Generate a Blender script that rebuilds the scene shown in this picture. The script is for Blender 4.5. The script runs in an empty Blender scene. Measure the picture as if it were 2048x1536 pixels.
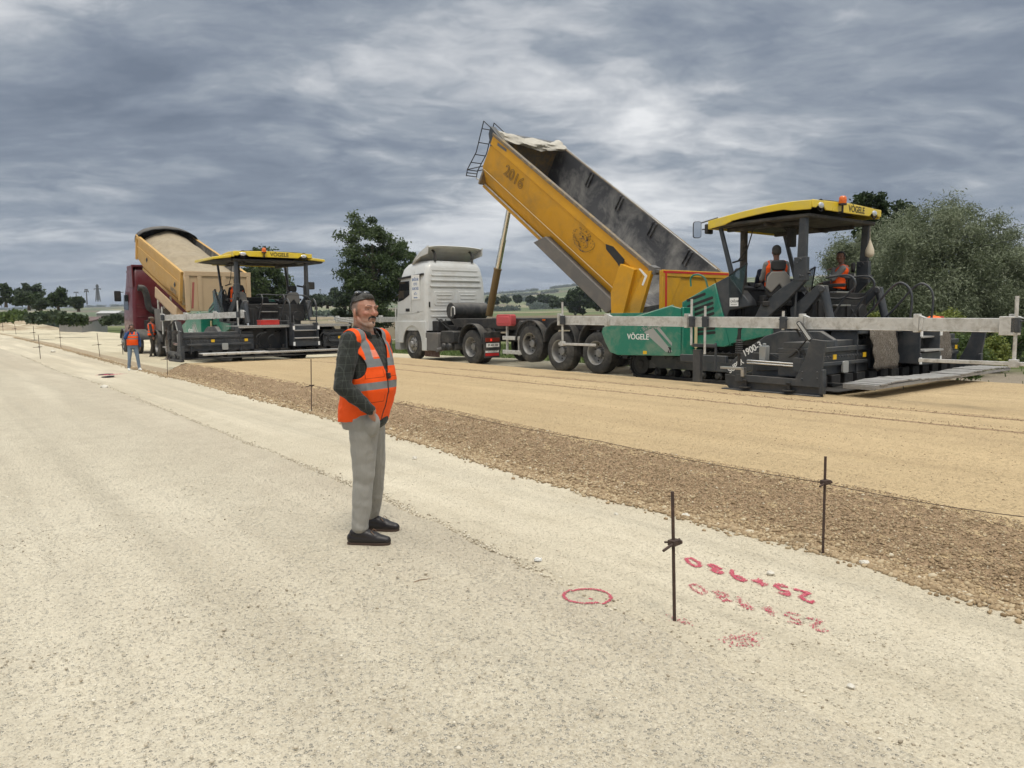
import bpy, bmesh, math, random
import numpy as np
from mathutils import Vector, Matrix, noise as mnoise

random.seed(7); rng = np.random.default_rng(11)
scene = bpy.context.scene
COL = scene.collection

# ---------------------------------------------------------------- camera
FPX, YH, CH, ROLL, AD = 1500.0, 628.0, 1.62, math.radians(0.6), 0.79
PITCH = math.atan((768 - YH) / FPX); cp, sp = math.cos(PITCH), math.sin(PITCH)
cr, sr = math.cos(ROLL), math.sin(ROLL)
X0 = Vector((1, 0, 0)); U0 = Vector((0, sp, cp)); F0 = Vector((0, cp, -sp))
cam_d = bpy.data.cameras.new("camera"); cam = bpy.data.objects.new("camera", cam_d); COL.objects.link(cam)
cam_d.sensor_width = 36; cam_d.lens = FPX / 2048 * 36; cam_d.clip_start = 0.05; cam_d.clip_end = 20000
cx_, cy_ = X0 * cr - U0 * sr, X0 * sr + U0 * cr
cam.matrix_world = Matrix(((cx_.x, cy_.x, -F0.x, 0), (cx_.y, cy_.y, -F0.y, 0), (cx_.z, cy_.z, -F0.z, CH), (0, 0, 0, 1)))
scene.camera = cam
scene.view_settings.view_transform = 'Standard'; scene.view_settings.look = 'None'
scene.view_settings.exposure = 0.0; scene.view_settings.gamma = 1.0

# ---------------------------------------------------------------- sky
SUN_EL, SUN_AZ = math.radians(62), math.radians(165)      # azimuth clockwise from +Y
w = bpy.data.worlds.new("World"); scene.world = w; w.use_nodes = True
nt = w.node_tree; nt.nodes.clear()
def N_(nt, typ, **kw):
    n = nt.nodes.new(typ)
    for k, v in kw.items(): setattr(n, k, v)
    return n
def L_(nt, a, b): nt.links.new(a, b)
def math_(nt, op, a, b=None, c=None, clamp=False):
    n = nt.nodes.new('ShaderNodeMath'); n.operation = op; n.use_clamp = clamp
    for i, x in enumerate((a, b, c)):
        if x is None: continue
        if isinstance(x, (int, float)): n.inputs[i].default_value = x
        else: nt.links.new(x, n.inputs[i])
    return n.outputs[0]
def mix_(nt, fac, a, b, mode='MIX'):
    n = nt.nodes.new('ShaderNodeMix'); n.data_type = 'RGBA'; n.blend_type = mode; n.clamp_factor = True
    for s, x in ((n.inputs[0], fac), (n.inputs[6], a), (n.inputs[7], b)):
        if isinstance(x, (int, float)): s.default_value = x
        elif isinstance(x, (tuple, list)): s.default_value = (*x[:3], 1)
        else: nt.links.new(x, s)
    return n.outputs[2]
def ramp_(nt, fac, stops, interp='LINEAR'):
    n = nt.nodes.new('ShaderNodeValToRGB'); n.color_ramp.interpolation = interp
    e = n.color_ramp.elements
    while len(e) < len(stops): e.new(0.5)
    for i, (p, c) in enumerate(stops):
        e[i].position = p; e[i].color = (*c, 1) if isinstance(c, tuple) else (c, c, c, 1)
    nt.links.new(fac, n.inputs[0]); return n.outputs[0]
def noise_(nt, vec, scale, detail=4, rough=0.55, dist=0.0):
    n = nt.nodes.new('ShaderNodeTexNoise'); n.inputs['Scale'].default_value = scale
    n.inputs['Detail'].default_value = detail; n.inputs['Roughness'].default_value = rough; n.inputs['Distortion'].default_value = dist
    if vec is not None: nt.links.new(vec, n.inputs['Vector'])
    return n.outputs[0]
def maprange_(nt, v, a, b, c=0.0, d=1.0, smooth=False):
    n = nt.nodes.new('ShaderNodeMapRange'); n.interpolation_type = 'SMOOTHSTEP' if smooth else 'LINEAR'
    for i, x in ((1, a), (2, b), (3, c), (4, d)): n.inputs[i].default_value = x
    nt.links.new(v, n.inputs[0]); return n.outputs[0]
def mapping_(nt, vec, scale=(1, 1, 1), rot=(0, 0, 0), loc=(0, 0, 0)):
    n = nt.nodes.new('ShaderNodeMapping'); n.inputs['Scale'].default_value = scale
    n.inputs['Rotation'].default_value = rot; n.inputs['Location'].default_value = loc
    nt.links.new(vec, n.inputs[0]); return n.outputs[0]

tc = N_(nt, 'ShaderNodeTexCoord'); sx = N_(nt, 'ShaderNodeSeparateXYZ'); L_(nt, tc.outputs['Generated'], sx.inputs[0])
zz = math_(nt, 'ADD', math_(nt, 'MAXIMUM', sx.outputs[2], 0.0), 0.20)
cb = N_(nt, 'ShaderNodeCombineXYZ')
L_(nt, math_(nt, 'DIVIDE', sx.outputs[0], zz), cb.inputs[0]); L_(nt, math_(nt, 'DIVIDE', sx.outputs[1], zz), cb.inputs[1])
P = mapping_(nt, cb.outputs[0], scale=(1.0, 1.3, 1), rot=(0, 0, math.radians(-18)), loc=(3.1, 1.7, 0))
wp = N_(nt, 'ShaderNodeTexNoise'); wp.inputs['Scale'].default_value = 1.6; wp.inputs['Detail'].default_value = 5; L_(nt, P, wp.inputs['Vector'])
ws = N_(nt, 'ShaderNodeVectorMath', operation='SCALE'); L_(nt, wp.outputs[1], ws.inputs[0]); ws.inputs[3].default_value = 0.42
wa = N_(nt, 'ShaderNodeVectorMath', operation='ADD'); L_(nt, P, wa.inputs[0]); L_(nt, ws.outputs[0], wa.inputs[1]); PW = wa.outputs[0]
n1 = noise_(nt, PW, 0.75, 9, 0.55, 0.2)
n2 = noise_(nt, mapping_(nt, PW, scale=(1, 1.5, 1), loc=(7, 3, 0)), 2.3, 9, 0.6, 0.3)
n3 = noise_(nt, mapping_(nt, P, loc=(1, 9, 2)), 0.25, 3, 0.5, 0.2)
bl = math_(nt, 'ABSOLUTE', math_(nt, 'SUBTRACT', noise_(nt, mapping_(nt, PW, loc=(4, 8, 1)), 3.2, 7, 0.55), 0.5))     # billows
v = math_(nt, 'ADD', math_(nt, 'MULTIPLY', n1, 0.80), math_(nt, 'MULTIPLY', n2, 0.24))
v = math_(nt, 'ADD', v, math_(nt, 'MULTIPLY', n3, 0.30)); v = math_(nt, 'ADD', v, math_(nt, 'MULTIPLY', bl, 0.26))
cloud = ramp_(nt, v, [(0.56, (0.155, 0.190, 0.250)), (0.635, (0.225, 0.265, 0.33)), (0.695, (0.335, 0.375, 0.43)), (0.75, (0.55, 0.575, 0.61)), (0.84, (0.88, 0.89, 0.90))])
low = maprange_(nt, sx.outputs[2], 0.0, 0.17, 1.0, 0.0, True)
band = mix_(nt, maprange_(nt, n2, 0.48, 0.68, 0, 1, True), (0.165, 0.225, 0.325), (0.34, 0.395, 0.465))
cloud = mix_(nt, math_(nt, 'MULTIPLY', low, 0.86), cloud, band)
hz = maprange_(nt, sx.outputs[2], 0.0, 0.035, 1.0, 0.0, True)
cloud = mix_(nt, math_(nt, 'MULTIPLY', hz, 0.5), cloud, (0.235, 0.30, 0.375))
up = maprange_(nt, sx.outputs[2], 0.50, 0.85, 1.0, 6.2, True)      # sky above the view, brightened to light the ground
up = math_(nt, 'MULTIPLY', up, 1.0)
warm = mix_(nt, maprange_(nt, sx.outputs[2], 0.48, 0.75, 0.0, 1.0, True), (1, 1, 1), (1.0, 0.915, 0.78))  # warm tint added to that unseen overhead sky, for warmer ground light
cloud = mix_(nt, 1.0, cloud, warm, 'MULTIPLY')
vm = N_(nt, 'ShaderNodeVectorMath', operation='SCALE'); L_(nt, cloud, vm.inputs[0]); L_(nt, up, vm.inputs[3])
sky = N_(nt, 'ShaderNodeTexSky', sky_type='NISHITA'); sky.sun_disc = False
sky.sun_elevation = SUN_EL; sky.sun_rotation = SUN_AZ
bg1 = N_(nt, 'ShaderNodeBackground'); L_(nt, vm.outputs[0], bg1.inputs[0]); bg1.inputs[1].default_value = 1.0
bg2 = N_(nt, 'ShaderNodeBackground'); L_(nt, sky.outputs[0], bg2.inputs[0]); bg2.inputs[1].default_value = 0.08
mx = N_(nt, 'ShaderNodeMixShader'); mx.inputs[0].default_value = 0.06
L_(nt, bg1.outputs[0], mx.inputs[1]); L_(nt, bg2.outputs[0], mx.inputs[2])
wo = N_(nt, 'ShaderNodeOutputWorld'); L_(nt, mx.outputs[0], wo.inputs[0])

sun_d = bpy.data.lights.new("sun", 'SUN'); sun_d.energy = 1.5; sun_d.angle = math.radians(11); sun_d.color = (1, 0.93, 0.82)
sun = bpy.data.objects.new("sun", sun_d); COL.objects.link(sun)
sd = Vector((math.sin(SUN_AZ) * math.cos(SUN_EL), math.cos(SUN_AZ) * math.cos(SUN_EL), math.sin(SUN_EL)))
sun.rotation_euler = sd.to_track_quat('Z', 'Y').to_euler(); sun.location = (0, 0, 60)

# ---------------------------------------------------------------- helpers: road frame and pixel rays
AA = math.atan(AD); RD = Vector((-math.sin(AA), math.cos(AA), 0)); RN = Vector((math.cos(AA), math.sin(AA), 0))
def ray(px, py):
    u = (px - 1024) / FPX; v_ = (768 - py) / FPX
    return F0 + (cx_ * u) + (cy_ * v_)
def W(s, t, z=0.0): return RD * s + RN * t + Vector((0, 0, z))
def zg(s): return -0.02 * min(max(0.0, s - 20), 10)
def G(px, py, z=0.0):                 # point on the ground seen at a pixel -> (s, t, z)
    zc = z
    for _ in range(40):
        d = ray(px, py); T = (zc - CH) / d.z; p = d * T
        s = p.dot(RD); zc = 0.5 * zc + 0.5 * (z + zg(s))
    return s, p.dot(RN), zc
def SP(px, py, t):                    # point on a lengthwise vertical plane -> (s, z)
    d = ray(px, py); T = t / d.dot(RN); return d.dot(RD) * T, CH + d.z * T
def RP(px, py, s):                    # point on a crosswise vertical plane -> (t, z)
    d = ray(px, py); T = s / d.dot(RD); return d.dot(RN) * T, CH + d.z * T
def YP(px, py, Y):                    # point at a given depth -> world
    d = ray(px, py); return Vector((0, 0, CH)) + d * (Y / d.y)
def ROADM(s0, t0, z0=0.0):            # local x = along the road, y = towards the camera side, z up
    m = Matrix((( RD.x, -RN.x, 0, 0), (RD.y, -RN.y, 0, 0), (0, 0, 1, 0), (0, 0, 0, 1)))
    return Matrix.Translation(W(s0, t0, z0)) @ m

# ---------------------------------------------------------------- helpers: materials
MATS = {}
def new_mat(name):
    m = bpy.data.materials.new(name); m.use_nodes = True; n = m.node_tree; n.nodes.clear()
    o = n.nodes.new('ShaderNodeOutputMaterial'); b = n.nodes.new('ShaderNodeBsdfPrincipled'); n.links.new(b.outputs[0], o.inputs[0])
    return m, n, b
def mat(name, col, rough=0.5, metal=0.0, dirt=0.0, dirtcol=(0.42, 0.36, 0.28), scale=3.0, bump=0.0, bscale=60, spec=0.5, var=0.08, coat=0.0, trans=0.0, emit=None, dust=0.0):
    if name in MATS: return MATS[name]
    m, n, b = new_mat(name)
    t = n.nodes.new('ShaderNodeTexCoord'); oc = t.outputs['Object']
    base = mix_(n, noise_(n, oc, scale * 1.3, 5, 0.6), tuple(c * (1 - var) for c in col), tuple(min(1, c * (1 + var)) for c in col))
    if dirt > 0:
        f = maprange_(n, noise_(n, oc, scale, 8, 0.68, 0.4), 0.46, 0.72, 0, 1)
        base = mix_(n, math_(n, 'MULTIPLY', f, dirt), base, dirtcol)
    if dust > 0:     # settled dust lies on faces that look up
        g = n.nodes.new('ShaderNodeNewGeometry'); sz = n.nodes.new('ShaderNodeSeparateXYZ'); n.links.new(g.outputs['Normal'], sz.inputs[0])
        f = maprange_(n, sz.outputs[2], 0.3, 0.95, 0, 1)
        f = math_(n, 'MULTIPLY', f, math_(n, 'MULTIPLY', maprange_(n, noise_(n, oc, scale * 2, 6, 0.6), 0.3, 0.6, 0.35, 1), dust))
        base = mix_(n, f, base, dirtcol)
    n.links.new(base, b.inputs['Base Color'])
    r = maprange_(n, noise_(n, oc, scale * 2.1, 6, 0.6), 0.3, 0.7, max(0, rough - 0.1), min(1, rough + 0.12)); n.links.new(r, b.inputs['Roughness'])
    b.inputs['Metallic'].default_value = metal; b.inputs['Specular IOR Level'].default_value = spec
    b.inputs['Coat Weight'].default_value = coat; b.inputs['Transmission Weight'].default_value = trans
    if emit: b.inputs['Emission Color'].default_value = (*emit[0], 1); b.inputs['Emission Strength'].default_value = emit[1]
    if bump > 0:
        bp = n.nodes.new('ShaderNodeBump'); bp.inputs['Strength'].default_value = bump; bp.inputs['Distance'].default_value = 0.01
        n.links.new(noise_(n, oc, bscale, 4, 0.6), bp.inputs['Height']); n.links.new(bp.outputs[0], b.inputs['Normal'])
    MATS[name] = m; return m

# ---------------------------------------------------------------- helpers: objects
def tag(o, label=None, cat=None, group=None, kind=None):
    if label: o['label'] = label
    if cat: o['category'] = cat
    if group: o['group'] = group
    if kind: o['kind'] = kind
    return o
def empty(name, M, label, cat, group=None):
    o = bpy.data.objects.new(name, None); COL.objects.link(o); o.matrix_world = M; o.empty_display_size = 0.3
    return tag(o, label, cat, group)
def link_mesh(name, me, parent=None, M=None):
    o = bpy.data.objects.new(name, me); COL.objects.link(o)
    if parent is not None: o.parent = parent
    if M is not None: o.matrix_local = M
    return o

class MB:
    def __init__(s): s.v = []; s.f = []; s.m = []
    def add(s, vs, fs, mi=0, M=None):
        k = len(s.v)
        s.v += [tuple(M @ Vector(p)) for p in vs] if M is not None else [tuple(p) for p in vs]
        s.f += [tuple(i + k for i in f) for f in fs]; s.m += [mi] * len(fs); return s
    def box(s, x0, x1, y0, y1, z0, z1, mi=0, M=None):
        if x0 > x1: x0, x1 = x1, x0
        if y0 > y1: y0, y1 = y1, y0
        if z0 > z1: z0, z1 = z1, z0
        vs = [(x, y, z) for z in (z0, z1) for x, y in ((x0, y0), (x1, y0), (x1, y1), (x0, y1))]
        return s.add(vs, [(0, 3, 2, 1), (4, 5, 6, 7), (0, 1, 5, 4), (1, 2, 6, 5), (2, 3, 7, 6), (3, 0, 4, 7)], mi, M)
    def prism(s, poly, y0, y1, mi=0, M=None):          # polygon in x,z pushed along y
        n = len(poly); vs = [(x, y0, z) for x, z in poly] + [(x, y1, z) for x, z in poly]
        fs = [tuple(range(n)), tuple(range(2 * n - 1, n - 1, -1))] + [(i, i + n, (i + 1) % n + n, (i + 1) % n) for i in range(n)]
        return s.add(vs, fs, mi, M)
    def prismx(s, poly, x0, x1, mi=0, M=None):         # polygon in y,z pushed along x
        n = len(poly); vs = [(x0, y, z) for y, z in poly] + [(x1, y, z) for y, z in poly]
        fs = [tuple(range(n)), tuple(range(2 * n - 1, n - 1, -1))] + [(i, i + n, (i + 1) % n + n, (i + 1) % n) for i in range(n)]
        return s.add(vs, fs, mi, M)
    def tube(s, pts, r, n=8, mi=0, closed=False, M=None):
        pts = [Vector(p) for p in pts]; m = len(pts); rs = r if isinstance(r, (list, tuple)) else [r] * m
        k = len(s.v); up = None; V = []
        for i, p in enumerate(pts):
            if closed: d = pts[(i + 1) % m] - pts[i - 1]
            else: d = (pts[min(i + 1, m - 1)] - pts[max(i - 1, 0)])
            d.normalize()
            if up is None:
                a = Vector((0, 0, 1)) if abs(d.z) < 0.9 else Vector((1, 0, 0)); up = d.cross(a).normalized()
            else:
                up = (up - d * up.dot(d))
                up = up.normalized() if up.length > 1e-6 else d.orthogonal().normalized()
            b = d.cross(up)
            V += [p + (up * math.cos(2 * math.pi * j / n) + b * math.sin(2 * math.pi * j / n)) * rs[i] for j in range(n)]
        F = []
        for i in range(m if closed else m - 1):
            a, b2 = i * n, ((i + 1) % m) * n
            F += [(a + j, a + (j + 1) % n, b2 + (j + 1) % n, b2 + j) for j in range(n)]
        if not closed: F += [tuple(range(n - 1, -1, -1)), tuple((m - 1) * n + j for j in range(n))]
        return s.add(V, F, mi, M)
    def cyl(s, p, q, r, r2=None, n=16, mi=0, M=None): return s.tube([p, q], [r, r if r2 is None else r2], n, mi, False, M)
    def lathe(s, prof, c, n=28, axis='y', mi=0, M=None, cap=True):   # prof: (radius, offset along axis)
        k = []; 
        for r, o in prof:
            for j in range(n):
                a = 2 * math.pi * j / n; u, v2 = r * math.cos(a), r * math.sin(a)
                k.append((c[0] + u, c[1] + o, c[2] + v2) if axis == 'y' else ((c[0] + o, c[1] + u, c[2] + v2) if axis == 'x' else (c[0] + u, c[1] + v2, c[2] + o)))
        F = []
        for i in range(len(prof) - 1):
            F += [(i * n + j, i * n + (j + 1) % n, (i + 1) * n + (j + 1) % n, (i + 1) * n + j) for j in range(n)]
        if cap and prof[0][0] > 1e-4: F.append(tuple(range(n)))
        if cap and prof[-1][0] > 1e-4: F.append(tuple((len(prof) - 1) * n + j for j in range(n)))
        return s.add(k, F, mi, M)
    def ball(s, c, r, n=12, mi=0, M=None):
        rx, ry, rz = r if isinstance(r, (tuple, list)) else (r, r, r); m = n // 2; V = []
        for i in range(m + 1):
            a = math.pi * i / m
            for j in range(n):
                b = 2 * math.pi * j / n; V.append((c[0] + rx * math.sin(a) * math.cos(b), c[1] + ry * math.sin(a) * math.sin(b), c[2] + rz * math.cos(a)))
        F = [(i * n + j, (i + 1) * n + j, (i + 1) * n + (j + 1) % n, i * n + (j + 1) % n) for i in range(m) for j in range(n)]
        return s.add(V, F, mi, M)
    def bolts(s, pts, r=0.014, h=0.012, mi=0):             # bolt heads standing out towards +y
        for x, y, z in pts: s.cyl((x, y - 0.002, z), (x, y + h, z), r, n=6, mi=mi)
        return s
    def build(s, name, mats, parent=None, bevel=0.0, smooth=35, M=None, seg=2, weld=False):
        me = bpy.data.meshes.new(name); me.from_pydata(s.v, [], s.f)
        mats = mats if isinstance(mats, (list, tuple)) else [mats]
        for m in mats: me.materials.append(m)
        if len(mats) > 1: me.polygons.foreach_set('material_index', s.m)
        bm = bmesh.new(); bm.from_mesh(me)
        if weld: bmesh.ops.remove_doubles(bm, verts=bm.verts, dist=1e-4)
        bmesh.ops.recalc_face_normals(bm, faces=bm.faces); bm.to_mesh(me); bm.free()
        if smooth:
            me.polygons.foreach_set('use_smooth', [True] * len(me.polygons)); me.set_sharp_from_angle(angle=math.radians(smooth))
        o = link_mesh(name, me, parent, M)
        if bevel > 0:
            b = o.modifiers.new('bevel', 'BEVEL'); b.width = bevel; b.segments = seg; b.limit_method = 'ANGLE'; b.angle_limit = math.radians(40)
            b.harden_normals = False
        return o

def text_mesh(s, size, depth=0.004, bold=0.0, outline=None):
    c = bpy.data.curves.new('t', 'FONT'); c.body = s; c.size = size; c.extrude = depth; c.offset = bold; c.align_x = 'CENTER'; c.align_y = 'CENTER'
    if outline: c.fill_mode = 'NONE'; c.bevel_depth = outline; c.bevel_resolution = 1; c.extrude = 0
    o = bpy.data.objects.new('t', c); COL.objects.link(o); dg = bpy.context.evaluated_depsgraph_get()
    me = bpy.data.meshes.new_from_object(o.evaluated_get(dg)); bpy.data.objects.remove(o); bpy.data.curves.remove(c); return me
def lettering(s, size, m, parent, M, sx=1.0, depth=0.003, bold=0.0, outline=None, name='lettering'):
    me = text_mesh(s, size, depth, bold, outline); me.name = name; me.materials.clear(); me.materials.append(m)
    return link_mesh(name, me, parent, M @ Matrix.Diagonal((sx, 1, 1, 1)))
def face_M(o, xdir, up):                                   # text frame: x reading direction, y up, normal x×up
    x = Vector(xdir).normalized(); u = Vector(up); n = x.cross(u).normalized(); u = n.cross(x)
    return Matrix(((x.x, u.x, n.x, o[0]), (x.y, u.y, n.y, o[1]), (x.z, u.z, n.z, o[2]), (0, 0, 0, 1)))

def np_mesh(name, V, F, mats, smooth=False):
    V = np.asarray(V, dtype=np.float32); F = np.asarray(F, dtype=np.int32); k = F.shape[1]
    me = bpy.data.meshes.new(name); me.vertices.add(len(V)); me.vertices.foreach_set('co', V.ravel())
    me.loops.add(F.size); me.loops.foreach_set('vertex_index', F.ravel())
    me.polygons.add(len(F)); me.polygons.foreach_set('loop_start', np.arange(0, F.size, k, dtype=np.int32)); me.polygons.foreach_set('loop_total', np.full(len(F), k, dtype=np.int32))
    if smooth: me.polygons.foreach_set('use_smooth', np.ones(len(F), dtype=bool))
    for m in (mats if isinstance(mats, (list, tuple)) else [mats]): me.materials.append(m)
    me.update(calc_edges=True); me.validate(); return me

def vnoise(x, y, seed=0):                                   # cheap smooth value noise
    xi = np.floor(x).astype(int); yi = np.floor(y).astype(int); xf = x - xi; yf = y - yi
    def h(a, b):
        n = (a * 374761393 + b * 668265263 + seed * 1442695041) & 0x7fffffff
        n = ((n ^ (n >> 13)) * 1274126177) & 0x7fffffff
        return (n ^ (n >> 16)) % 65536 / 65536.0
    u = xf * xf * (3 - 2 * xf); v_ = yf * yf * (3 - 2 * yf)
    return (h(xi, yi) * (1 - u) + h(xi + 1, yi) * u) * (1 - v_) + (h(xi, yi + 1) * (1 - u) + h(xi + 1, yi + 1) * u) * v_ - 0.5
def fbm(x, y, o=4, seed=0):
    r = 0; a = 1.0
    for i in range(o): r = r + a * vnoise(x * 2 ** i, y * 2 ** i, seed + i); a *= 0.5
    return r
def grid_obj(name, S, T, zf, m, label=None, kind='structure'):
    s, t = np.meshgrid(S, T, indexing='ij'); t, z = zf(s, t)
    V = np.stack([s.ravel(), -t.ravel(), z.ravel()], 1); a, b = len(S), len(T)
    i = np.arange(a * b).reshape(a, b); F = np.stack([i[:-1, :-1].ravel(), i[:-1, 1:].ravel(), i[1:, 1:].ravel(), i[1:, :-1].ravel()], 1)
    me = np_mesh(name, V, F, m, True); o = link_mesh(name, me); o.matrix_world = ROADM(0, 0, 0); tag(o, label, None, None, kind); return o
def zgv(s): return -0.02 * np.clip(s - 20, 0, 10)
# ================================================================ THE SETTING: ground
toe_pts = [G(*p) for p in ((2048, 1228), (1650, 1104), (1100, 965), (800, 872), (600, 820), (400, 768), (250, 731), (122, 697))]
TS = [-20] + [p[0] for p in toe_pts] + [90, 600]; TT = [toe_pts[0][1] - 0.05] + [p[1] for p in toe_pts] + [7.6, 9.0]
def toe(s): return np.interp(s, TS, TT)
def crease(s): return np.interp(s, [-20, 1, 6, 15, 40, 600], [2.62, 2.74, 3.12, 3.28, 3.9, 7.0])
LAY_S = 24.4       # where the fresh layer of the near lane ends, under the left paver

def ground_mat(name, cA, cB, cC, stone=1.0, peb=(0.62, 0.56, 0.46), streak=0.0, bstr=0.6, fine=190.0, edge=None, berm=None):
    m, n, b = new_mat(name); t = n.nodes.new('ShaderNodeTexCoord'); oc = t.outputs['Object']
    big = noise_(n, mapping_(n, oc, scale=(0.22, 0.6, 1)), 1.0, 6, 0.55, 0.3)
    mid = noise_(n, oc, 2.6, 7, 0.62, 0.2); fin = noise_(n, oc, 46.0, 5, 0.72)
    base = mix_(n, maprange_(n, big, 0.34, 0.66, 0, 1, True), cA, cB)
    base = mix_(n, maprange_(n, mid, 0.42, 0.70, 0, 0.75, True), base, cC)
    base = mix_(n, maprange_(n, fin, 0.38, 0.62, 0.0, 1.0), mix_(n, 0.16, base, (0, 0, 0)), base)
    h = None
    for sc, f0, amt in ((fine, 0.10, 0.55), (fine * 0.42, 0.17, 0.7)):
        vo = n.nodes.new('ShaderNodeTexVoronoi'); vo.inputs['Scale'].default_value = sc; vo.inputs['Randomness'].default_value = 1.0
        wob = n.nodes.new('ShaderNodeVectorMath'); wob.operation = 'ADD'; n.links.new(oc, wob.inputs[0])
        nn = n.nodes.new('ShaderNodeTexNoise'); nn.inputs['Scale'].default_value = sc * 0.8; n.links.new(oc, nn.inputs['Vector'])
        sc2 = n.nodes.new('ShaderNodeVectorMath'); sc2.operation = 'SCALE'; sc2.inputs[3].default_value = 0.6 / sc; n.links.new(nn.outputs[1], sc2.inputs[0]); n.links.new(sc2.outputs[0], wob.inputs[1])
        n.links.new(wob.outputs[0], vo.inputs['Vector'])
        sepc = n.nodes.new('ShaderNodeSeparateColor'); n.links.new(vo.outputs['Color'], sepc.inputs[0])
        pick = maprange_(n, sepc.outputs[0], 0.55, 0.9, 0, 1)
        dome = maprange_(n, vo.outputs['Distance'], 0.15, 0.52, 1, 0, True)
        f = math_(n, 'MULTIPLY', math_(n, 'MULTIPLY', pick, dome), amt * stone)
        tone = mix_(n, sepc.outputs[1], tuple(c * 0.55 for c in peb), tuple(min(0.9, c * 1.22) for c in peb))
        base = mix_(n, f, base, tone)
        gap = math_(n, 'MULTIPLY', maprange_(n, vo.outputs['Distance'], 0.42, 0.75, 0, 1), 0.35 * stone * maprange_dummy(1))
        base = mix_(n, gap, base, (cA[0] * 0.58, cA[1] * 0.54, cA[2] * 0.48))
        hh = math_(n, 'MULTIPLY', math_(n, 'MULTIPLY', pick, dome), 90.0 / sc)
        h = hh if h is None else math_(n, 'ADD', h, hh)
    if edge:         # coarser, browner crushed stone towards the ragged rim of this course
        sy = n.nodes.new('ShaderNodeSeparateXYZ'); n.links.new(oc, sy.inputs[0]); tt_ = math_(n, 'MULTIPLY', sy.outputs[1], -1.0)
        f = math_(n, 'MULTIPLY', maprange_(n, tt_, 1.9, 3.0, 0, 1, True), maprange_(n, noise_(n, oc, 1.3, 5, 0.6), 0.35, 0.6, 0.45, 1.0)); base = mix_(n, math_(n, 'MULTIPLY', math_(n, 'MULTIPLY', f, maprange_(n, sy.outputs[0], 1.5, 5.0, 0.25, 1.0)), 0.34), base, edge)
    if streak > 0:
        st_ = noise_(n, mapping_(n, oc, scale=(0.05, 3.2, 1)), 1.0, 7, 0.6)
        base = mix_(n, maprange_(n, st_, 0.50, 0.64, 0, streak), base, tuple(c * 0.66 for c in cA))
        st2 = noise_(n, mapping_(n, oc, scale=(0.09, 1.1, 1), loc=(3, 5, 0)), 1.0, 5, 0.55)
        base = mix_(n, maprange_(n, st2, 0.5, 0.66, 0, streak * 0.9), base, tuple(min(0.9, c * 1.18) for c in cB))
    if berm:
        g = n.nodes.new('ShaderNodeNewGeometry'); sz = n.nodes.new('ShaderNodeSeparateXYZ'); n.links.new(g.outputs['True Normal'], sz.inputs[0])
        f = maprange_(n, sz.outputs[2], 0.93, 0.985, 1, 0, True)
        bc = mix_(n, maprange_(n, noise_(n, oc, 33, 5, 0.7), 0.35, 0.65, 0, 1), tuple(c * 0.62 for c in berm), tuple(c * 1.2 for c in berm))
        base = mix_(n, f, base, bc)
    n.links.new(base, b.inputs['Base Color']); b.inputs['Roughness'].default_value = 0.95; b.inputs['Specular IOR Level'].default_value = 0.15
    h = math_(n, 'ADD', h, math_(n, 'MULTIPLY', fin, 0.9)); h = math_(n, 'ADD', h, math_(n, 'MULTIPLY', mid, 1.2))
    bp = n.nodes.new('ShaderNodeBump'); bp.inputs['Strength'].default_value = bstr; bp.inputs['Distance'].default_value = 0.012
    n.links.new(h, bp.inputs['Height']); n.links.new(bp.outputs[0], b.inputs['Normal']); return m
def maprange_dummy(x): return x

M_base = ground_mat('pale_limestone_base', (0.60, 0.535, 0.415), (0.655, 0.592, 0.465), (0.55, 0.488, 0.38), 1.0, (0.66, 0.62, 0.53), streak=0.30, bstr=0.9, fine=135, edge=(0.44, 0.37, 0.28))
M_strip = ground_mat('worn_limestone_strip', (0.61, 0.54, 0.41), (0.67, 0.60, 0.465), (0.57, 0.50, 0.375), 0.7, (0.62, 0.55, 0.42), streak=0.45, bstr=0.8, fine=150)
M_layer = ground_mat('fresh_crushed_stone_layer', (0.56, 0.42, 0.245), (0.61, 0.465, 0.275), (0.53, 0.40, 0.24), 0.8, (0.57, 0.44, 0.27), streak=0.28, bstr=0.9, fine=120, berm=(0.335, 0.235, 0.145))
M_bank = ground_mat('rolled_limestone_road', (0.60, 0.53, 0.38), (0.655, 0.585, 0.43), (0.56, 0.49, 0.36), 0.5, (0.60, 0.54, 0.43), streak=0.45, bstr=0.6, fine=110, berm=(0.40, 0.32, 0.22))

def nonuni(a, b, d0, g, x0):      # spacing d0 near x0 that grows by g away from it
    r = [x0]; d = d0
    while r[-1] < b: r.append(r[-1] + d); d *= g
    l = [x0]; d = d0
    while l[-1] > a: l.append(l[-1] - d); d *= g
    return np.array(sorted(set(l[1:] + r)))

# near carriageway (t < crease) stands a ragged two centimetres above the strip beside the berm
S1 = nonuni(-9, 620, 0.035, 1.012, 2.5)
def z_near(s, t):
    c = crease(s) + 0.06 * fbm(s * 1.7, s * 0 + 3, 3, 5) + 0.03 * vnoise(s * 9, t * 0, 8)
    tt = t + (c - 3.0) * np.clip((t + 8) / 11, 0, 1)
    edge = np.clip((c - tt) / 0.03 + 0.5, 0, 1)
    z = 0.042 * edge * np.clip(1.15 + fbm(s * 0.6, s * 0, 2, 3) * 1.0, 0.35, 1) * np.clip(0.25 + s / 5.0, 0.3, 1) + 0.010 * fbm(s * 1.1, tt * 1.6, 5, 2) + zgv(s) - 0.012
    return tt, z
T1 = np.concatenate([-nonuni(0, 70, 0.12, 1.09, 0)[::-1] , np.arange(0.05, 2.7, 0.05), np.arange(2.7, 3.3, 0.016)])
grid_obj('haul_road', S1, np.unique(T1), z_near, M_base)
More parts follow.
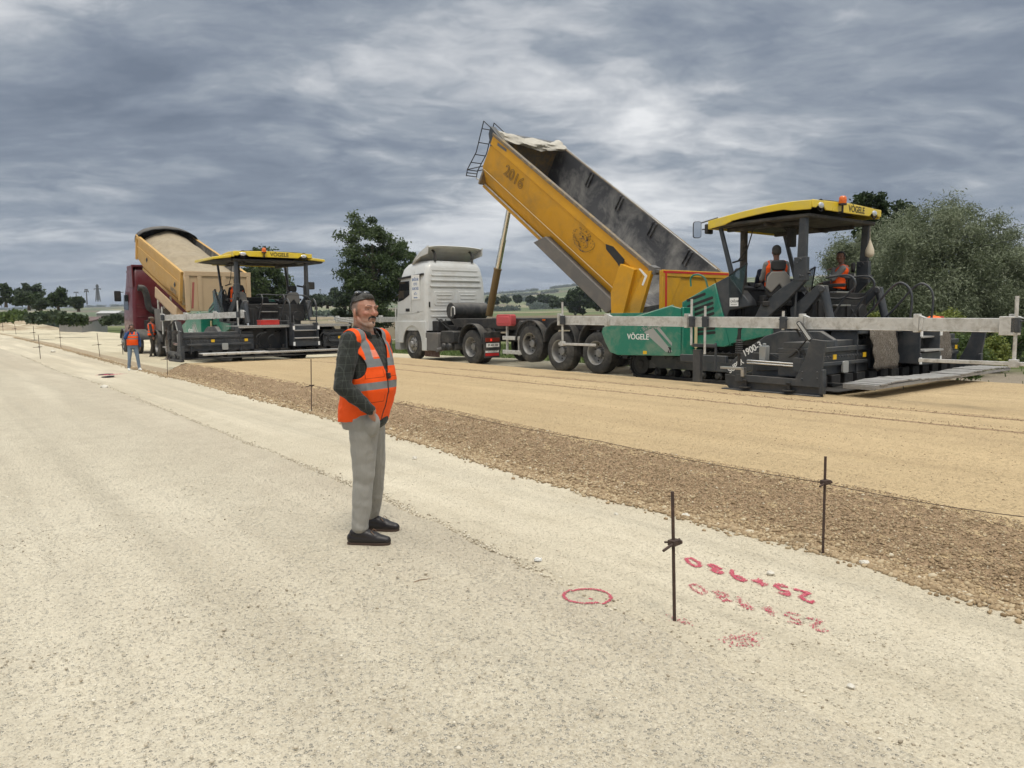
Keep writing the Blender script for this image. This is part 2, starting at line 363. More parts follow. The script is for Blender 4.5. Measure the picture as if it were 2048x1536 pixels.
def z_strip(s, t):
    c = crease(s) + 0.02; tt = c - 0.28 + (toe(s) + 0.5 - c + 0.28) * t
    return tt, 0.008 * fbm(s * 1.3, tt * 2, 5, 21) + zgv(s) + 0.0 - np.clip((c - 0.1 - tt) / 0.2, 0, 1) * 0.03
grid_obj('haul_road_strip', S1, np.linspace(0, 1, 56), z_strip, M_strip)
# the old raised road bed that carries the trucks
S3 = nonuni(-9, 620, 0.3, 1.03, 12)
def z_bed(s, t):
    tt = toe(s) + t; h = 0.12 + 0.03 * fbm(s * 0.05, s * 0, 2, 9)
    prof = np.interp(t, [0, 0.14, 0.42, 0.55], [-0.02, 0.04, 0.95, 1.0])
    far = np.clip((t - (10.5)) / 1.2, 0, 1)
    return tt, h * prof + zgv(s) + 0.012 * fbm(s * 0.9, tt * 1.2, 4, 31) - far * 0.5
grid_obj('road_bed', S3, np.concatenate([np.linspace(0, 0.6, 12), np.linspace(0.75, 10.4, 40), np.linspace(10.5, 12, 6)]), z_bed, M_bank)
# the fresh layer: right up to both pavers, with its loose sloping edge
S4 = nonuni(-9, 40, 0.028, 1.012, 2.5); S4 = S4[S4 < LAY_S + 0.01]
def z_lay(s, t):
    tt = toe(s) + t + 0.05 * fbm(s * 2.2, s * 0 + 1, 3, 15) * np.exp(-t * 2)
    r = np.interp(t, [0, 0.1, 0.2, 0.45, 0.66, 0.8], [-0.01, 0.05, 0.16, 0.62, 0.95, 1.0])
    z = 0.30 * r * 1.0 + zgv(s) + np.where(t < 0.75, 0.022, 0.003) * fbm(s * 9, t * 12, 3, 44) + 0.004 * fbm(s * 0.8, tt * 1.5, 3, 45)
    # long furrows dragged by the machine
    for g0, dep in ((6.9, .002), (7.25, .002), (9.15, .009), (9.42, .005), (10.2, .009), (10.32, .007), (12.6, .004)):
        z = z - 1.6 * dep * np.exp(-((tt - g0 - 0.03 * fbm(s * 0.4, s * 0, 2, int(g0 * 10))) / 0.032) ** 2) + 0.7 * dep * np.exp(-((tt - g0 - 0.07 - 0.03 * fbm(s * 0.4, s * 0, 2, int(g0 * 10))) / 0.03) ** 2)
    return tt, z
TL = np.concatenate([np.arange(0, 0.9, 0.028), np.arange(0.9, 6.5, 0.03)])
o = grid_obj('gravel_layer', S4, TL, z_lay, M_layer)
S5 = S4[S4 < 7.6]
def z_lay2(s, t):
    tt = t + toe(s) * 0; tt, z = z_lay(s, tt - toe(s)); fade = np.clip((t - 15.3) / 0.8, 0, 1)
    return np.where(t < 15, np.maximum(t, 0), t), z - fade * 0.5 - np.clip((s - 7.3) / 0.3, 0, 1) * 0.3
T5 = np.concatenate([[10.8], np.arange(10.9, 15.3, 0.05), np.arange(15.3, 16.3, 0.1)])
def z_lay2b(s, t):
    tt = np.broadcast_to(t, s.shape); _, z = z_lay(s, np.maximum(tt - toe(s), 0.9)); fade = np.clip((tt - 15.3) / 0.8, 0, 1) ** 1.5
    return tt, z - fade * 0.45 - np.clip((s - 7.3) / 0.3, 0, 1) * 0.3 - 0.004 - np.clip((11.05 - tt) / 0.1, 0, 1) * 0.02
grid_obj('gravel_layer_far_lane', S5, T5, z_lay2b, M_layer)

# ---- open country: one sheet to the horizon that rises into low hills
def field_mat():
    m, n, b = new_mat('fields'); t = n.nodes.new('ShaderNodeTexCoord'); oc = t.outputs['Object']
    g1 = mix_(n, noise_(n, oc, 0.35, 6, 0.6), (0.055, 0.085, 0.025), (0.12, 0.135, 0.05))
    # field parcels: stretched cells of differing crop
    vo = n.nodes.new('ShaderNodeTexVoronoi'); vo.inputs['Scale'].default_value = 1.0
    n.links.new(mapping_(n, oc, scale=(0.0042, 0.012, 0.0), rot=(0, 0, 0.35)), vo.inputs['Vector'])
    sc = n.nodes.new('ShaderNodeSeparateColor'); n.links.new(vo.outputs['Color'], sc.inputs[0])
    crop = ramp_(n, sc.outputs[0], [(0.0, (0.09, 0.125, 0.045)), (0.22, (0.19, 0.20, 0.095)), (0.4, (0.075, 0.105, 0.045)), (0.55, (0.26, 0.235, 0.14)), (0.7, (0.12, 0.15, 0.06)), (0.82, (0.15, 0.115, 0.075)), (1.0, (0.13, 0.165, 0.07))], 'CONSTANT')
    crop = mix_(n, maprange_(n, noise_(n, mapping_(n, oc, scale=(0.02, 0.1, 0)), 1, 6, 0.6), 0.3, 0.7, 0, 0.45), crop, (0.17, 0.165, 0.10))
    sx_ = n.nodes.new('ShaderNodeSeparateXYZ'); n.links.new(oc, sx_.inputs[0])
    f = maprange_(n, math_(n, 'MULTIPLY', sx_.outputs[1], -1.0), 45, 75, 0, 1, True)
    base = mix_(n, f, g1, crop)
    # bare gravelly verge behind the machines
    fv = math_(n, 'MULTIPLY', maprange_(n, math_(n, 'ADD', math_(n, 'MULTIPLY', sx_.outputs[1], -1.0), math_(n, 'MULTIPLY', noise_(n, oc, 0.5, 5, 0.6), 7.0)), 24.5, 30, 1, 0, True), maprange_(n, sx_.outputs[0], 8, 14, 1, 0, True))
    base = mix_(n, fv, base, mix_(n, noise_(n, oc, 14, 6, 0.75), (0.16, 0.13, 0.095), (0.36, 0.31, 0.24)))
    n.links.new(base, b.inputs['Base Color']); b.inputs['Roughness'].default_value = 1.0; b.inputs['Specular IOR Level'].default_value = 0.1
    bp = n.nodes.new('ShaderNodeBump'); bp.inputs['Strength'].default_value = 0.8; bp.inputs['Distance'].default_value = 0.15
    n.links.new(noise_(n, oc, 3.0, 6, 0.7), bp.inputs['Height']); n.links.new(bp.outputs[0], b.inputs['Normal']); return m
M_field = field_mat()
def land_z(x, y):
    s = RD.x * x + RD.y * y; t = RN.x * x + RN.y * y; r = np.hypot(x, y); az = np.arctan2(x, y)
    z = np.where(t > 6, -0.12, -0.6) + 0 * t - 0.9 * np.clip((t - 24) / 20, 0, 1) - 1.3 * np.clip((s - 30) / 60, 0, 1) * np.clip((t - 12) / 12, 0, 1)
    z = z + 0.017 * np.clip(t - 75, 0, 1500) * np.interp(az, [-0.7, -0.3, 0.1, 0.6], [0.75, 0.8, 1.0, 1.05])
    hill = np.interp(az, [-0.9, -0.6, -0.42, -0.25, -0.08, 0.02, 0.1, 0.25, 0.6, 1.0], [50, 58, 62, 66, 70, 84, 104, 118, 120, 110])
    u = np.clip((r - 900) / 1700, 0, 1); u = u * u * (3 - 2 * u)
    z = z + u * (hill + 9 * fbm(x * 0.0016, y * 0.0016, 4, 77) - 22) * 0.86
    z = z + 0.12 * fbm(x * 0.12, y * 0.12, 4, 71) * np.clip((np.abs(t - 10) - 7) / 8, 0, 1)
    return z
def land():
    az = np.linspace(-math.pi, math.pi, 361); r = np.concatenate([[0.01], np.geomspace(4, 5200, 190)])
    A, R_ = np.meshgrid(az, r, indexing='ij'); x = R_ * np.sin(A); y = R_ * np.cos(A); z = land_z(x, y)
    s = RD.x * x + RD.y * y; t = RN.x * x + RN.y * y
    under = (t < toe(s) + 9.5); z = np.where(under & (z > -0.9), np.minimum(z, -0.9), z)
    V = np.stack([s.ravel(), -t.ravel(), z.ravel()], 1); a, b = A.shape; i = np.arange(a * b).reshape(a, b)
    F = np.stack([i[:-1, :-1].ravel(), i[:-1, 1:].ravel(), i[1:, 1:].ravel(), i[1:, :-1].ravel()], 1)
    o = link_mesh('ground', np_mesh('ground', V, F, M_field, True)); o.matrix_world = ROADM(0, 0, 0); tag(o, kind='structure')
land()

# ---- loose stones: one uncountable scatter each
ico = bmesh.new(); bmesh.ops.create_icosphere(ico, subdivisions=1, radius=1.0)
IV = np.array([v.co[:] for v in ico.verts]); IF = np.array([[v.index for v in f.verts] for f in ico.faces]); ico.free()
def stones(name, pos, size, m, flat=0.62, label=None):
    n = len(pos); k = len(IV); J = rng.normal(1, 0.17, (n, k, 1)); V = IV[None] * J
    sc = np.stack([rng.uniform(0.75, 1.3, n), rng.uniform(0.65, 1.1, n), rng.uniform(0.5, 1.0, n) * flat / 0.7], 1) * size[:, None]
    V = V * sc[:, None, :]; a = rng.uniform(0, 6.28, n); b = rng.uniform(-0.5, 0.5, n)
    c_, s_ = np.cos(b), np.sin(b); y = V[..., 1] * c_[:, None] - V[..., 2] * s_[:, None]; z = V[..., 1] * s_[:, None] + V[..., 2] * c_[:, None]; x = V[..., 0]
    c_, s_ = np.cos(a), np.sin(a); X = x * c_[:, None] - y * s_[:, None]; Y = x * s_[:, None] + y * c_[:, None]
    V = np.stack([X, Y, z], 2) + pos[:, None, :]; F = (IF[None] + (np.arange(n) * k)[:, None, None]).reshape(-1, 3)
    o = link_mesh(name, np_mesh(name, V.reshape(-1, 3), F, m)); o.matrix_world = ROADM(0, 0, 0)
    if label: tag(o, label, None, None, 'stuff')
    return o
def stone_mat(name, stops):
    m, n, b = new_mat(name); g = n.nodes.new('ShaderNodeNewGeometry')
    c = ramp_(n, g.outputs['Random Per Island'], stops); t = n.nodes.new('ShaderNodeTexCoord')
    c = mix_(n, maprange_(n, noise_(n, t.outputs['Object'], 90, 4, 0.7), 0.4, 0.7, 0, 0.15), c, (0.5, 0.42, 0.3))
    n.links.new(c, b.inputs['Base Color']); b.inputs['Roughness'].default_value = 0.93; b.inputs['Specular IOR Level'].default_value = 0.2; return m
M_st_b = stone_mat('crushed_stone_brown', [(0, (0.195, 0.135, 0.075)), (0.35, (0.315, 0.228, 0.135)), (0.75, (0.40, 0.297, 0.182)), (0.95, (0.48, 0.39, 0.255)), (1, (0.58, 0.51, 0.39))])
M_st_p = stone_mat('limestone_chips', [(0, (0.30, 0.255, 0.19)), (0.3, (0.47, 0.41, 0.315)), (0.7, (0.58, 0.52, 0.41)), (1, (0.70, 0.65, 0.54))])
def scatter_berm():
    P = []; Z = []
    for s0, s1, n, smin, smax in ((-0.5, 4.5, 26000, .0035, .0095), (4.5, 9, 15000, .005, .011), (9, 24.5, 9000, .007, .014)):
        s = rng.uniform(s0, s1, n); t = rng.uniform(-0.05, 0.78, n) ** 1.0; z0 = z_lay(s, t)
        P.append(np.stack([s, -z0[0], z0[1] + 0.001], 1)); Z.append(rng.uniform(smin, smax, n) * np.interp(t, [0, 0.15, 0.35, 0.8], [2.2, 1.5, 1.0, 0.8]) * rng.choice([0.8, 1.0, 1.8], n, p=[.6, .34, .06]))
    for s0, s1, n, a, b_ in ((-0.5, 5, 2600, .007, .021), (5, 12, 2600, .009, .021), (12, 26, 1600, .011, .026)):   # coarse stones rolled to the foot
        s = rng.uniform(s0, s1, n); off = -np.abs(rng.normal(0, 0.07, n)) + 0.06; tt = toe(s) + off + 0.05 * fbm(s * 2.2, s * 0 + 1, 3, 15)
        P.append(np.stack([s, -tt, zgv(s) + 0.008], 1)); Z.append(rng.uniform(a, b_, n))
    stones('gravel', np.concatenate(P), np.concatenate(Z), M_st_b, label='loose brown crushed stone spilling down the edge of the fresh layer')
    P = []; Z = []
    s = rng.uniform(22, 90, 5000); tt = toe(s) + rng.normal(0.02, 0.10, 5000); P.append(np.stack([s, -tt, zgv(s) + 0.01], 1)); Z.append(rng.uniform(.012, .03, 5000))
    stones('bank_gravel', np.concatenate(P), np.concatenate(Z), M_st_b, label='loose stones along the foot of the old bank beyond the left paver')
    P = []; Z = []
    for n, rmax, a, b_ in ((9000, 5.5, .0016, .005), (3500, 12, .003, .008)):      # chips on the haul road
        Y = rng.uniform(2.2, rmax, n); X = rng.uniform(-0.75, 0.75, n) * Y; s = RD.x * X + RD.y * Y; t = RN.x * X + RN.y * Y
        k = (t < toe(s) - 0.02); s, t = s[k], t[k]; z = np.where(t < crease(s) - 0.05, 0.026, 0.0) + zgv(s)
        P.append(np.stack([s, -t, z], 1)); Z.append(rng.uniform(a, b_, len(s)) ** 1.0 * rng.choice([0.8, 1, 1.7], len(s), p=[.55, .38, .07]))
    s = rng.uniform(0.2, 45, 1500) ** 1.0; tt = crease(s) + 0.03 + rng.normal(0.0, 0.05, 1500); P.append(np.stack([s, -tt, zgv(s) + 0.004], 1)); Z.append(rng.uniform(.004, .014, 1500) * np.interp(s, [0, 20, 45], [.8, 1.3, 2]))
    s = 3.2 + 14 * rng.uniform(0, 1, 4200) ** 0.8; tt = crease(s) + 0.03 + rng.normal(0.0, 0.035, 4200); P.append(np.stack([s, -tt, zgv(s) + 0.006], 1)); Z.append(rng.uniform(.004, .011, 4200))
    stones('limestone_chips', np.concatenate(P), np.concatenate(Z), M_st_p, label='small pale chips strewn over the haul road')
    P = []; Z = []
    n = 4200; s = rng.uniform(-0.5, 14, n); t = rng.uniform(0.75, 6, n); z0 = z_lay(s, t); P = np.stack([s, -z0[0], z0[1]], 1)
    GR = [(9.15, 1.0), (9.42, .6), (10.2, 1.0), (10.32, .8)]; gs = []; gt = []
    for g0, k_ in GR:
        m_ = int(1000 * k_); sg = rng.uniform(-0.5, 15, m_); gs.append(sg); gt.append(g0 + 0.03 * fbm(sg * 0.4, sg * 0, 2, int(g0 * 10)) + rng.normal(0.02, 0.03, m_))
    gs = np.concatenate(gs); gt = np.concatenate(gt); zz_ = z_lay(gs, gt - toe(gs)); stones('furrow_gravel', np.stack([gs, -zz_[0], zz_[1] + 0.002], 1), rng.uniform(.003, .010, len(gs)), M_st_b, label='brown stones dragged up along the furrows of the fresh layer')
    stones('layer_chips', P, rng.uniform(.003, .008, n), M_st_b, label='fine chips on top of the fresh stone layer')
scatter_berm()
M_rock = mat('pale_rock', (0.60, 0.56, 0.48), 0.9, bump=0.6, bscale=20, var=0.2, scale=12)
def rock(px, py, r, label, z=0.0):
    s, t, z = G(px, py, z); mb = MB(); bm = bmesh.new(); bmesh.ops.create_icosphere(bm, subdivisions=3, radius=1)
    for v_ in bm.verts:
        q = mnoise.noise(v_.co * 1.3 + Vector((px, py, 0))) * 0.35 + mnoise.noise(v_.co * 3.1 + Vector((py, px, 0))) * 0.12
        v_.co = Vector((v_.co.x * (1 + q), v_.co.y * (0.8 + q), v_.co.z * (0.6 + q))) * r
    me = bpy.data.meshes.new('rock'); bm.to_mesh(me); bm.free(); me.materials.append(M_rock); me.polygons.foreach_set('use_smooth', [True] * len(me.polygons)); me.set_sharp_from_angle(angle=0.6)
    o = link_mesh('rock', me); o.matrix_world = ROADM(s, t, z + r * 0.35); tag(o, label, 'stone', 'single stones lying on the haul road')
rock(1373, 1034, .034, 'white fist-sized stone at the berm foot, right of the front stake')
rock(1728, 1130, .033, 'white stone at the berm foot, right of the taller stake in the right')
rock(1541, 1149, .024, 'grey flat stone between the two red number rows and the berm')
rock(1232, 1030, .020, 'small brown stone on the strip, left of the front stake')
rock(106, 705, .13, 'large buff stone on the strip, right of the stake standing on the road crease')
rock(209, 778, .10, 'flat buff stone beside the red marked debris near the phoning worker')
rock(829, 918, .030, 'small grey stone on the strip to the right of the standing man')
rock(1702, 1376, .018, 'brown clod on the haul road in the lower right foreground')

# ================================================================ vegetation
def leaf_mat(name, dark, light, hi):
    m, n, b = new_mat(name); g = n.nodes.new('ShaderNodeNewGeometry'); a = n.nodes.new('ShaderNodeAttribute'); a.attribute_name = 'tone'
    c = mix_(n, g.outputs['Random Per Island'], dark, light); c = mix_(n, math_(n, 'MULTIPLY', a.outputs['Fac'], 0.8), c, hi)
    n.links.new(c, b.inputs['Base Color']); b.inputs['Roughness'].default_value = 0.6; b.inputs['Specular IOR Level'].default_value = 0.35
    tr_ = n.nodes.new('ShaderNodeBsdfTranslucent'); n.links.new(c, tr_.inputs[0]); mx_ = n.nodes.new('ShaderNodeMixShader'); mx_.inputs[0].default_value = 0.25
    n.links.new(b.outputs[0], mx_.inputs[1]); n.links.new(tr_.outputs[0], mx_.inputs[2]); n.links.new(mx_.outputs[0], n.nodes['Material Output'].inputs[0]); return m
M_leafA = leaf_mat('poplar_leaves', (0.026, 0.045, 0.014), (0.065, 0.098, 0.032), (0.12, 0.16, 0.065))
M_leafW = leaf_mat('willow_leaves', (0.085, 0.105, 0.055), (0.19, 0.22, 0.13), (0.34, 0.37, 0.25))
M_leafD = leaf_mat('dark_leaves', (0.016, 0.030, 0.010), (0.035, 0.058, 0.018), (0.065, 0.095, 0.03))
M_leafB = leaf_mat('bush_leaves', (0.045, 0.075, 0.020), (0.10, 0.15, 0.04), (0.17, 0.22, 0.07))
M_leafF = leaf_mat('far_leaves', (0.035, 0.055, 0.030), (0.060, 0.085, 0.045), (0.085, 0.11, 0.06))
M_leafY = leaf_mat('yellow_green_leaves', (0.11, 0.15, 0.03), (0.20, 0.23, 0.05), (0.28, 0.30, 0.08))
M_bark = mat('bark', (0.10, 0.08, 0.06), 0.95, bump=1.0, bscale=25, var=0.3, scale=8)
def leaves(centers, radii, per, leaf, aspect, m, name, parent, droop=0.0, ori=None):
    n = len(centers); C_ = np.repeat(centers, per, 0); R_ = np.repeat(radii, per, 0)
    d = rng.normal(0, 1, (n * per, 3)); d /= np.linalg.norm(d, axis=1)[:, None]; rad = rng.uniform(0, 1, (n * per, 1)) ** 0.6 * rng.choice([1.0, 1.25, 1.6], (n * per, 1), p=[.7, .2, .1])
    P_ = C_ + d * rad * R_
    if droop: P_[:, 2] -= np.abs(rng.normal(0, droop, n * per)) * (R_[:, 0])
    a = rng.normal(0, 1, (n * per, 3)) + d * 0.6; 
    if droop: a[:, 2] -= 0.5
    if ori is not None: a += ori
    a /= np.linalg.norm(a, axis=1)[:, None]; b = np.cross(a, rng.normal(0, 1, (n * per, 3))); b /= np.linalg.norm(b, axis=1)[:, None]
    L = leaf * rng.uniform(0.6, 1.3, (n * per, 1)); w_ = L * aspect
    V = np.stack([P_ - a * L, P_ + b * w_, P_ + a * L, P_ - b * w_], 1).reshape(-1, 3)
    F = np.arange(len(V)).reshape(-1, 4); me = np_mesh(name, V, F, m)
    at = me.attributes.new('tone', 'FLOAT', 'POINT'); tone = np.repeat(np.clip(rng.normal(0.25, 0.25, n), 0, 1), per * 4)
    at.data.foreach_set('value', tone.astype(np.float32)); return link_mesh(name, me, parent)
def tree(base, H, R, m, label, group=None, n=90, per=60, leaf=0.2, aspect=0.4, trunk_r=0.2, low=0.28, shape='round', droop=0.0, name='broadleaf_tree', seed=1, lean=0.0, cl=0.22, limbs=10, sparse=0.0):
    rs = np.random.default_rng(seed); e = empty(name, Matrix.Translation(base), label, 'tree', group)
    cz = H * (low + (1 - low) / 2); rz = H * (1 - low) / 2
    C_ = []; 
    while len(C_) < n:
        d = rs.normal(0, 1, 3); d /= np.linalg.norm(d); q = rs.uniform(0.25, 1) ** 0.5 * rs.choice([1.0, 1.0, 1.12]); bump_ = 1 + 0.20 * math.sin(3.1 * d[0] + seed) * math.cos(2.7 * d[2] + 1.3 * seed) + 0.12 * math.sin(7 * d[1] + seed * 2)
        x, y, z = d * q * bump_
        if shape == 'tall': x *= 1 - 0.35 * max(z, 0); y *= 1 - 0.35 * max(z, 0)
        if shape == 'cone': f_ = 1 - 0.75 * (z + 1) / 2; x *= f_ * 1.3; y *= f_ * 1.3
        if shape == 'dome' and z < -0.5: continue
        C_.append((x * R + lean * (z + 1), y * R, cz + z * rz))
    C_ = np.array(C_); rad = np.stack([rs.uniform(0.6, 1.25, n) * R * cl] * 3, 1); rad[:, 2] *= 0.75
    leaves(C_, rad, per, leaf, aspect, m, 'crown', e, droop)
    mb = MB(); top = Vector((lean, 0, H * 0.78)); pts = [Vector((0, 0, -0.3)), Vector((0.02, 0, H * 0.12)), Vector((lean * 0.3, 0.05, H * 0.4)), top]
    mb.tube(pts, [trunk_r * 1.25, trunk_r, trunk_r * 0.7, trunk_r * 0.18], 10)
    for i in range(limbs):
        c = Vector(C_[rs.integers(0, n)]); h = min(max(0.2, (c.z / H) - 0.22), 0.65) * H; o_ = Vector((lean * h / H, 0.02, h)); mid_ = o_.lerp(c, 0.5) + Vector((0, 0, 0.08 * R))
        mb.tube([o_, mid_, c], [trunk_r * 0.4, trunk_r * 0.22, trunk_r * 0.06], 6)
    mb.build('trunk', M_bark, e); return e
def tree_px(px, ybase, ytop, wpx, Y, m, label, **kw):
    p = YP(px, ybase, Y); q = YP(px, ytop, Y); H = q.z - p.z; R = wpx / 2 / FPX * Y
    return tree(p, H, R, m, label, **kw)

# the tall poplar-like tree behind the white cab, and its slimmer neighbours
tree_px(750, 690, 430, 128, 62, M_leafA, 'tall dark green tree standing behind the white truck cab', n=150, per=210, leaf=0.12, aspect=0.5, trunk_r=0.34, low=0.14, shape='round', seed=3, cl=0.25, limbs=26)
tree_px(812, 650, 478, 64, 66, M_leafA, 'smaller tree leaning out from behind the tall one over the white cab', n=60, per=150, leaf=0.13, aspect=0.5, trunk_r=0.16, low=0.2, seed=5, cl=0.30, limbs=8)
tree_px(700, 655, 575, 56, 64, M_leafF, 'low olive-coloured bushy tree left of the tall tree behind the man', n=46, per=120, leaf=0.13, trunk_r=0.12, low=0.02, seed=6, cl=0.3, limbs=6)
tree_px(530, 645, 517, 96, 74, M_leafA, 'round dark tree seen through the canopy posts of the left paver', n=110, per=150, leaf=0.16, aspect=0.5, trunk_r=0.25, low=0.05, shape='dome', seed=8, cl=0.27, limbs=10)
# willow mass on the right
tree_px(1850, 712, 412, 265, 30, M_leafW, 'broad silver-green willow behind the right paver, largest of the clump', n=300, per=560, leaf=0.072, aspect=0.24, trunk_r=0.2, low=-0.05, droop=0.35, seed=12, cl=0.24, limbs=10, name='willow_tree')
tree_px(1990, 712, 462, 210, 31, M_leafW, 'silver-green willow at the right edge of the picture', n=190, per=520, leaf=0.072, aspect=0.24, trunk_r=0.18, low=-0.08, droop=0.35, seed=13, cl=0.27, limbs=8, name='willow_tree')
tree_px(1712, 705, 470, 165, 32, M_leafW, 'grey-green willow just behind the second operator of the right paver', n=150, per=520, leaf=0.072, aspect=0.24, trunk_r=0.16, low=-0.08, droop=0.35, seed=14, cl=0.29, limbs=6, name='willow_tree')
tree_px(1760, 690, 390, 150, 38, M_leafD, 'dark broadleaf tree rising above the willows behind the yellow canopy', n=150, per=190, leaf=0.12, aspect=0.6, trunk_r=0.25, low=0.1, seed=17, cl=0.22, limbs=12)
tree_px(2060, 690, 520, 120, 36, M_leafD, 'dark tree behind the willows at the right edge', n=80, per=170, leaf=0.12, aspect=0.6, trunk_r=0.2, low=0.02, seed=16, cl=0.26, limbs=6)
def bush(px, ybase, ytop, wpx, Y, m, label, n=26, per=120, leaf=0.05, seed=1, aspect=0.5, group='bushes along the far road edge', cat='bush', name='bush'):
    p = YP(px, ybase, Y); q = YP(px, ytop, Y); H = q.z - p.z; R = wpx / 2 / FPX * Y; rs = np.random.default_rng(seed)
    e = empty(name, Matrix.Translation(p), label, cat, group); C_ = []
    for i in range(n):
        a = rs.uniform(0, 6.28); q_ = rs.uniform(0, 1) ** 0.5; h = rs.uniform(0.08, 1) * (1 - 0.6 * q_ ** 2); C_.append((math.cos(a) * q_ * R, math.sin(a) * q_ * R * 0.7, h * H * 0.9))
    C_ = np.array(C_); leaves(C_, np.full((n, 3), max(R, H) * 0.27), per, leaf, aspect, m, 'foliage', e)
    mb = MB()
    for i in range(6): mb.tube([(0, 0, -0.1), tuple(C_[i] * 0.5), tuple(C_[i])], [0.02 * H, 0.012 * H, 0.004], 5)
    mb.build('stem', M_bark, e)
bush(1925, 732, 660, 95, 19.5, M_leafB, 'green leafy bush right of the screed, behind its aluminium arm', seed=2, n=34, per=170)
bush(1975, 728, 668, 80, 20.5, M_leafY, 'yellow-green weedy bush at the edge of the bare verge', seed=3, per=150)
bush(1920, 752, 738, 70, 16.6, M_leafB, 'low weeds under the far end of the footboard', seed=4, n=16, leaf=0.04)
bush(1742, 652, 622, 40, 26, M_leafY, 'light green bush seen under the handrail arcs of the right paver', seed=5)
bush(1895, 662, 618, 60, 24, M_leafY, 'light green shrub just above the aluminium beam on the right', seed=6)
bush(2030, 690, 640, 70, 27, M_leafB, 'dark green shrub under the willow at the right edge', seed=7)
# left middle distance
LT = [(12, 612, 571, 34, 150, M_leafD, 'cone', 'pointed dark tree at the far left edge'), (66, 616, 571, 46, 170, M_leafF, 'dome', 'rounded tree beyond the white heap on the far left'),
      (58, 618, 588, 40, 140, M_leafD, 'dome', 'low dark tree in front of the white heap on the far left'), (117, 622, 583, 52, 128, M_leafD, 'dome', 'wide dark round tree left of the grey shed'),
      (157, 620, 594, 20, 125, M_leafF, 'round', 'small bushy tree standing left of the shed roof'), (82, 620, 600, 20, 118, M_leafF, 'round', 'small shrubby tree between the two dark round trees at left'),
      (655, 615, 590, 46, 190, M_leafF, 'dome', 'broad distant tree right of the left paver canopy'), (668, 612, 577, 20, 215, M_leafF, 'tall', 'slim distant tree left of the man\'s head'),
      (632, 617, 592, 40, 185, M_leafF, 'dome', 'distant round tree beside the side window of the left paver'), (690, 618, 586, 40, 175, M_leafD, 'dome', 'distant dark tree just left of the tall tree'),
      (1160, 618, 578, 56, 230, M_leafD, 'dome', 'left dark tree of the copse under the raised yellow body'), (1195, 620, 576, 56, 225, M_leafD, 'dome', 'right dark tree of the copse under the raised yellow body'),
      (1118, 613, 598, 34, 235, M_leafF, 'dome', 'small pale tree at the left foot of the copse'), (1225, 622, 590, 50, 222, M_leafD, 'dome', 'tree of the copse behind the yellow rear frame'),
      (985, 606, 593, 22, 420, M_leafF, 'dome', 'distant tree right of the hydraulic ram'), (1035, 603, 592, 16, 460, M_leafD, 'dome', 'first of two round field trees in the middle distance'),
      (1062, 603, 594, 16, 470, M_leafD, 'dome', 'second of two round field trees in the middle distance'), (1092, 602, 594, 34, 480, M_leafD, 'dome', 'long hedge tree in the middle distance left of the copse'),
      (1010, 604, 595, 16, 455, M_leafF, 'dome', 'small round tree at the field edge beyond the trailer')]
for i, (px, yb, yt, wp, Y, m, shp, lab) in enumerate(LT):
    tree_px(px, yb, yt, wp, Y, m, lab, n=30 + (i * 7) % 20, per=80, leaf=0.0024 * Y, aspect=0.6, trunk_r=0.0018 * Y, low=(0.02, 0.12, -0.03, 0.06)[i % 4] if px > 900 else 0.1, shape='round' if px > 900 else shp, seed=30 + i, cl=0.3, limbs=4, group='trees scattered over the distant fields')
# far hedges and woods: uncountable masses
def far_wood():
    C_ = []; Rr = []
    for px, Y, n, sp_, h in ((90, 330, 60, 130, 4), (230, 420, 60, 110, 4), (330, 500, 60, 160, 5), (620, 520, 70, 110, 5), (700, 640, 60, 90, 5), (1000, 900, 60, 70, 6), (1090, 1000, 60, 60, 7), (1130, 1300, 60, 60, 8), (960, 1400, 60, 60, 7),
                             (1060, 1900, 80, 110, 8), (900, 1000, 70, 120, 6), (1000, 2350, 140, 150, 9), (1130, 2350, 90, 60, 9), (560, 900, 60, 120, 6), (60, 900, 60, 120, 6), (1180, 1100, 80, 80, 7), (30, 2300, 60, 90, 8), (170, 2350, 60, 80, 8), (250, 2300, 40, 60, 8), (1045, 1500, 25, 20, 9), (1075, 1250, 40, 40, 7)):
        for i in range(n):
            x = px + rng.uniform(-sp_ / 2, sp_ / 2); yy = Y * (1 + rng.normal(0, 0.012)); d = ray(x, 600); X = d.x / d.y * yy
            z = float(land_z(np.array([X]), np.array([yy]))[0]); hh = h * rng.uniform(0.5, 1.2); C_.append((X, yy, z + hh * 0.45)); Rr.append((hh * rng.uniform(0.6, 1.2), hh * 0.6, hh * 0.5))
    me = None; o = leaves(np.array(C_), np.array(Rr), 60, 1.1, 0.7, M_leafF, 'distant_woods', None); tag(o, 'distant hedges and woods on the hills', None, None, 'stuff')
far_wood()
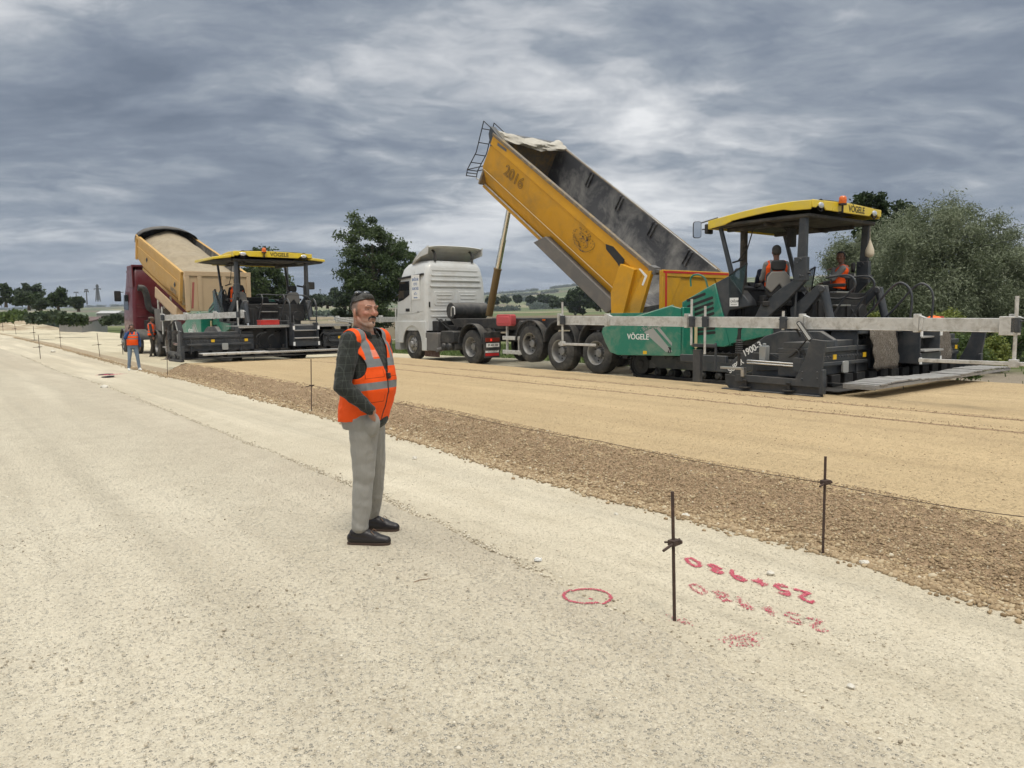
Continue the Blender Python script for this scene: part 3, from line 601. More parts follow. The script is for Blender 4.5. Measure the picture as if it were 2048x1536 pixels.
def grass():
    V = []; n = 60000; Y = rng.uniform(14, 60, n); X = rng.uniform(-0.75, 0.8, n) * Y; s = RD.x * X + RD.y * Y; t = RN.x * X + RN.y * Y
    k = (t > toe(s) + 10.9) & (t > 15.9) & (t < 60) & ~((t < 28) & (s < 11) & (rng.uniform(0, 1, n) < 0.96)); X, Y = X[k], Y[k]; z = land_z(X, Y); m = len(X); h = rng.uniform(0.06, 0.24, m) * (0.5 + Y / 60); a = rng.uniform(0, 3.14, m); w_ = 0.006 + 0.0006 * Y
    P_ = np.stack([X, Y, z - 0.03], 1); dx = np.stack([np.cos(a) * w_, np.sin(a) * w_, 0 * a], 1); tip = P_ + np.stack([rng.normal(0, 0.3, m) * h, rng.normal(0, 0.3, m) * h, h], 1)
    V = np.stack([P_ - dx, P_ + dx, tip + dx * 0.8, tip - dx * 0.5], 1).reshape(-1, 3); me = np_mesh('grass', V, np.arange(len(V)).reshape(-1, 4), M_leafB)
    at = me.attributes.new('tone', 'FLOAT', 'POINT'); at.data.foreach_set('value', np.repeat(rng.uniform(0, 0.9, m), 4).astype(np.float32)); tag(link_mesh('grass', me), 'rough grass beyond the far road edge', None, None, 'stuff')
grass()
# ================================================================ machines
M_green = mat('green_paint', (0.010, 0.19, 0.125), 0.38, dirt=0.38, dust=0.6, scale=2.2, coat=0.2, var=0.1)
M_dark = mat('dark_grey_paint', (0.038, 0.044, 0.052), 0.45, dirt=0.22, dust=0.5, scale=2.6, dirtcol=(0.26, 0.23, 0.19), var=0.2)
M_black = mat('black_steel', (0.016, 0.016, 0.017), 0.6, dirt=0.3, scale=4, dirtcol=(0.10, 0.085, 0.065), dust=0.3)
M_yellow = mat('yellow_paint', (0.74, 0.55, 0.035), 0.35, dirt=0.35, dust=0.12, coat=0.3, scale=2)
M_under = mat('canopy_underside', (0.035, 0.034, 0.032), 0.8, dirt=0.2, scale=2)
M_alu = mat('dull_aluminium', (0.56, 0.555, 0.53), 0.5, metal=0.2, dirt=0.8, scale=9, dirtcol=(0.27, 0.245, 0.20), var=0.22, bump=0.15, bscale=30)
M_steel = mat('bare_steel', (0.45, 0.44, 0.42), 0.35, metal=0.8, dirt=0.3, scale=6)
M_chrome = mat('polished_rod', (0.72, 0.70, 0.66), 0.2, metal=1.0)
M_rubber = mat('tyre_rubber', (0.035, 0.034, 0.033), 0.85, dirt=0.7, scale=3, dirtcol=(0.15, 0.135, 0.115), var=0.2)
M_rim = mat('wheel_rim', (0.30, 0.295, 0.285), 0.5, metal=0.5, dirt=0.6, scale=6, dirtcol=(0.20, 0.175, 0.14))
M_white = mat('white_paint', (0.62, 0.63, 0.62), 0.35, dirt=0.5, scale=1.8, dirtcol=(0.42, 0.39, 0.33), coat=0.3, var=0.03)
M_stick_y = mat('yellow_sticker', (0.75, 0.46, 0.02), 0.5)
M_whitedecal = mat('white_decal', (0.80, 0.80, 0.78), 0.5, var=0.02)
M_blackdecal = mat('black_decal', (0.02, 0.02, 0.02), 0.5, var=0.02)
M_greydecal = mat('grey_decal', (0.34, 0.35, 0.34), 0.5, dirt=0.4, scale=5)
M_orange = mat('beacon_lens', (0.80, 0.16, 0.01), 0.2, trans=0.2, coat=0.5)
M_lamp = mat('lamp_glass', (0.75, 0.76, 0.78), 0.12, metal=0.6)
M_hose = mat('black_hose', (0.012, 0.012, 0.012), 0.55)
M_wood = mat('weathered_plank', (0.27, 0.26, 0.245), 0.9, dirt=0.6, dirtcol=(0.42, 0.41, 0.39), scale=9, bump=0.8, bscale=40, var=0.25)
M_seat = mat('seat_cloth', (0.02, 0.02, 0.021), 0.8)
M_seatgrey = mat('grey_seat_cover', (0.20, 0.19, 0.175), 0.9, bump=0.4, bscale=30)
M_red = mat('red_plastic', (0.55, 0.035, 0.03), 0.4, dirt=0.2)
M_blue = mat('blue_plastic', (0.03, 0.065, 0.14), 0.5, dirt=0.2)
def glass_mat(name, tint, alpha):
    m, n, b = new_mat(name); b.inputs['Base Color'].default_value = (*tint, 1); b.inputs['Roughness'].default_value = 0.05; b.inputs['Alpha'].default_value = alpha
    b.inputs['Specular IOR Level'].default_value = 0.8; MATS[name] = m; return m
M_glassT = glass_mat('tinted_glass', (0.02, 0.05, 0.045), 0.55); M_glassD = glass_mat('dark_glass', (0.012, 0.014, 0.016), 0.88)
def mirror_mat():
    m, n, b = new_mat('mirror'); b.inputs['Base Color'].default_value = (0.8, 0.8, 0.8, 1); b.inputs['Metallic'].default_value = 1; b.inputs['Roughness'].default_value = 0.03; return m
M_mirror = mirror_mat()
def felt_mat():
    m, n, b = new_mat('felt_mat'); t = n.nodes.new('ShaderNodeTexCoord'); oc = t.outputs['Object']
    a = noise_(n, mapping_(n, oc, scale=(2.0, 2.0, 0.7)), 26, 7, 0.85, 1.5); c = ramp_(n, a, [(0.40, (0.03, 0.024, 0.018)), (0.5, (0.13, 0.108, 0.085)), (0.60, (0.36, 0.33, 0.28))])
    c = mix_(n, maprange_(n, noise_(n, oc, 2.2, 4, 0.6), 0.35, 0.7, 0, 0.5), c, (0.15, 0.12, 0.09)); n.links.new(c, b.inputs['Base Color']); b.inputs['Roughness'].default_value = 1
    bp = n.nodes.new('ShaderNodeBump'); bp.inputs['Strength'].default_value = 1; bp.inputs['Distance'].default_value = 0.02; n.links.new(a, bp.inputs['Height']); n.links.new(bp.outputs[0], b.inputs['Normal']); return m
M_felt = felt_mat()
def plate_mat():
    m, n, b = new_mat('tread_plate'); t = n.nodes.new('ShaderNodeTexCoord'); oc = t.outputs['Object']
    v_ = n.nodes.new('ShaderNodeTexChecker'); v_.inputs['Scale'].default_value = 22; n.links.new(mapping_(n, oc, rot=(0.0, 0.0, 0.785)), v_.inputs['Vector'])
    c = mix_(n, v_.outputs['Fac'], (0.30, 0.295, 0.28), (0.44, 0.43, 0.41)); n.links.new(c, b.inputs['Base Color']); b.inputs['Roughness'].default_value = 0.5; b.inputs['Metallic'].default_value = 0.4; return m
M_plate = plate_mat()

def catmull(pts, k=6):
    P = [Vector(p) for p in pts]; P = [P[0] * 2 - P[1]] + P + [P[-1] * 2 - P[-2]]; out = []
    for i in range(1, len(P) - 2):
        for j in range(k):
            t = j / k; a, b, c, d = P[i - 1], P[i], P[i + 1], P[i + 2]
            out.append(0.5 * ((2 * b) + (c - a) * t + (2 * a - 5 * b + 4 * c - d) * t * t + (3 * b - a - 3 * c + d) * t ** 3))
    out.append(P[-2]); return out

def rrect(x0, x1, z0, z1, r, n=4):
    o = []
    for cx, cz, a0 in ((x1 - r, z1 - r, 0), (x0 + r, z1 - r, 90), (x0 + r, z0 + r, 180), (x1 - r, z0 + r, 270)):
        for i in range(n + 1):
            a = math.radians(a0 + 90 * i / n); o.append((cx + r * math.cos(a), cz + r * math.sin(a)))
    return o

PS0, PT0, PZ0 = 9.0, 14.2, 0.12
def px_at(t):                         # tracer for the right paver: pixels on the plane at distance t -> local x, z
    def f(*pts): return [((lambda q: (q[0] - PS0, q[1] - PZ0))(SP(px, py, t))) for px, py in pts]
    return f

def build_paver(M, label, left):
    e = empty('road_paver', M, label, 'paver')
    tr13 = px_at(12.95); NY = 1.25
    # ---------------- crawler tracks
    for sgn in (1, -1):
        y0, y1 = (0.95, 1.27) if sgn > 0 else (-1.27, -0.95); yo = 1.27 if sgn > 0 else -1.27
        xa, xb, R_ = -0.62, 2.62, 0.33; loop = []
        for i in range(13): a = math.pi / 2 - math.pi * i / 12; loop.append((xb + R_ * math.cos(a), R_ + R_ * math.sin(a)))
        for i in range(13): a = -math.pi / 2 - math.pi * i / 12; loop.append((xa + R_ * math.cos(a), R_ + R_ * math.sin(a)))
        seg = []; n = len(loop)
        for i in range(n):
            p, q = Vector(loop[i]), Vector(loop[(i + 1) % n]); k = max(1, int(round((q - p).length / 0.155))) if (q - p).length > 0.2 else 1
            for j in range(k): seg.append((p.lerp(q, j / k), p.lerp(q, (j + 1) / k)))
        mb = MB()
        for p, q in seg:
            c = (p + q) / 2; d = (q - p); L_s = d.length * 0.5; ang = math.atan2(d.y, d.x)
            Mx = Matrix.Translation((c.x, 0, c.y)) @ Matrix.Rotation(-ang, 4, 'Y')
            mb.box(-L_s * 0.93, L_s * 0.93, y0, y1, -0.028, 0.0, 0, Mx); mb.box(-0.016, 0.016, y0, y1, -0.01, 0.035 if False else 0.03, 0, Mx)
            for yy in (y0 + 0.06, y1 - 0.06): mb.box(-L_s, L_s, yy - 0.03, yy + 0.03, -0.085, -0.028, 0, Mx)
        mb.build('crawler_track', M_black, e, 0.004)
        mb = MB(); yi = (y0 + y1) / 2
        mb.prism([(-0.55, 0.26), (2.15, 0.26), (2.35, 0.40), (2.3, 0.54), (-0.55, 0.54)], yi - 0.10, yi + 0.13 * sgn if sgn > 0 else yi + 0.10)
        mb.box(2.2, 2.75, yi - 0.12, yi + 0.12, 0.25, 0.43); mb.box(0.95, 1.55, yi + 0.125 * sgn, yi + 0.15 * sgn, 0.40, 0.50)
        mb.bolts([(x, y1 - 0.02, 0.5) for x in (0.2, 0.4, 0.6, 1.7, 1.9)], 0.02, 0.02) if sgn > 0 else None
        mb.build('track_frame', M_dark, e, 0.012)
        for k in range(7):
            mb = MB(); mb.lathe([(0.0, -0.15), (0.075, -0.15), (0.075, -0.11), (0.095, -0.10), (0.095, 0.10), (0.07, 0.11), (0.05, 0.15), (0, 0.15)], (-0.30 + k * 0.41, yi, 0.165), 16); mb.build('track_roller', M_black, e)
        for xx in (xa, xb):
            mb = MB(); mb.lathe([(0, -0.13), (0.23, -0.13), (0.245, 0.0), (0.23, 0.13), (0.10, 0.14), (0.08, 0.16), (0, 0.16)], (xx, yi, R_), 22); mb.build('drive_wheel', M_black, e)
    # ---------------- chassis and engine housing
    mb = MB(); mb.box(-1.1, 2.5, -0.98, 0.98, 0.36, 1.0); mb.box(-1.0, 1.3, -1.2, 1.2, 0.82, 1.12); mb.build('chassis', M_black, e, 0.02)
    deck = [(-1.05, 1.02), (0.50, 1.02), (0.50, 1.26), (-1.05, 1.26)]
    mb = MB(); mb.prism(deck, -1.24, 1.24); mb.box(-1.0, 0.45, -1.26, 1.26, 1.26, 1.29); mb.box(-1.25, -1.04, -1.15, 1.15, 0.62, 1.2); mb.build('operator_platform', M_dark, e, 0.012)
    hood = tr13((1366, 604), (1432, 566), (1440, 600), (1452, 645), (1462, 690), (1450, 694), (1388, 690), (1376, 655), (1366, 632))
    x0h = hood[0][0]
    for sgn in (1, -1):
        ya, yb = (1.10, 1.29) if sgn > 0 else (-1.29, -1.10)
        mb = MB(); mb.prism(hood, ya, yb); mb.build('engine_cover', M_green, e, 0.02)
        mb = MB(); mb.prism([(hood[3][0] + .01, 1.30), (-0.75, 1.22), (-0.75, 1.05), (-0.2, 0.93), (hood[4][0] - 0.02, 0.86), (hood[4][0] - 0.01, 0.80), (hood[4][0] + .02, 0.84)][:6], ya + 0.004 * sgn, yb + 0.003 * sgn); mb.build('fender_panel', M_green, e, 0.01)
        # cooling louvres
        yo = yb if sgn > 0 else ya
        mb = MB()
        for i, (za, zb) in enumerate(((1.86, 1.80), (1.75, 1.70), (1.64, 1.59), (1.53, 1.49), (1.42, 1.385), (1.16, 1.15), (1.07, 1.065))):
            xa = x0h - 0.12 - 0.01 * i; xb = 0.62 - 0.012 * i if i else 0.80
            c = Vector(((xa + xb) / 2, 0, (za + zb) / 2 - 0.02)); L_h = (xa - xb) / 2; Mx = Matrix.Translation(c) @ Matrix.Rotation(math.radians(16 if i < 5 else 5), 4, 'Y')
            pts = rrect(-L_h, L_h, -0.03, 0.03, 0.028, 3)
            mb.prism(pts, yo - 0.01 * sgn, yo + 0.004 * sgn, 0, Mx)
        mb.build('louvre', M_blackdecal, e)
    mb = MB(); hp = [(x0h - 0.02, hood[0][1] - 0.03), (hood[1][0], hood[1][1] - 0.02), (hood[2][0], hood[2][1]), (hood[2][0], 1.0), (x0h - 0.02, 1.0)]
    mb.prism(hp, -1.10, 1.10); mb.build('hood', M_green, e, 0.03)
    # dark console walls behind the hood
    con = tr13((1432, 566), (1458, 552), (1496, 600), (1500, 612), (1460, 620), (1452, 640), (1440, 600))
    for sgn in (1, -1):
        ya, yb = (1.0, 1.27) if sgn > 0 else (-1.27, -1.0); mb = MB(); mb.prism(con, ya, yb); mb.box(-0.05, 0.42, ya, yb, 1.29, 1.40); mb.build('console_wall', M_dark, e, 0.012)
        sw = tr13((1459, 551), (1495, 526), (1490, 560), (1484, 598), (1459, 600))
        mb = MB(); mb.prism(sw, yb - 0.02 if sgn > 0 else ya, yb if sgn > 0 else ya + 0.02); ws = mb.build('windshield', M_glassT, e)
        a, b_ = sw[0], sw[1]; mb = MB(); yy = 1.26 * sgn
        mb.tube([(a[0], yy, a[1]), (b_[0], yy, b_[1])], 0.018, 8); mb.tube([(b_[0], yy, b_[1] + 0.0), (sw[2][0], yy, sw[2][1]), (sw[3][0], yy, sw[3][1])], 0.014, 8); mb.build('frame', M_black, ws)
    mb = MB(); mb.box(0.30, 0.62, -0.9, 0.9, 1.29, 1.95); mb.prism([(0.25, 1.95), (0.66, 1.95), (0.62, 2.08), (0.36, 2.12)], -0.45, 0.45); mb.build('dashboard', M_black, e, 0.02)
    # ---------------- hopper
    hw = px_at(12.55)((1203, 664), (1206, 655), (1250, 640), (1342, 612), (1365, 618), (1365, 712), (1235, 710), (1220, 704), (1210, 684))
    for sgn in (1, -1):
        yo = 1.65 * sgn; yi = 1.57 * sgn; mb = MB(); mb.prism(hw, yi, yo)
        xr = hw[4][0]; mb.box(xr - 0.03, xr + 0.05, 1.25 * sgn, yo, 0.60, 1.60)
        top = [hw[2], hw[3], hw[4]]; mb.tube([(hw[0][0], yi, hw[0][1]), (hw[1][0], yi, hw[1][1]), (hw[2][0], yi, hw[2][1]), (hw[3][0], yi, hw[3][1])], 0.032, 8)
        mb.prismx([(yi, 1.50), (yi, 0.66), (0.75 * sgn, 0.62), (0.75 * sgn, 0.66)], xr, hw[1][0] - 0.15)
        wg = mb.build('hopper_wing', M_green, e, 0.02)
        if sgn > 0:
            y = yo + 0.003; wx = lambda px, py: px_at(12.55)((px, py))[0]
            c = wx(1276, 674); lettering('VÖGELE', 0.175, M_whitedecal, wg, face_M((c[0], y, c[1]), (-1, 0, 0), (0, 0, 1)), 1.0, 0.002, 0.002)
            mb = MB(); q = [wx(*p) for p in ((1288, 664), (1306, 656), (1345, 703), (1332, 704))]; mb.prism(q, y - 0.002, y + 0.001)
            mb.build('decal', M_greydecal, wg); mb = MB(); q = [wx(*p) for p in ((1312, 656), (1320, 656), (1344, 686), (1344, 692))]; mb.prism(q, y - 0.002, y + 0.001); mb.build('decal', M_greydecal, wg); mb = MB()
            for i in range(150):
                u = rng.uniform(0, 1); xx = 1284 + u * 36 + rng.normal(0, 4); hh = rng.exponential(6); p = wx(xx, 662 - u * 7 - hh); r = 0.012 * rng.uniform(0.4, 1) * math.exp(-hh / 22)
                mb.box(p[0] - r, p[0] + r, y - 0.002, y + 0.001, p[1] - r, p[1] + r)
            mb.build('speckle_decal', M_greydecal, wg)['kind'] = 'stuff'
            p = wx(1290, 705); mb = MB(); mb.box(p[0] - 0.055, p[0] + 0.055, y - 0.002, y + 0.002, p[1] - 0.035, p[1] + 0.035); mb.build('warning_sticker', M_stick_y, wg)
            p = wx(1339, 700); mb = MB(); mb.box(p[0] - 0.04, p[0] + 0.035, y - 0.05, y + 0.003, p[1] - 0.06, p[1] + 0.06); mb.build('latch_recess', M_blackdecal, wg)
            mb = MB(); mb.cyl((p[0] - 0.02, y + 0.01, p[1] - 0.05), (p[0] + 0.02, y + 0.015, p[1] + 0.04), 0.009); mb.build('latch', M_steel, wg)
    mb = MB(); mb.box(1.2, 3.1, -0.78, 0.78, 0.50, 0.62); mb.box(1.15, 1.3, -1.55, 1.55, 0.6, 1.5); mb.build('hopper_floor', M_green, e, 0.01)
    mb = MB(); mb.cyl((3.25, -1.1, 0.5), (3.25, 1.1, 0.5), 0.09, n=16); mb.box(2.6, 3.3, -1.0, -0.9, 0.42, 0.6); mb.box(2.6, 3.3, 0.9, 1.0, 0.42, 0.6); mb.build('push_roller', M_black, e, 0.01)
    mb = MB(); mb.tube(catmull([(0.98, 1.0, 2.02), (1.05, 1.02, 2.22), (1.22, 1.05, 2.30), (1.36, 1.08, 2.24), (1.36, 1.08, 2.05)], 5), 0.02, 8); mb.build('grab_handle', M_green, e)
    mb = MB(); mb.cyl((1.02, 1.33, 0.75), (1.02, 1.33, 1.32), 0.035, n=12); mb.cyl((1.02, 1.33, 0.45), (1.02, 1.33, 0.75), 0.018, mi=0); mb.build('wing_cylinder', M_chrome if False else mat('cream_cylinder', (0.62, 0.52, 0.30), 0.5), e)
    # ---------------- canopy
    xf, xr = 0.74, -1.50; hy = 1.27
    def zc(x): u = (x - xr) / (xf - xr); return 3.56 - 0.20 * u ** 1.6 - (0.05 * (1 - u) ** 4)
    nx, ny = 12, 8; mb = MB(); V = []; 
    for i in range(nx + 1):
        x = xr + (xf - xr) * i / nx
        for j in range(ny + 1):
            y = -hy + 2 * hy * j / ny; V.append((x, y, zc(x) + 0.05 * (1 - (y / hy) ** 4)))
    F = [(i * (ny + 1) + j, (i + 1) * (ny + 1) + j, (i + 1) * (ny + 1) + j + 1, i * (ny + 1) + j + 1) for i in range(nx) for j in range(ny)]
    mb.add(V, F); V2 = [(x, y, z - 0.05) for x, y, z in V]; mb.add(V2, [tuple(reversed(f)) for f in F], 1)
    def low_edge(x): u = (x - xr) / (xf - xr); return 0.155 if u > 0.72 or u < 0.16 else 0.125
    for sgn in (1, -1):
        side = [(xr + (xf - xr) * i / nx, zc(xr + (xf - xr) * i / nx) + 0.004) for i in range(nx + 1)]
        low = [(x, z - (0.17 if x > 0.35 or x < -1.1 else 0.13)) for x, z in side]; mb.prism(side + low[::-1], sgn * hy, sgn * (hy + 0.035))
    mb.prismx([(-hy - 0.035, zc(xf)), (hy + 0.035, zc(xf)), (hy + 0.035, zc(xf) - 0.17), (-hy - 0.035, zc(xf) - 0.17)], xf, xf + 0.03)
    zr = zc(xr)
    mb.prismx([(-hy - 0.035, zr + 0.01), (0, zr + 0.045), (hy + 0.035, zr + 0.01), (hy + 0.035, zr - 0.13), (hy - 0.1, zr - 0.13), (hy - 0.16, zr - 0.09), (hy - 0.36, zr - 0.09), (hy - 0.45, zr - 0.15), (-hy + 0.45, zr - 0.15), (-hy + 0.36, zr - 0.09), (-hy + 0.16, zr - 0.09), (-hy + 0.1, zr - 0.13), (-hy - 0.035, zr - 0.13)], xr - 0.03, xr)
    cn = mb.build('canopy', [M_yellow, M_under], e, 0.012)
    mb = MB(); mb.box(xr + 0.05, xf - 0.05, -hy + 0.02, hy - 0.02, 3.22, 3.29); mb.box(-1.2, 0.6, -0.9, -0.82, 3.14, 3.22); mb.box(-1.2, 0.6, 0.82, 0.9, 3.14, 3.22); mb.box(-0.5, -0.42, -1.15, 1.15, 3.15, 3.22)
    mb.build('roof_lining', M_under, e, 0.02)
    for sgn in (1, -1):      # side roof wings; pulled out on the left paver
        out = 0.62 if left else 0.04
        if left:
            mb = MB(); a = sgn * (hy + 0.01); b_ = sgn * (hy + out); z = 3.40
            mb.prismx([(a, z + 0.03), (b_, z - 0.02 - (0.05 if sgn > 0 else 0.0)), (b_, z - 0.10 - (0.05 if sgn > 0 else 0)), (a, z - 0.06)], xr + 0.25, xf - 0.1)
            ww = mb.build('roof_wing', M_yellow, e, 0.015)
            mb = MB(); mb.prismx([(a, z - 0.065), (b_ - 0.03 * sgn, z - 0.11 - (0.05 if sgn > 0 else 0)), (b_ - 0.1 * sgn, z - 0.16), (a, z - 0.20)], xr + 0.3, xf - 0.15); mb.build('lining', M_under, ww, 0.01)
    for sgn in (1, -1):
        mb = MB(); c = (xr - 0.035, sgn * (hy - 0.26), zr - 0.075); mb.ball(c, (0.02, 0.10, 0.055), 14, 1); mb.lathe([(0.115, 0.0), (0.115, 0.012), (0.09, 0.012), (0.09, 0.0)], (c[0] + 0.005, c[1], c[2]), 20, 'x', 0, cap=False); mb.build('work_lamp', [M_black, M_lamp], cn)
    mb = MB(); mb.cyl((xr - 0.09, 0.35, zr - 0.17), (xr - 0.09, 0.35, zr - 0.03), 0.02); mb.cyl((xr - 0.09, 0.35, zr - 0.03), (xr - 0.09, 0.35, zr + 0.0), 0.075); mb.box(xr - 0.1, xr, 0.33, 0.37, zr - 0.17, zr - 0.14); bc = mb.build('beacon_base', M_black, cn)
    mb = MB(); mb.lathe([(0.068, 0), (0.072, 0.05), (0.068, 0.11), (0.045, 0.14), (0, 0.148)], (xr - 0.09, 0.35, zr + 0.0), 18, 'z'); mb.build('beacon_lens', M_orange, bc)
    lettering('VÖGELE', 0.17, M_blackdecal, cn, face_M((xr - 0.033, -0.30 if not left else -0.18, zr - 0.062), (0, -1, 0), (0, 0, 1)), 1.0, 0.002, 0.002)
    # posts
    tp = px_at(12.98); near = tp((1606, 428), (1604, 470), (1600, 560), (1566, 590), (1530, 620), (1512, 652))
    for sgn in (1, -1):
        y = 1.17 * sgn; w0 = [0.07, 0.08, 0.10, 0.14, 0.15, 0.12]; L_, R2 = [], []
        pts = near
        for i, (x, z) in enumerate(pts):
            a = Vector(pts[max(0, i - 1)]); b_ = Vector(pts[min(len(pts) - 1, i + 1)]); d = (b_ - a).normalized(); nn = Vector((-d.y, d.x))
            L_.append((x + nn.x * w0[i], z + nn.y * w0[i])); R2.append((x - nn.x * w0[i], z - nn.y * w0[i]))
        mb = MB(); mb.prism(L_ + R2[::-1], y - 0.05, y + 0.05); pt = mb.build('roof_post', M_dark, e, 0.018)
        mb = MB(); bx = near[2][0]; 
        for zz in (2.15, 2.45): mb.cyl((bx - 0.0, y - 0.07, zz), (bx, y + 0.07, zz), 0.03, n=10)
        mb.box(bx - 0.12, bx + 0.13, y - 0.06, y + 0.06, 2.06, 2.5); mb.bolts([(bx - 0.06, y + 0.06, 2.15), (bx + 0.06, y + 0.06, 2.4)], 0.018, 0.015); mb.build('hinge_bracket', M_dark, pt, 0.01)
        fp = tp((1438, 456), (1464, 562)); mb = MB(); mb.prism([(fp[0][0] - 0.045, fp[0][1]), (fp[0][0] + 0.035, fp[0][1]), (fp[1][0] + 0.05, fp[1][1]), (fp[1][0] - 0.05, fp[1][1])], y - 0.03, y + 0.03); mb.build('roof_post', M_dark, e, 0.01)
        mb = MB(); pts = catmull([(0.25, y * 0.95, 1.5), (0.25, y * 0.95, 2.25), (0.12, y * 0.95, 2.35), (-0.02, y * 0.95, 2.2)], 4); mb.tube(pts, 0.02, 8); mb.build('grab_rail', M_dark, e)
    mb = MB(); mb.cyl((0.42, 0.55, 1.9), (0.42, 0.55, 3.34), 0.075, n=18); mb.cyl((0.42, 0.55, 1.85), (0.42, 0.55, 2.1), 0.095, n=18); mb.build('exhaust_stack', mat('exhaust', (0.06, 0.055, 0.045), 0.6, metal=0.4, dirt=0.4), e)
    mb = MB(); mb.tube([(0.30, 0.9, 2.55), (0.1, 0.9, 2.75), (-0.05, 0.9, 3.2)], 0.012, 6); mb.tube([(0.38, 1.0, 2.5), (0.22, 0.85, 2.56)], 0.02, 6); mb.build('wiper', M_black, e)
    # seats (two); those of the right paver are swivelled away from us
    for sgn in (1, -1):
        y = 0.92 * sgn if sgn > 0 else -0.86; x = -0.55 if sgn > 0 else (-0.62 if left else -0.88); yaw = (-0.1 if left else (-0.78 if sgn > 0 else 0.5))
        Q = Matrix.Translation((x, y, 0)) @ Matrix.Rotation(yaw, 4, 'Z')
        mb = MB(); mb.box(-0.20, 0.24, -0.17, 0.17, 1.29, 1.62); mb.box(-0.28, 0.30, -0.27, 0.27, 1.60, 1.70)
        for k in range(4): mb.box(-0.22, 0.24, -0.20, 0.20, 1.34 + k * 0.07, 1.37 + k * 0.07)
        st_ = mb.build('seat_base', M_black, e, 0.02, 35, Q)
        mb = MB(); mb.prism(rrect(-0.26, 0.26, 1.69, 1.82, 0.05), -0.25, 0.25); mb.build('seat_cushion', M_seat, st_, 0.02)
        bk = [(-0.24, 1.74), (-0.14, 1.76), (-0.20, 2.36), (-0.30, 2.38)]
        mb = MB(); mb.prismx(rrect(-0.22, 0.22, 1.76, 2.26, 0.10), -0.31, -0.20); mb.build('seat_back', M_seat, st_, 0.03, seg=3)
        mb = MB(); mb.prismx(rrect(-0.14, 0.14, 2.28, 2.48, 0.06), -0.33, -0.25); mb.build('headrest', M_seat, st_, 0.03)
        mb = MB(); mb.prismx([(-0.24, 1.94), (-0.13, 1.84), (-0.02, 2.02), (0.13, 1.86), (0.24, 1.96), (0.21, 2.16), (0.13, 2.26), (-0.13, 2.26), (-0.21, 2.16)], -0.335, -0.30); mb.build('seat_cover', M_seatgrey, st_, 0.02)
        for s2 in (1, -1): mb = MB(); mb.prism(rrect(-0.15, 0.2, 1.98, 2.05, 0.02), s2 * 0.28, s2 * 0.34); mb.build('armrest', M_black, st_, 0.01)
        mb = MB(); mb.prism([(0.0, 1.9), (0.35, 2.0), (0.35, 2.06), (0.0, 1.98)], y - 0.28, y + 0.20); mb.cyl((0.15, y, 1.3), (0.15, y, 1.95), 0.05); mb.build('control_panel', M_black, e, 0.02)
        # bent guard rail beside each seat
        mb = MB(); yr = 1.16 * sgn; mb.tube(catmull([(-1.15, yr, 1.3), (-1.18, yr, 2.0), (-1.28, yr, 2.18), (-1.45, yr, 2.2)], 4), 0.02, 8)
        mb.build('guard_rail', M_dark, e)
    # rear: tank wall, ladder, tubular rails
    mb = MB(); mb.box(-1.42, -1.25, -1.0, 1.0, 0.75, 1.85); mb.box(-1.46, -1.42, -0.9, -0.2, 1.0, 1.6); mb.box(-1.46, -1.42, 0.05, 0.85, 1.1, 1.7); mb.cyl((-1.42, -0.75, 1.45), (-1.5, -0.75, 1.45), 0.17, n=20); mb.build('rear_wall', M_black, e, 0.012)
    def rail(pts, r=0.02, m=M_dark, nm='guard_rail', par=e):
        mb = MB(); mb.tube(catmull(pts, 5), r, 8); return mb.build(nm, m, par)
    for ys in (0.62, -0.10):
        rail([(-1.45, ys, 2.12), (-1.75, ys, 2.15), (-1.95, ys, 2.12), (-2.02, ys, 1.95), (-1.8, ys, 1.7), (-1.55, ys, 1.3)])
        rail([(-1.42, ys, 1.75), (-1.7, ys, 1.72), (-1.85, ys, 1.75)])
    rail([(-1.50, 0.62, 2.14), (-1.5, 0.3, 2.16), (-1.5, -0.1, 2.14)]); rail([(-1.45, -0.1, 2.14), (-1.5, -0.7, 2.16), (-1.5, -1.15, 2.05), (-1.5, -1.18, 1.5)])
    for zz in (1.35, 1.6, 1.85): 
        mb = MB(); mb.box(-1.62, -1.48, -0.02, 0.52, zz - 0.015, zz + 0.015); mb.build('step', M_steel, e, 0.004)
    # lift rams for the screed
    for sgn in (1, -1):
        y = 1.05 * sgn; mb = MB(); mb.prism([(-1.0, 1.55), (-1.55, 1.98), (-1.72, 1.96), (-1.74, 1.84), (-1.6, 1.80), (-1.25, 1.40), (-1.05, 1.2)], y - 0.05, y + 0.05); mb.cyl((-1.65, y - 0.09, 1.9), (-1.65, y + 0.09, 1.9), 0.06); mb.build('lift_bracket', M_dark, e, 0.012)
        mb = MB(); mb.cyl((-1.66, y, 1.88), (-1.82, y, 1.25), 0.075, n=16); mb.cyl((-1.82, y, 1.25), (-1.92, y, 0.95), 0.035, n=12, mi=1); mb.build('lift_ram', [M_dark, M_chrome], e, 0.005)
    # hoses
    for k in range(9):
        a = rng.uniform(-0.9, 0.9); b_ = a + rng.normal(0, 0.25); mb = MB(); mb.tube(catmull([(-1.45, a, rng.uniform(1.2, 1.7)), (-1.7, a + 0.05, rng.uniform(1.0, 1.3)), (-1.95, (a + b_) / 2, rng.uniform(0.9, 1.15)), (-2.2, b_, 1.0)], 5), 0.018, 6); mb.build('hose', M_hose, e)
    # tow arms reaching from the chassis back to the screed
    arm = px_at(12.0)((1452, 745), (1470, 715), (1490, 700), (1530, 672), (1560, 662), (1640, 662), (1668, 680), (1672, 715), (1640, 705), (1600, 700), (1560, 704), (1525, 725), (1500, 742), (1470, 752))
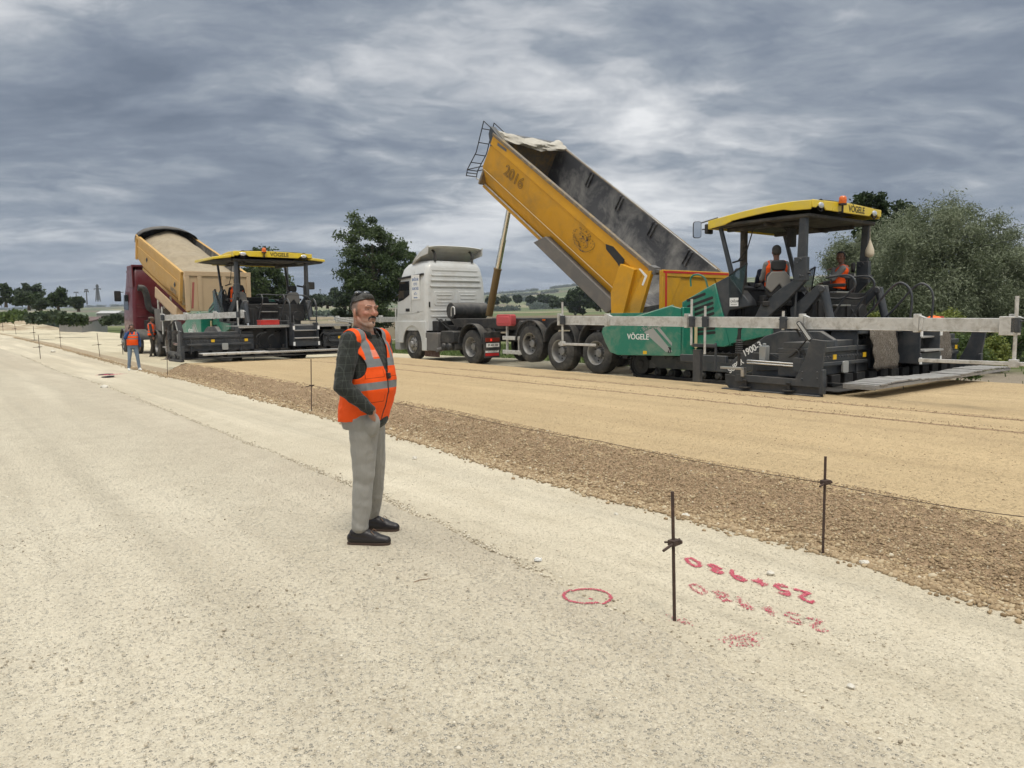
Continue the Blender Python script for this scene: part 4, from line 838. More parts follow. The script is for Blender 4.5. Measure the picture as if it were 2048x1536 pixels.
    for sgn in (1, -1):
        y = 2.2 if sgn > 0 else -1.5; mb = MB()
        if sgn > 0:
            mb.prism(arm, y - 0.12, y)
        else: mb.prism([(x, z) for x, z in arm], y - 0.12, y)
        am = mb.build('tow_arm', M_dark, e, 0.015)
        mb = MB(); mb.box(-0.35, 0.75, y * 0.98 - 0.06, y * 0.98 + 0.02, 0.52, 0.66); mb.build('tow_bar', M_dark, am, 0.01)
        if sgn > 0:
            q = px_at(12.0)((1470, 728))[0]; lettering('SUPER', 0.15, M_whitedecal, am, face_M((q[0] - 0.02, y + 0.004, q[1] - 0.04), (-0.72, 0, 0.5), (0.5, 0, 0.72)), 0.9, 0.002, 0.003)
            q = px_at(12.0)((1500, 695))[0]; lettering('1900-3', 0.17, M_whitedecal, am, face_M((q[0] - 0.05, y + 0.004, q[1] - 0.03), (-0.80, 0, 0.42), (0.42, 0, 0.80)), 0.9, 0.002, 0.003)
    # sign plate on the console
    if not left:
        q = px_at(12.9)((1468, 604))[0]; mb = MB(); mb.box(q[0] - 0.10, q[0] + 0.10, 1.295, 1.305, q[1] - 0.085, q[1] + 0.085); sg = mb.build('sign_plate', M_whitedecal, e)
        lettering('ÇAĞLAR', 0.062, M_blackdecal, sg, face_M((q[0] - 0.018, 1.3055, q[1] + 0.012), (-1, 0, 0), (0, 0, 1)), 0.8, 0.001, 0.001)
        lettering('0282 264 00', 0.026, M_blackdecal, sg, face_M((q[0], 1.3055, q[1] - 0.05), (-1, 0, 0), (0, 0, 1)), 1.0, 0.001)
        # mirrors
        mb = MB(); a = px_at(12.9)((1428, 441))[0]; mb.tube([(a[0] - 0.02, 1.2, a[1] + 0.06), (a[0] + 0.42, 1.25, a[1] - 0.02)], 0.014, 6); mb.tube([(a[0] - 0.02, 1.2, a[1] - 0.14), (a[0] + 0.33, 1.25, a[1] - 0.15)], 0.014, 6); mb.tube([(a[0] + 0.10, 1.2, a[1] + 0.05), (a[0] + 0.10, 1.2, a[1] - 0.14)], 0.012, 6)
        mb.tube([(a[0] + 0.42, 1.25, a[1] - 0.02), (a[0] + 0.42, 1.25, a[1] - 0.3)], 0.012, 6); mb.build('mirror_arm', M_dark, e)
        c = Vector((a[0] + 0.36, 1.38, a[1] - 0.16)); Mx = Matrix.Translation(c) @ Matrix.Rotation(math.radians(-42), 4, 'Z')
        mb = MB(); mb.prismx(rrect(-0.085, 0.085, -0.17, 0.17, 0.05), -0.03, 0.03, 0, Mx); mr = mb.build('mirror', M_black, e, 0.008)
        mb = MB(); mb.prismx(rrect(-0.075, 0.075, -0.16, 0.16, 0.045), -0.034, -0.031, 0, Mx); mb.build('mirror_glass', M_mirror, mr)
        mb = MB(); mb.box(a[0] + 0.16, a[0] + 0.24, 1.1, 1.3, a[1] - 0.25, a[1] - 0.05); mb.build('front_lamp', M_black, e, 0.02)
        c = Vector((-0.55, 0.35, 2.98)); mb = MB(); mb.box(c.x - 0.05, c.x + 0.04, c.y - 0.10, c.y + 0.12, c.z - 0.2, c.z + 0.17); mb.cyl((c.x, c.y, c.z), (c.x + 0.1, c.y + 0.2, 3.2), 0.015); mb.build('rear_view_mirror', M_black, e, 0.03)
    else:
        mb = MB(); mb.prism([(-0.9, 1.5), (-0.2, 1.55), (-0.25, 2.45), (-0.4, 2.45)], -1.55, -1.53); g_ = mb.build('side_window', M_glassT, e)
        mb = MB(); mb.tube(catmull([(-0.9, -1.54, 1.5), (-0.65, -1.54, 1.95), (-0.4, -1.54, 2.45)], 4), 0.03, 8); mb.tube([(-0.4, -1.54, 2.45), (-0.4, -1.2, 2.5)], 0.03, 8); mb.build('frame', M_black, g_)
        mb = MB(); mb.prism([(-0.9, 1.5), (0.0, 1.4), (0.1, 2.3), (-0.15, 2.35)], 1.50, 1.52); g_ = mb.build('side_window', M_glassT, e)
        mb = MB(); mb.tube(catmull([(-0.9, 1.51, 1.5), (-0.6, 1.51, 1.75), (-0.15, 1.51, 2.35)], 4), 0.03, 8); mb.build('frame', M_black, g_)
        mb = MB(); mb.box(-1.35, -1.1, -1.45, -1.15, 2.35, 2.6); mb.build('display', M_black, e, 0.03)
    return e

def build_screed(M, label, left):
    """Extending screed behind the paver: local frame of the paver."""
    e = empty('paving_screed', M, label, 'screed')
    xr, xf = -3.02, -1.35; yn, yf = 3.35, -2.75       # rear / front, near / far ends
    z0 = 0.19
    mb = MB(); mb.box(-2.45, -1.75, yf + 0.1, yn - 0.1, z0, z0 + 0.05); mb.box(-2.35, -1.8, yf + 0.1, yn - 0.15, 0.24, 0.42)
    mb.build('screed_plate', M_black, e, 0.01)
    mb = MB(); mb.box(-2.1, -1.5, -1.35, 1.35, 0.3, 1.05); mb.box(-2.15, -1.45, -1.3, 1.3, 1.04, 1.10); mb.build('main_beam', M_dark, e, 0.015)
    for a, b_, nm in ((1.15, yn - 0.12, 'near'), (yf + 0.12, -1.15, 'far')):
        mb = MB(); mb.box(-2.55, -2.12, a, b_, 0.45, 0.82); mb.box(-2.58, -2.10, a, b_, 0.82, 0.90); mb.box(-2.50, -2.2, a, b_, 0.90, 1.00); mb.box(-2.62, -2.58, a + 0.1, b_ - 0.1, 0.60, 0.66)
        n = int((b_ - a) / 0.09)
        for i in range(n): mb.box(-2.60, -2.585, a + 0.03 + i * 0.09, a + 0.06 + i * 0.09, 0.72, 0.76)
        ex = mb.build('extension_beam', M_dark, e, 0.012)
        for yy in (a + 0.25, (a + b_) / 2 + 0.2): mb = MB(); mb.box(-2.63, -2.62, yy - 0.05, yy + 0.05, 0.70, 0.78); mb.build('warning_sticker', M_stick_y, ex)
        mb = MB(); yy = (a + b_) / 2 - 0.15; mb.prismx(rrect(yy - 0.09, yy + 0.09, 0.46, 0.66, 0.03), -2.64, -2.60); mb.build('socket_cover', M_greydecal, ex, 0.005)
    # black heating boxes and cylinders in the shade below
    mb = MB()
    for yy in np.arange(yf + 0.4, yn - 0.3, 0.42): mb.box(-2.6, -2.2, yy - 0.14, yy + 0.14, 0.25, 0.44); mb.cyl((-2.45, yy, 0.44), (-2.45, yy, 0.56), 0.05)
    mb.box(-3.0, -2.35, yf + 0.3, yn - 0.4, 0.215, 0.24); mb.build('heating_box', M_black, e, 0.01)
    # top deck
    zd = 1.17
    mb = MB(); mb.box(-2.62, -1.45, -2.1, 1.62, zd - 0.025, zd); mb.box(-2.64, -2.60, -2.1, 1.62, zd - 0.07, zd + 0.004); mb.build('walkway', M_plate if left else M_dark, e, 0.006)
    for yy in (1.55, 0.1, -0.75, -2.0): mb = MB(); mb.box(-2.58, -2.1, yy - 0.02, yy + 0.02, 0.42, zd - 0.03); mb.build('bulkhead', M_dark, e, 0.006)
    for k in range(5):
        yy = (0.75, 0.55, -1.2, -1.4, 0.9)[k]; r = rng.uniform(0.14, 0.24); mb = MB(); mb.tube([(-2.60 - 0.02 * k, yy + r * math.cos(a), 0.72 + r * math.sin(a)) for a in np.linspace(-1.4, 1.6, 12)], 0.014, 6); mb.build('hose', M_hose, e)
    # steps in the middle
    mb = MB(); ya, yb = -0.82, 0.02
    mb.box(-2.95, -2.55, ya, ya + 0.03, 0.52, 1.24); mb.box(-2.95, -2.55, yb - 0.03, yb, 0.52, 1.24); mb.box(-2.97, -2.93, ya, yb, 0.50, 0.72); mb.box(-2.66, -2.62, ya, yb, 0.72, 1.15); st_ = mb.build('stair_frame', M_dark, e, 0.012)
    mb = MB(); mb.box(-3.02, -2.66, ya + 0.02, yb - 0.02, 0.74, 0.775); mb.box(-2.85, -2.5, ya + 0.02, yb - 0.02, 0.98, 1.01); mb.build('tread', M_plate, st_, 0.005)
    for yy in (ya + 0.01, yb - 0.01):
        for zz in (0.58, 1.08): mb = MB(); mb.box(-2.975, -2.952, yy - 0.03, yy + 0.03, zz - 0.06, zz + 0.06); mb.build('reflector', M_whitedecal, st_)
    for yy in (yb + 0.02, ya - 0.02):
        mb = MB(); mb.tube(catmull([(-2.75, yy, 1.15), (-2.78, yy, 1.75), (-2.62, yy, 1.98), (-2.42, yy, 1.92), (-2.05, yy, 1.5), (-1.75, yy, 1.2)], 6), 0.022, 8); mb.tube([(-2.75, yy, 1.30), (-1.85, yy, 1.30)], 0.018, 8); mb.build('handrail', M_dark, e)
    # ------------- end gates
    def eg(px): return px
    tE = px_at(10.8)
    plate = tE((1446, 748), (1470, 752), (1640, 764), (1642, 797), (1610, 797), (1475, 787), (1462, 784), (1447, 768))
    bar = tE((1470, 748), (1590, 758), (1608, 722), (1622, 678), (1652, 682), (1640, 760), (1640, 776), (1470, 762))
    for sgn in (1, -1):
        y = yn if sgn > 0 else yf; a, b_ = (y - 0.03, y) if sgn > 0 else (y, y + 0.03)
        mb = MB(); mb.prism(plate, a, b_); mb.box(-2.95, -1.15, y - 0.05, y + 0.06, 0.175, 0.20); eg_ = mb.build('end_gate', M_dark, e, 0.008)
        mb = MB(); o = 0.055 * (1 if sgn > 0 else -1); mb.prism(bar, b_ if sgn > 0 else a + o, b_ + o if sgn > 0 else a); mb.box(-2.99, -2.93, a - 0.02, b_ + 0.05, 0.22, 0.60); 
        xx = bar[0][0]
        if sgn > 0: mb.bolts([(-2.9, y + 0.055, 0.46), (-2.9, y + 0.055, 0.56), (-2.65, y + 0.055, 0.55), (-2.65, y + 0.055, 0.44)], 0.018, 0.012)
        mb.build('side_bar', M_dark, eg_, 0.008)
        mb = MB(); xa = plate[0][0]; mb.lathe([(0, -0.03), (0.17, -0.03), (0.17, 0.03), (0, 0.03)], (xa - 0.12, y, 0.37), 24) if False else None
        for xx in (-1.62, -2.42):
            mb.cyl((xx, y + 0.05 * sgn, 0.24), (xx, y + 0.05 * sgn, 0.36), 0.028, n=12); mb.cyl((xx, y + 0.05 * sgn, 0.235), (xx, y + 0.05 * sgn, 0.25), 0.10, n=14); mb.cyl((xx, y + 0.05 * sgn, 0.35), (xx, y + 0.05 * sgn, 0.37), 0.045, n=8)
        mb.build('adjusting_spindle', M_black, eg_, 0.004)
    # spring column, chrome rails, tanks on the near gate
    y = yn
    mb = MB(); mb.cyl((-1.42, y - 0.05, 0.55), (-1.42, y - 0.05, 1.22), 0.028)
    for i in range(7): mb.cyl((-1.42, y - 0.05, 0.80 + i * 0.035), (-1.42, y - 0.05, 0.82 + i * 0.035), 0.068, 0.055, n=16)
    mb.build('spring_column', M_black, e)
    mb = MB(); mb.cyl((-1.55, y - 0.1, 0.68), (-2.45, y - 0.1, 0.66), 0.016); mb.cyl((-1.55, y - 0.1, 0.64), (-2.45, y - 0.1, 0.62), 0.016); mb.build('slide_rail', M_chrome, e)
    mb = MB(); mb.box(-2.58, -2.44, y - 0.16, y - 0.02, 0.54, 0.76); mb.cyl((-2.5, y - 0.09, 0.76), (-2.5, y - 0.09, 0.86), 0.012); mb.tube([(-2.42, y - 0.09, 0.90), (-2.5, y - 0.09, 0.86), (-2.58, y - 0.09, 0.90)], 0.01, 6); mb.build('crank_block', M_dark, e, 0.008)
    mb = MB(); mb.box(-1.15, -1.62, y + 0.02, y + 0.10, 0.53, 0.57); mb.box(-1.56, -1.62, y + 0.02, y + 0.10, 0.42, 0.57); mb.build('bracket', M_steel, e, 0.006)
    for xx in (-1.78, -2.36):
        mb = MB(); mb.box(xx - 0.065, xx + 0.065, y - 0.30, y - 0.18, 0.68, 0.93); mb.cyl((xx, y - 0.24, 0.93), (xx, y - 0.24, 0.97), 0.03); mb.build('fluid_canister', M_greydecal, e, 0.015)
    mb = MB(); mb.prism([(-2.42, 0.53), (-1.6, 0.5), (-1.6, 0.62), (-2.42, 0.66)], y - 0.34, y - 0.30); mb.box(-2.6, -1.5, y - 0.36, y - 0.32, 0.36, 0.8); mb.build('gate_panel', M_dark, e, 0.01)
    # control box on its post
    c = tE((1606, 664))[0]; Mx = Matrix.Translation((c[0], y - 0.02, c[1])) @ Matrix.Rotation(math.radians(-52), 4, 'Y') @ Matrix.Rotation(math.radians(20), 4, 'X')
    mb = MB(); mb.prism(rrect(-0.19, 0.19, -0.035, 0.035, 0.03), -0.085, 0.085, 0, Mx); cb_ = mb.build('control_box', M_black, e, 0.01)
    mb = MB(); mb.box(-0.15, -0.03, -0.06, 0.06, -0.042, -0.036, 0, Mx); mb.box(-0.01, 0.15, -0.06, 0.06, -0.041, -0.036, 0, Mx); mb.box(-0.165, 0.165, 0.085, 0.088, -0.02, 0.02, 0, Mx); mb.build('keypad', M_greydecal, cb_)
    mb = MB(); mb.cyl((c[0] + 0.02, y - 0.05, c[1] - 0.02), (c[0] - 0.1, y - 0.1, 1.0), 0.02); mb.tube(catmull([(c[0], y - 0.1, c[1] - 0.1), (c[0] + 0.2, y - 0.1, 0.85), (c[0] + 0.45, y - 0.15, 0.72), (c[0] + 0.7, y - 0.15, 0.8)], 5), 0.012, 6)
    mb.tube(catmull([(-1.3, y - 0.12, 0.75), (-1.38, y - 0.12, 1.18), (-1.6, y - 0.12, 1.30), (-2.1, y - 0.12, 1.29), (-2.4, y - 0.12, 1.22), (-2.5, y - 0.12, 1.1)], 6), 0.017, 8); mb.build('cable', M_hose, e)
    # ------------- levelling beam along the near side
    tb = px_at(10.95); yb_ = 3.25
    if not left:
        A, B = tb((1120, 640))[0], tb((2026, 650))[0]
    else: A, B = (0.95, 1.44), (-2.55, 1.52)
    MBm = M if not left else M @ Matrix.Translation((1.75, 3.25, 0)) @ Matrix.Rotation(math.radians(27), 4, 'Z') @ Matrix.Translation((-1.75, -3.25, 0))
    bm_ = empty('levelling_beam', MBm, 'long whitish aluminium levelling beam along the near side of the right paver' if not left else 'shorter grey aluminium levelling beam mounted beside the left paver', 'levelling beam')
    def beam_z(x): return A[1] + (B[1] - A[1]) * (x - A[0]) / (B[0] - A[0])
    joints = [A[0]] + ([tb((px, 640))[0][0] for px in (1215, 1375, 1605, 1835)] if not left else [-0.1, -1.4]) + [B[0]]
    hb = 0.085
    for i in range(len(joints) - 1):
        x1, x2 = joints[i], joints[i + 1]; mb = MB(); mb.prism([(x1, beam_z(x1) - hb), (x2, beam_z(x2) - hb), (x2, beam_z(x2) + hb), (x1, beam_z(x1) + hb)], yb_ - 0.035, yb_ + 0.035)
        mb.prism([(x1, beam_z(x1) - hb - 0.012), (x2, beam_z(x2) - hb - 0.012), (x2, beam_z(x2) - hb), (x1, beam_z(x1) - hb)], yb_ - 0.045, yb_ + 0.045); mb.build('beam_section', M_alu, bm_, 0.006)
    for x in joints:
        mb = MB(); z = beam_z(x); mb.box(x - 0.035, x + 0.035, yb_ - 0.05, yb_ + 0.055, z - hb - 0.03, z + hb + 0.055); mb.prism([(x - 0.12, z + hb), (x, z + hb + 0.05), (x, z + hb)], yb_ - 0.04, yb_ + 0.04); mb.box(x - 0.09, x - 0.045, yb_ + 0.036, yb_ + 0.05, z - hb, z + hb); mb.build('joint_clamp', M_alu, bm_, 0.005)
    def hang(x, zt, zb, foot=None, dy=0.0):
        mb = MB(); mb.cyl((x, yb_ + 0.09 + dy, zt), (x, yb_ + 0.09 + dy, zb), 0.022, n=10); p_ = mb.build('hanger_rod', M_alu, bm_)
        mb = MB(); z = beam_z(x); mb.box(x - 0.05, x + 0.05, yb_ + 0.05, yb_ + 0.12, z - hb - 0.01, z + hb + 0.01); mb.cyl((x - 0.08, yb_ + 0.085, z + 0.05), (x + 0.08, yb_ + 0.085, z + 0.05), 0.012, n=6); mb.build('rod_clamp', M_dark, p_, 0.005)
        if foot:
            mb = MB(); mb.box(x + foot[0], x + foot[1], yb_ + 0.07, yb_ + 0.11, zb - 0.02, zb + 0.03); mb.box(x - 0.05, x + 0.05, yb_ + 0.05, yb_ + 0.13, zb - 0.04, zb + 0.06); mb.cyl((x, yb_ + 0.09, zb + 0.05), (x, yb_ + 0.09, zb + 0.12), 0.02); mb.build('sensor_bar', M_alu, p_, 0.005)
    if not left:
        hx = lambda px, y1, y2: (tb((px, y1))[0][0], tb((px, y1))[0][1], tb((px, y2))[0][1])
        hang(*hx(1131, 604, 688), foot=(-1.0, 0.12)); hang(*hx(1390, 598, 690)); hang(*hx(1417, 612, 708)); hang(*hx(1573, 622, 660)); 
        x, zt, zb = hx(2040, 592, 728); hang(x, zt, zb, foot=(-0.15, 1.15))
        mb = MB(); x, z1, z2 = hx(1388, 690, 690); x2 = hx(1437, 680, 690)[0]; mb.box(x2, x, yb_ + 0.04, yb_ + 0.08, z1 - 0.03, z1 + 0.03); mb.cyl((x2 + 0.02, yb_ + 0.05, z1 + 0.05), (x2 + 0.02, yb_ + 0.05, z1 - 0.45), 0.02); mb.box(x - 0.16, x + 0.0, yb_ - 0.05, yb_ + 0.03, 0.25, 0.83); mb.build('support_post', M_dark, bm_, 0.006)
        mb = MB(); mb.box(B[0] - 0.06, B[0] + 0.12, yb_ - 0.1, yb_ + 0.12, beam_z(B[0]) - 0.13, beam_z(B[0]) + 0.11); mb.build('end_block', M_alu, bm_, 0.006)
    else:
        hang(-2.45, 1.95, 0.62, foot=(-0.35, 0.15)); hang(0.85, 1.8, 0.9)
    # ------------- the beam on the far side (seen past the left machine)
    if left:
        fb = empty('levelling_beam', M, 'dark weathered levelling beam on the far side of the left paver, behind the man', 'levelling beam')
        mb = MB(); mb.box(-2.9, 3.2, -4.05, -3.98, 1.20, 1.38); mb.build('beam_section', M_alu, fb, 0.006)
        for x in (-2.6, -1.2, 0.6, 2.4): mb = MB(); mb.box(x - 0.04, x + 0.04, -4.09, -3.94, 1.17, 1.44); mb.build('joint_clamp', M_alu, fb, 0.005)
        mb = MB(); mb.cyl((-2.5, -3.9, 0.55), (-2.5, -3.9, 1.75), 0.025); mb.cyl((-2.7, -3.9, 0.6), (-2.0, -3.9, 0.58), 0.02); mb.build('hanger_rod', M_alu, fb)
    # ------------- footboard
    fbm_ = []
    if not left:
        mb = MB(); n = 46; ya, yb2 = 3.0, -2.4
        for i in range(n):     # separate narrow planks, slightly uneven
            a = ya + (yb2 - ya) * i / n; b_ = ya + (yb2 - ya) * (i + 0.94) / n; dz = rng.normal(0, 0.004) + 0.02 * math.sin(i * 0.21); dx = rng.normal(0, 0.006)
            x1, x2 = -3.10 + dx, -3.62 + dx; mb.box(x2, x1, b_, a, 0.36 + dz, 0.385 + dz)
        mb.box(-3.61, -3.58, yb2, ya, 0.31, 0.358); mb.box(-3.14, -3.11, yb2, ya, 0.31, 0.358); mb.box(-3.6, -3.1, ya - 0.03, ya + 0.005, 0.30, 0.358); mb.build('footboard', M_wood, e, 0.004)
    else:
        mb = MB(); mb.box(-3.5, -3.1, 1.0, 2.95, 0.38, 0.41); mb.box(-3.51, -3.49, 1.0, 2.95, 0.35, 0.41); mb.build('footboard', M_alu, e, 0.006)
        mb = MB(); mb.box(-3.45, -3.1, -2.4, 0.98, 0.37, 0.395); mb.box(-3.46, -3.44, -2.4, 0.98, 0.34, 0.395); mb.build('footboard', M_plate, e, 0.006)
    mb = MB()
    for yy in (2.4, 0.6, -1.2): mb.box(-3.5, -2.5, yy - 0.02, yy + 0.02, 0.29, 0.315)
    mb.cyl((-3.3, 1.4, 0.3), (-3.3, 1.42, 0.08), 0.006, n=6); mb.build('footboard_bracket', M_dark, e, 0.003)
    return e

MR = ROADM(PS0, PT0, PZ0); ML = ROADM(PS0 + 18.28, PT0 - 4.35, PZ0 - 0.03) @ Matrix.Scale(1.06, 4)
paverR = build_paver(MR, 'green and grey paver on the right, its hopper against the yellow tipping body', False)
screedR = build_screed(MR, 'wide dark grey screed with wooden footboard behind the right paver', False)
paverL = build_paver(ML, 'green and grey paver on the left seen from behind, yellow roof wings pulled out', True)
screedL = build_screed(ML, 'wide dark screed with aluminium footboard behind the left paver', True)

# ---------------- things lying on the screeds
def local(M, x, y, z): return M @ Matrix.Translation((x, y, z))
def drape(M, y0, y1, xt, xb, ztop, zbot, label, seed):
    rs = np.random.default_rng(seed); mb = MB(); nx_, nz = 16, 14; V = []
    prof = [(xt + 0.42, ztop + 0.015), (xt + 0.1, ztop + 0.02), (xt, ztop + 0.005)] + [(xt - 0.02 - (xb) * math.sin(i / 10 * 1.6), ztop - (ztop - zbot) * i / 10) for i in range(1, 11)]
    for i, (x, z) in enumerate(prof):
        for j in range(nx_ + 1):
            y = y0 + (y1 - y0) * j / nx_; k = i / len(prof); ex = (0.03 * math.sin(i * 1.7 + seed)) * (1 if j in (0, nx_) else 0)
            V.append((x + 0.02 * math.sin(j * 1.1 + seed) * k + rs.normal(0, 0.004), y + ex, z + (rs.normal(0, 0.015) if i == len(prof) - 1 else 0)))
    n = nx_ + 1; mb.add(V, [(i * n + j, i * n + j + 1, (i + 1) * n + j + 1, (i + 1) * n + j) for i in range(len(prof) - 1) for j in range(nx_)])
    o = mb.build('felt_mat', M_felt, None, 0, 60, M); sd_ = o.modifiers.new('solid', 'SOLIDIFY'); sd_.thickness = 0.018; tag(o, label, 'mat', 'felt mats hung over the right screed')
drape(MR, 0.42, 1.35, -2.66, 0.10, 1.175, 0.48, 'shaggy grey-brown felt mat hanging left of the screed steps', 1)
drape(MR, -1.85, -0.88, -2.66, 0.10, 1.175, 0.50, 'shaggy grey-brown felt mat hanging right of the screed steps', 2)
def crate(M, c, sx, sy, h, m, label, rz=0.0, name='crate', cat='crate'):
    Mx = local(M, *c) @ Matrix.Rotation(rz, 4, 'Z'); mb = MB(); t = 0.012
    mb.box(-sx, sx, -sy, sy, 0, t); 
    for a, b_, c_, d in ((-sx, sx, -sy, -sy + t), (-sx, sx, sy - t, sy), (-sx, -sx + t, -sy, sy), (sx - t, sx, -sy, sy)): mb.box(a, b_, c_, d, 0, h)
    mb.box(-sx - 0.01, sx + 0.01, -sy - 0.01, -sy, h - 0.03, h + 0.002); mb.box(-sx - 0.01, sx + 0.01, sy, sy + 0.01, h - 0.03, h + 0.002); mb.box(-sx - 0.01, -sx, -sy, sy, h - 0.03, h + 0.002); mb.box(sx, sx + 0.01, -sy, sy, h - 0.03, h + 0.002)
    for k in range(int(sy * 2 / 0.05)):
        yy = -sy + 0.03 + k * 0.05
        mb.box(-sx - 0.006, -sx - 0.0005, yy, yy + 0.018, 0.01, h - 0.035)
    o = mb.build(name, m, None, 0.003, 35, Mx); tag(o, label, cat)
crate(MR, (-2.35, 1.05, 1.19), 0.19, 0.35, 0.15, M_blue, 'dark blue plastic crate on the right screed deck, partly behind the beam')
crate(MR, (-2.42, 0.30, 1.19), 0.17, 0.30, 0.15, M_red, 'red plastic crate on the right screed deck beside the blue one')
crate(MR, (-2.42, -0.28, 1.18), 0.14, 0.20, 0.07, mat('cardboard', (0.42, 0.33, 0.22), 0.9), 'low brown cardboard tray on the right screed deck right of the red crate')
crate(ML, (-2.25, 0.55, 1.18), 0.16, 0.30, 0.15, M_red, 'dark red crate on the left screed deck, near its steps')
mb = MB(); mb.prism(rrect(-0.19, 0.19, 0, 0.30, 0.06), -0.09, 0.09); mb.cyl((0.1, 0, 0.28), (0.14, 0, 0.34), 0.03); mb.tube([(-0.12, 0, 0.29), (-0.08, 0, 0.35), (0.05, 0, 0.35), (0.07, 0, 0.29)], 0.015, 6)
tag(mb.build('fuel_can', M_red, None, 0.02, 35, local(MR, -2.3, -2.3, 1.0) @ Matrix.Rotation(0.7, 4, 'Z')), 'red fuel can at the far end of the right screed', 'fuel can')
mb = MB(); mb.ball((0, 0, 0.10), (0.17, 0.2, 0.11), 12); mb.ball((0.1, 0.12, 0.07), (0.1, 0.1, 0.08), 10); tag(mb.build('folded_vest', mat('orange_cloth', (0.85, 0.14, 0.02), 0.8, bump=0.5, bscale=14), None, 0, 60, local(MR, -2.35, -1.95, 1.17)), 'crumpled orange vest lying at the far end of the right screed', 'vest')
for i, (x, y, z, L2, a, lab) in enumerate(((-2.3, -1.1, 1.19, 0.55, 1.2, 'short pale timber block on the left screed, right of the steps'), (-2.15, -1.3, 1.31, 0.38, 1.35, 'pale board lying on top of the timber block on the left screed'))):
    mb = MB(); mb.box(-L2, L2, -0.07, 0.07, 0, 0.10); tag(mb.build('timber_block', mat('pale_timber', (0.50, 0.44, 0.33), 0.9, scale=8, var=0.2), None, 0.006, 35, local(ML, x, y, z) @ Matrix.Rotation(a, 4, 'Z')), lab, 'timber')
for i, (y, a, lab) in enumerate(((-1.7, 0.5, 'steel rake pole slanting over the left screed, nearer the steps'), (-2.1, 0.75, 'steel rake pole slanting over the far end of the left screed'))):
    mb = MB(); mb.cyl((0.55, 0, 0.22), (-0.75, 0, 0.0), 0.014, n=8); mb.box(0.53, 0.57, -0.22, 0.22, 0.18, 0.24); tag(mb.build('rake', M_steel, None, 0.003, 35, local(ML, -2.3, y, 1.2) @ Matrix.Rotation(a, 4, 'Z')), lab, 'rake')
# white cap hanging on the far rear post
mb = MB(); mb.lathe([(0.0, 0.30), (0.01, 0.24), (0.05, 0.13), (0.085, 0.02), (0.09, -0.05), (0.075, -0.10), (0.03, -0.12), (0, -0.12)], (0, 0, 0), 16, 'z'); mb.tube([(0, 0, 0.28), (0.01, 0, 0.5)], 0.006, 5)
tag(mb.build('hanging_bag', mat('cream_cloth', (0.62, 0.55, 0.42), 0.9, bump=0.4, bscale=20), None, 0, 50, local(MR, -1.38, -1.17, 2.70)), 'cream cloth bag tied to the far rear roof post of the right paver', 'bag')
# ================================================================ tipper trucks
M_tipY = mat('tipper_yellow', (0.62, 0.31, 0.010), 0.5, dirt=0.7, scale=1.3, dirtcol=(0.34, 0.205, 0.05), var=0.16, bump=0.08, bscale=4)
M_tipO = mat('tipper_ochre', (0.55, 0.325, 0.09), 0.55, dirt=0.35, scale=1.4, dirtcol=(0.42, 0.30, 0.16), var=0.1)
M_tipP = mat('tailgate_beige', (0.50, 0.36, 0.22), 0.6, dirt=0.3, scale=2, dirtcol=(0.40, 0.28, 0.2))
M_liner = mat('worn_steel_liner', (0.075, 0.075, 0.08), 0.75, dirt=1.0, scale=1.1, dirtcol=(0.33, 0.315, 0.29), var=0.4, bump=0.3, bscale=10)
M_chassis = mat('black_chassis', (0.022, 0.022, 0.024), 0.5, dirt=0.3, dust=0.5, scale=3, dirtcol=(0.16, 0.14, 0.115))
M_guard = mat('grey_mud_panel', (0.13, 0.125, 0.12), 0.7, dirt=0.5, scale=2, dirtcol=(0.24, 0.20, 0.17))
M_plast = mat('black_plastic', (0.03, 0.031, 0.033), 0.6, dirt=0.35, dust=0.6, scale=3, dirtcol=(0.22, 0.20, 0.17))
M_maroon = mat('maroon_paint', (0.105, 0.010, 0.018), 0.4, dirt=0.25, scale=2, dirtcol=(0.17, 0.08, 0.07), coat=0.3)
M_gold = mat('ochre_ram_tube', (0.21, 0.14, 0.055), 0.5, dirt=0.4, scale=5, dirtcol=(0.2, 0.12, 0.06))
M_tail = mat('tail_lamp', (0.45, 0.01, 0.01), 0.3, emit=((1, 0.05, 0.03), 0.6)); M_tailoff = mat('tail_lamp_unlit', (0.22, 0.03, 0.015), 0.35)
M_cloth = mat('cream_tarpaulin', (0.50, 0.465, 0.40), 0.85, dirt=0.7, scale=5, dirtcol=(0.27, 0.24, 0.19), bump=1.0, bscale=14)
M_tarpB = mat('black_tarpaulin', (0.018, 0.02, 0.024), 0.6, bump=0.5, bscale=6, dust=0.3)
M_redstripe = mat('red_stripe', (0.55, 0.02, 0.02), 0.5)

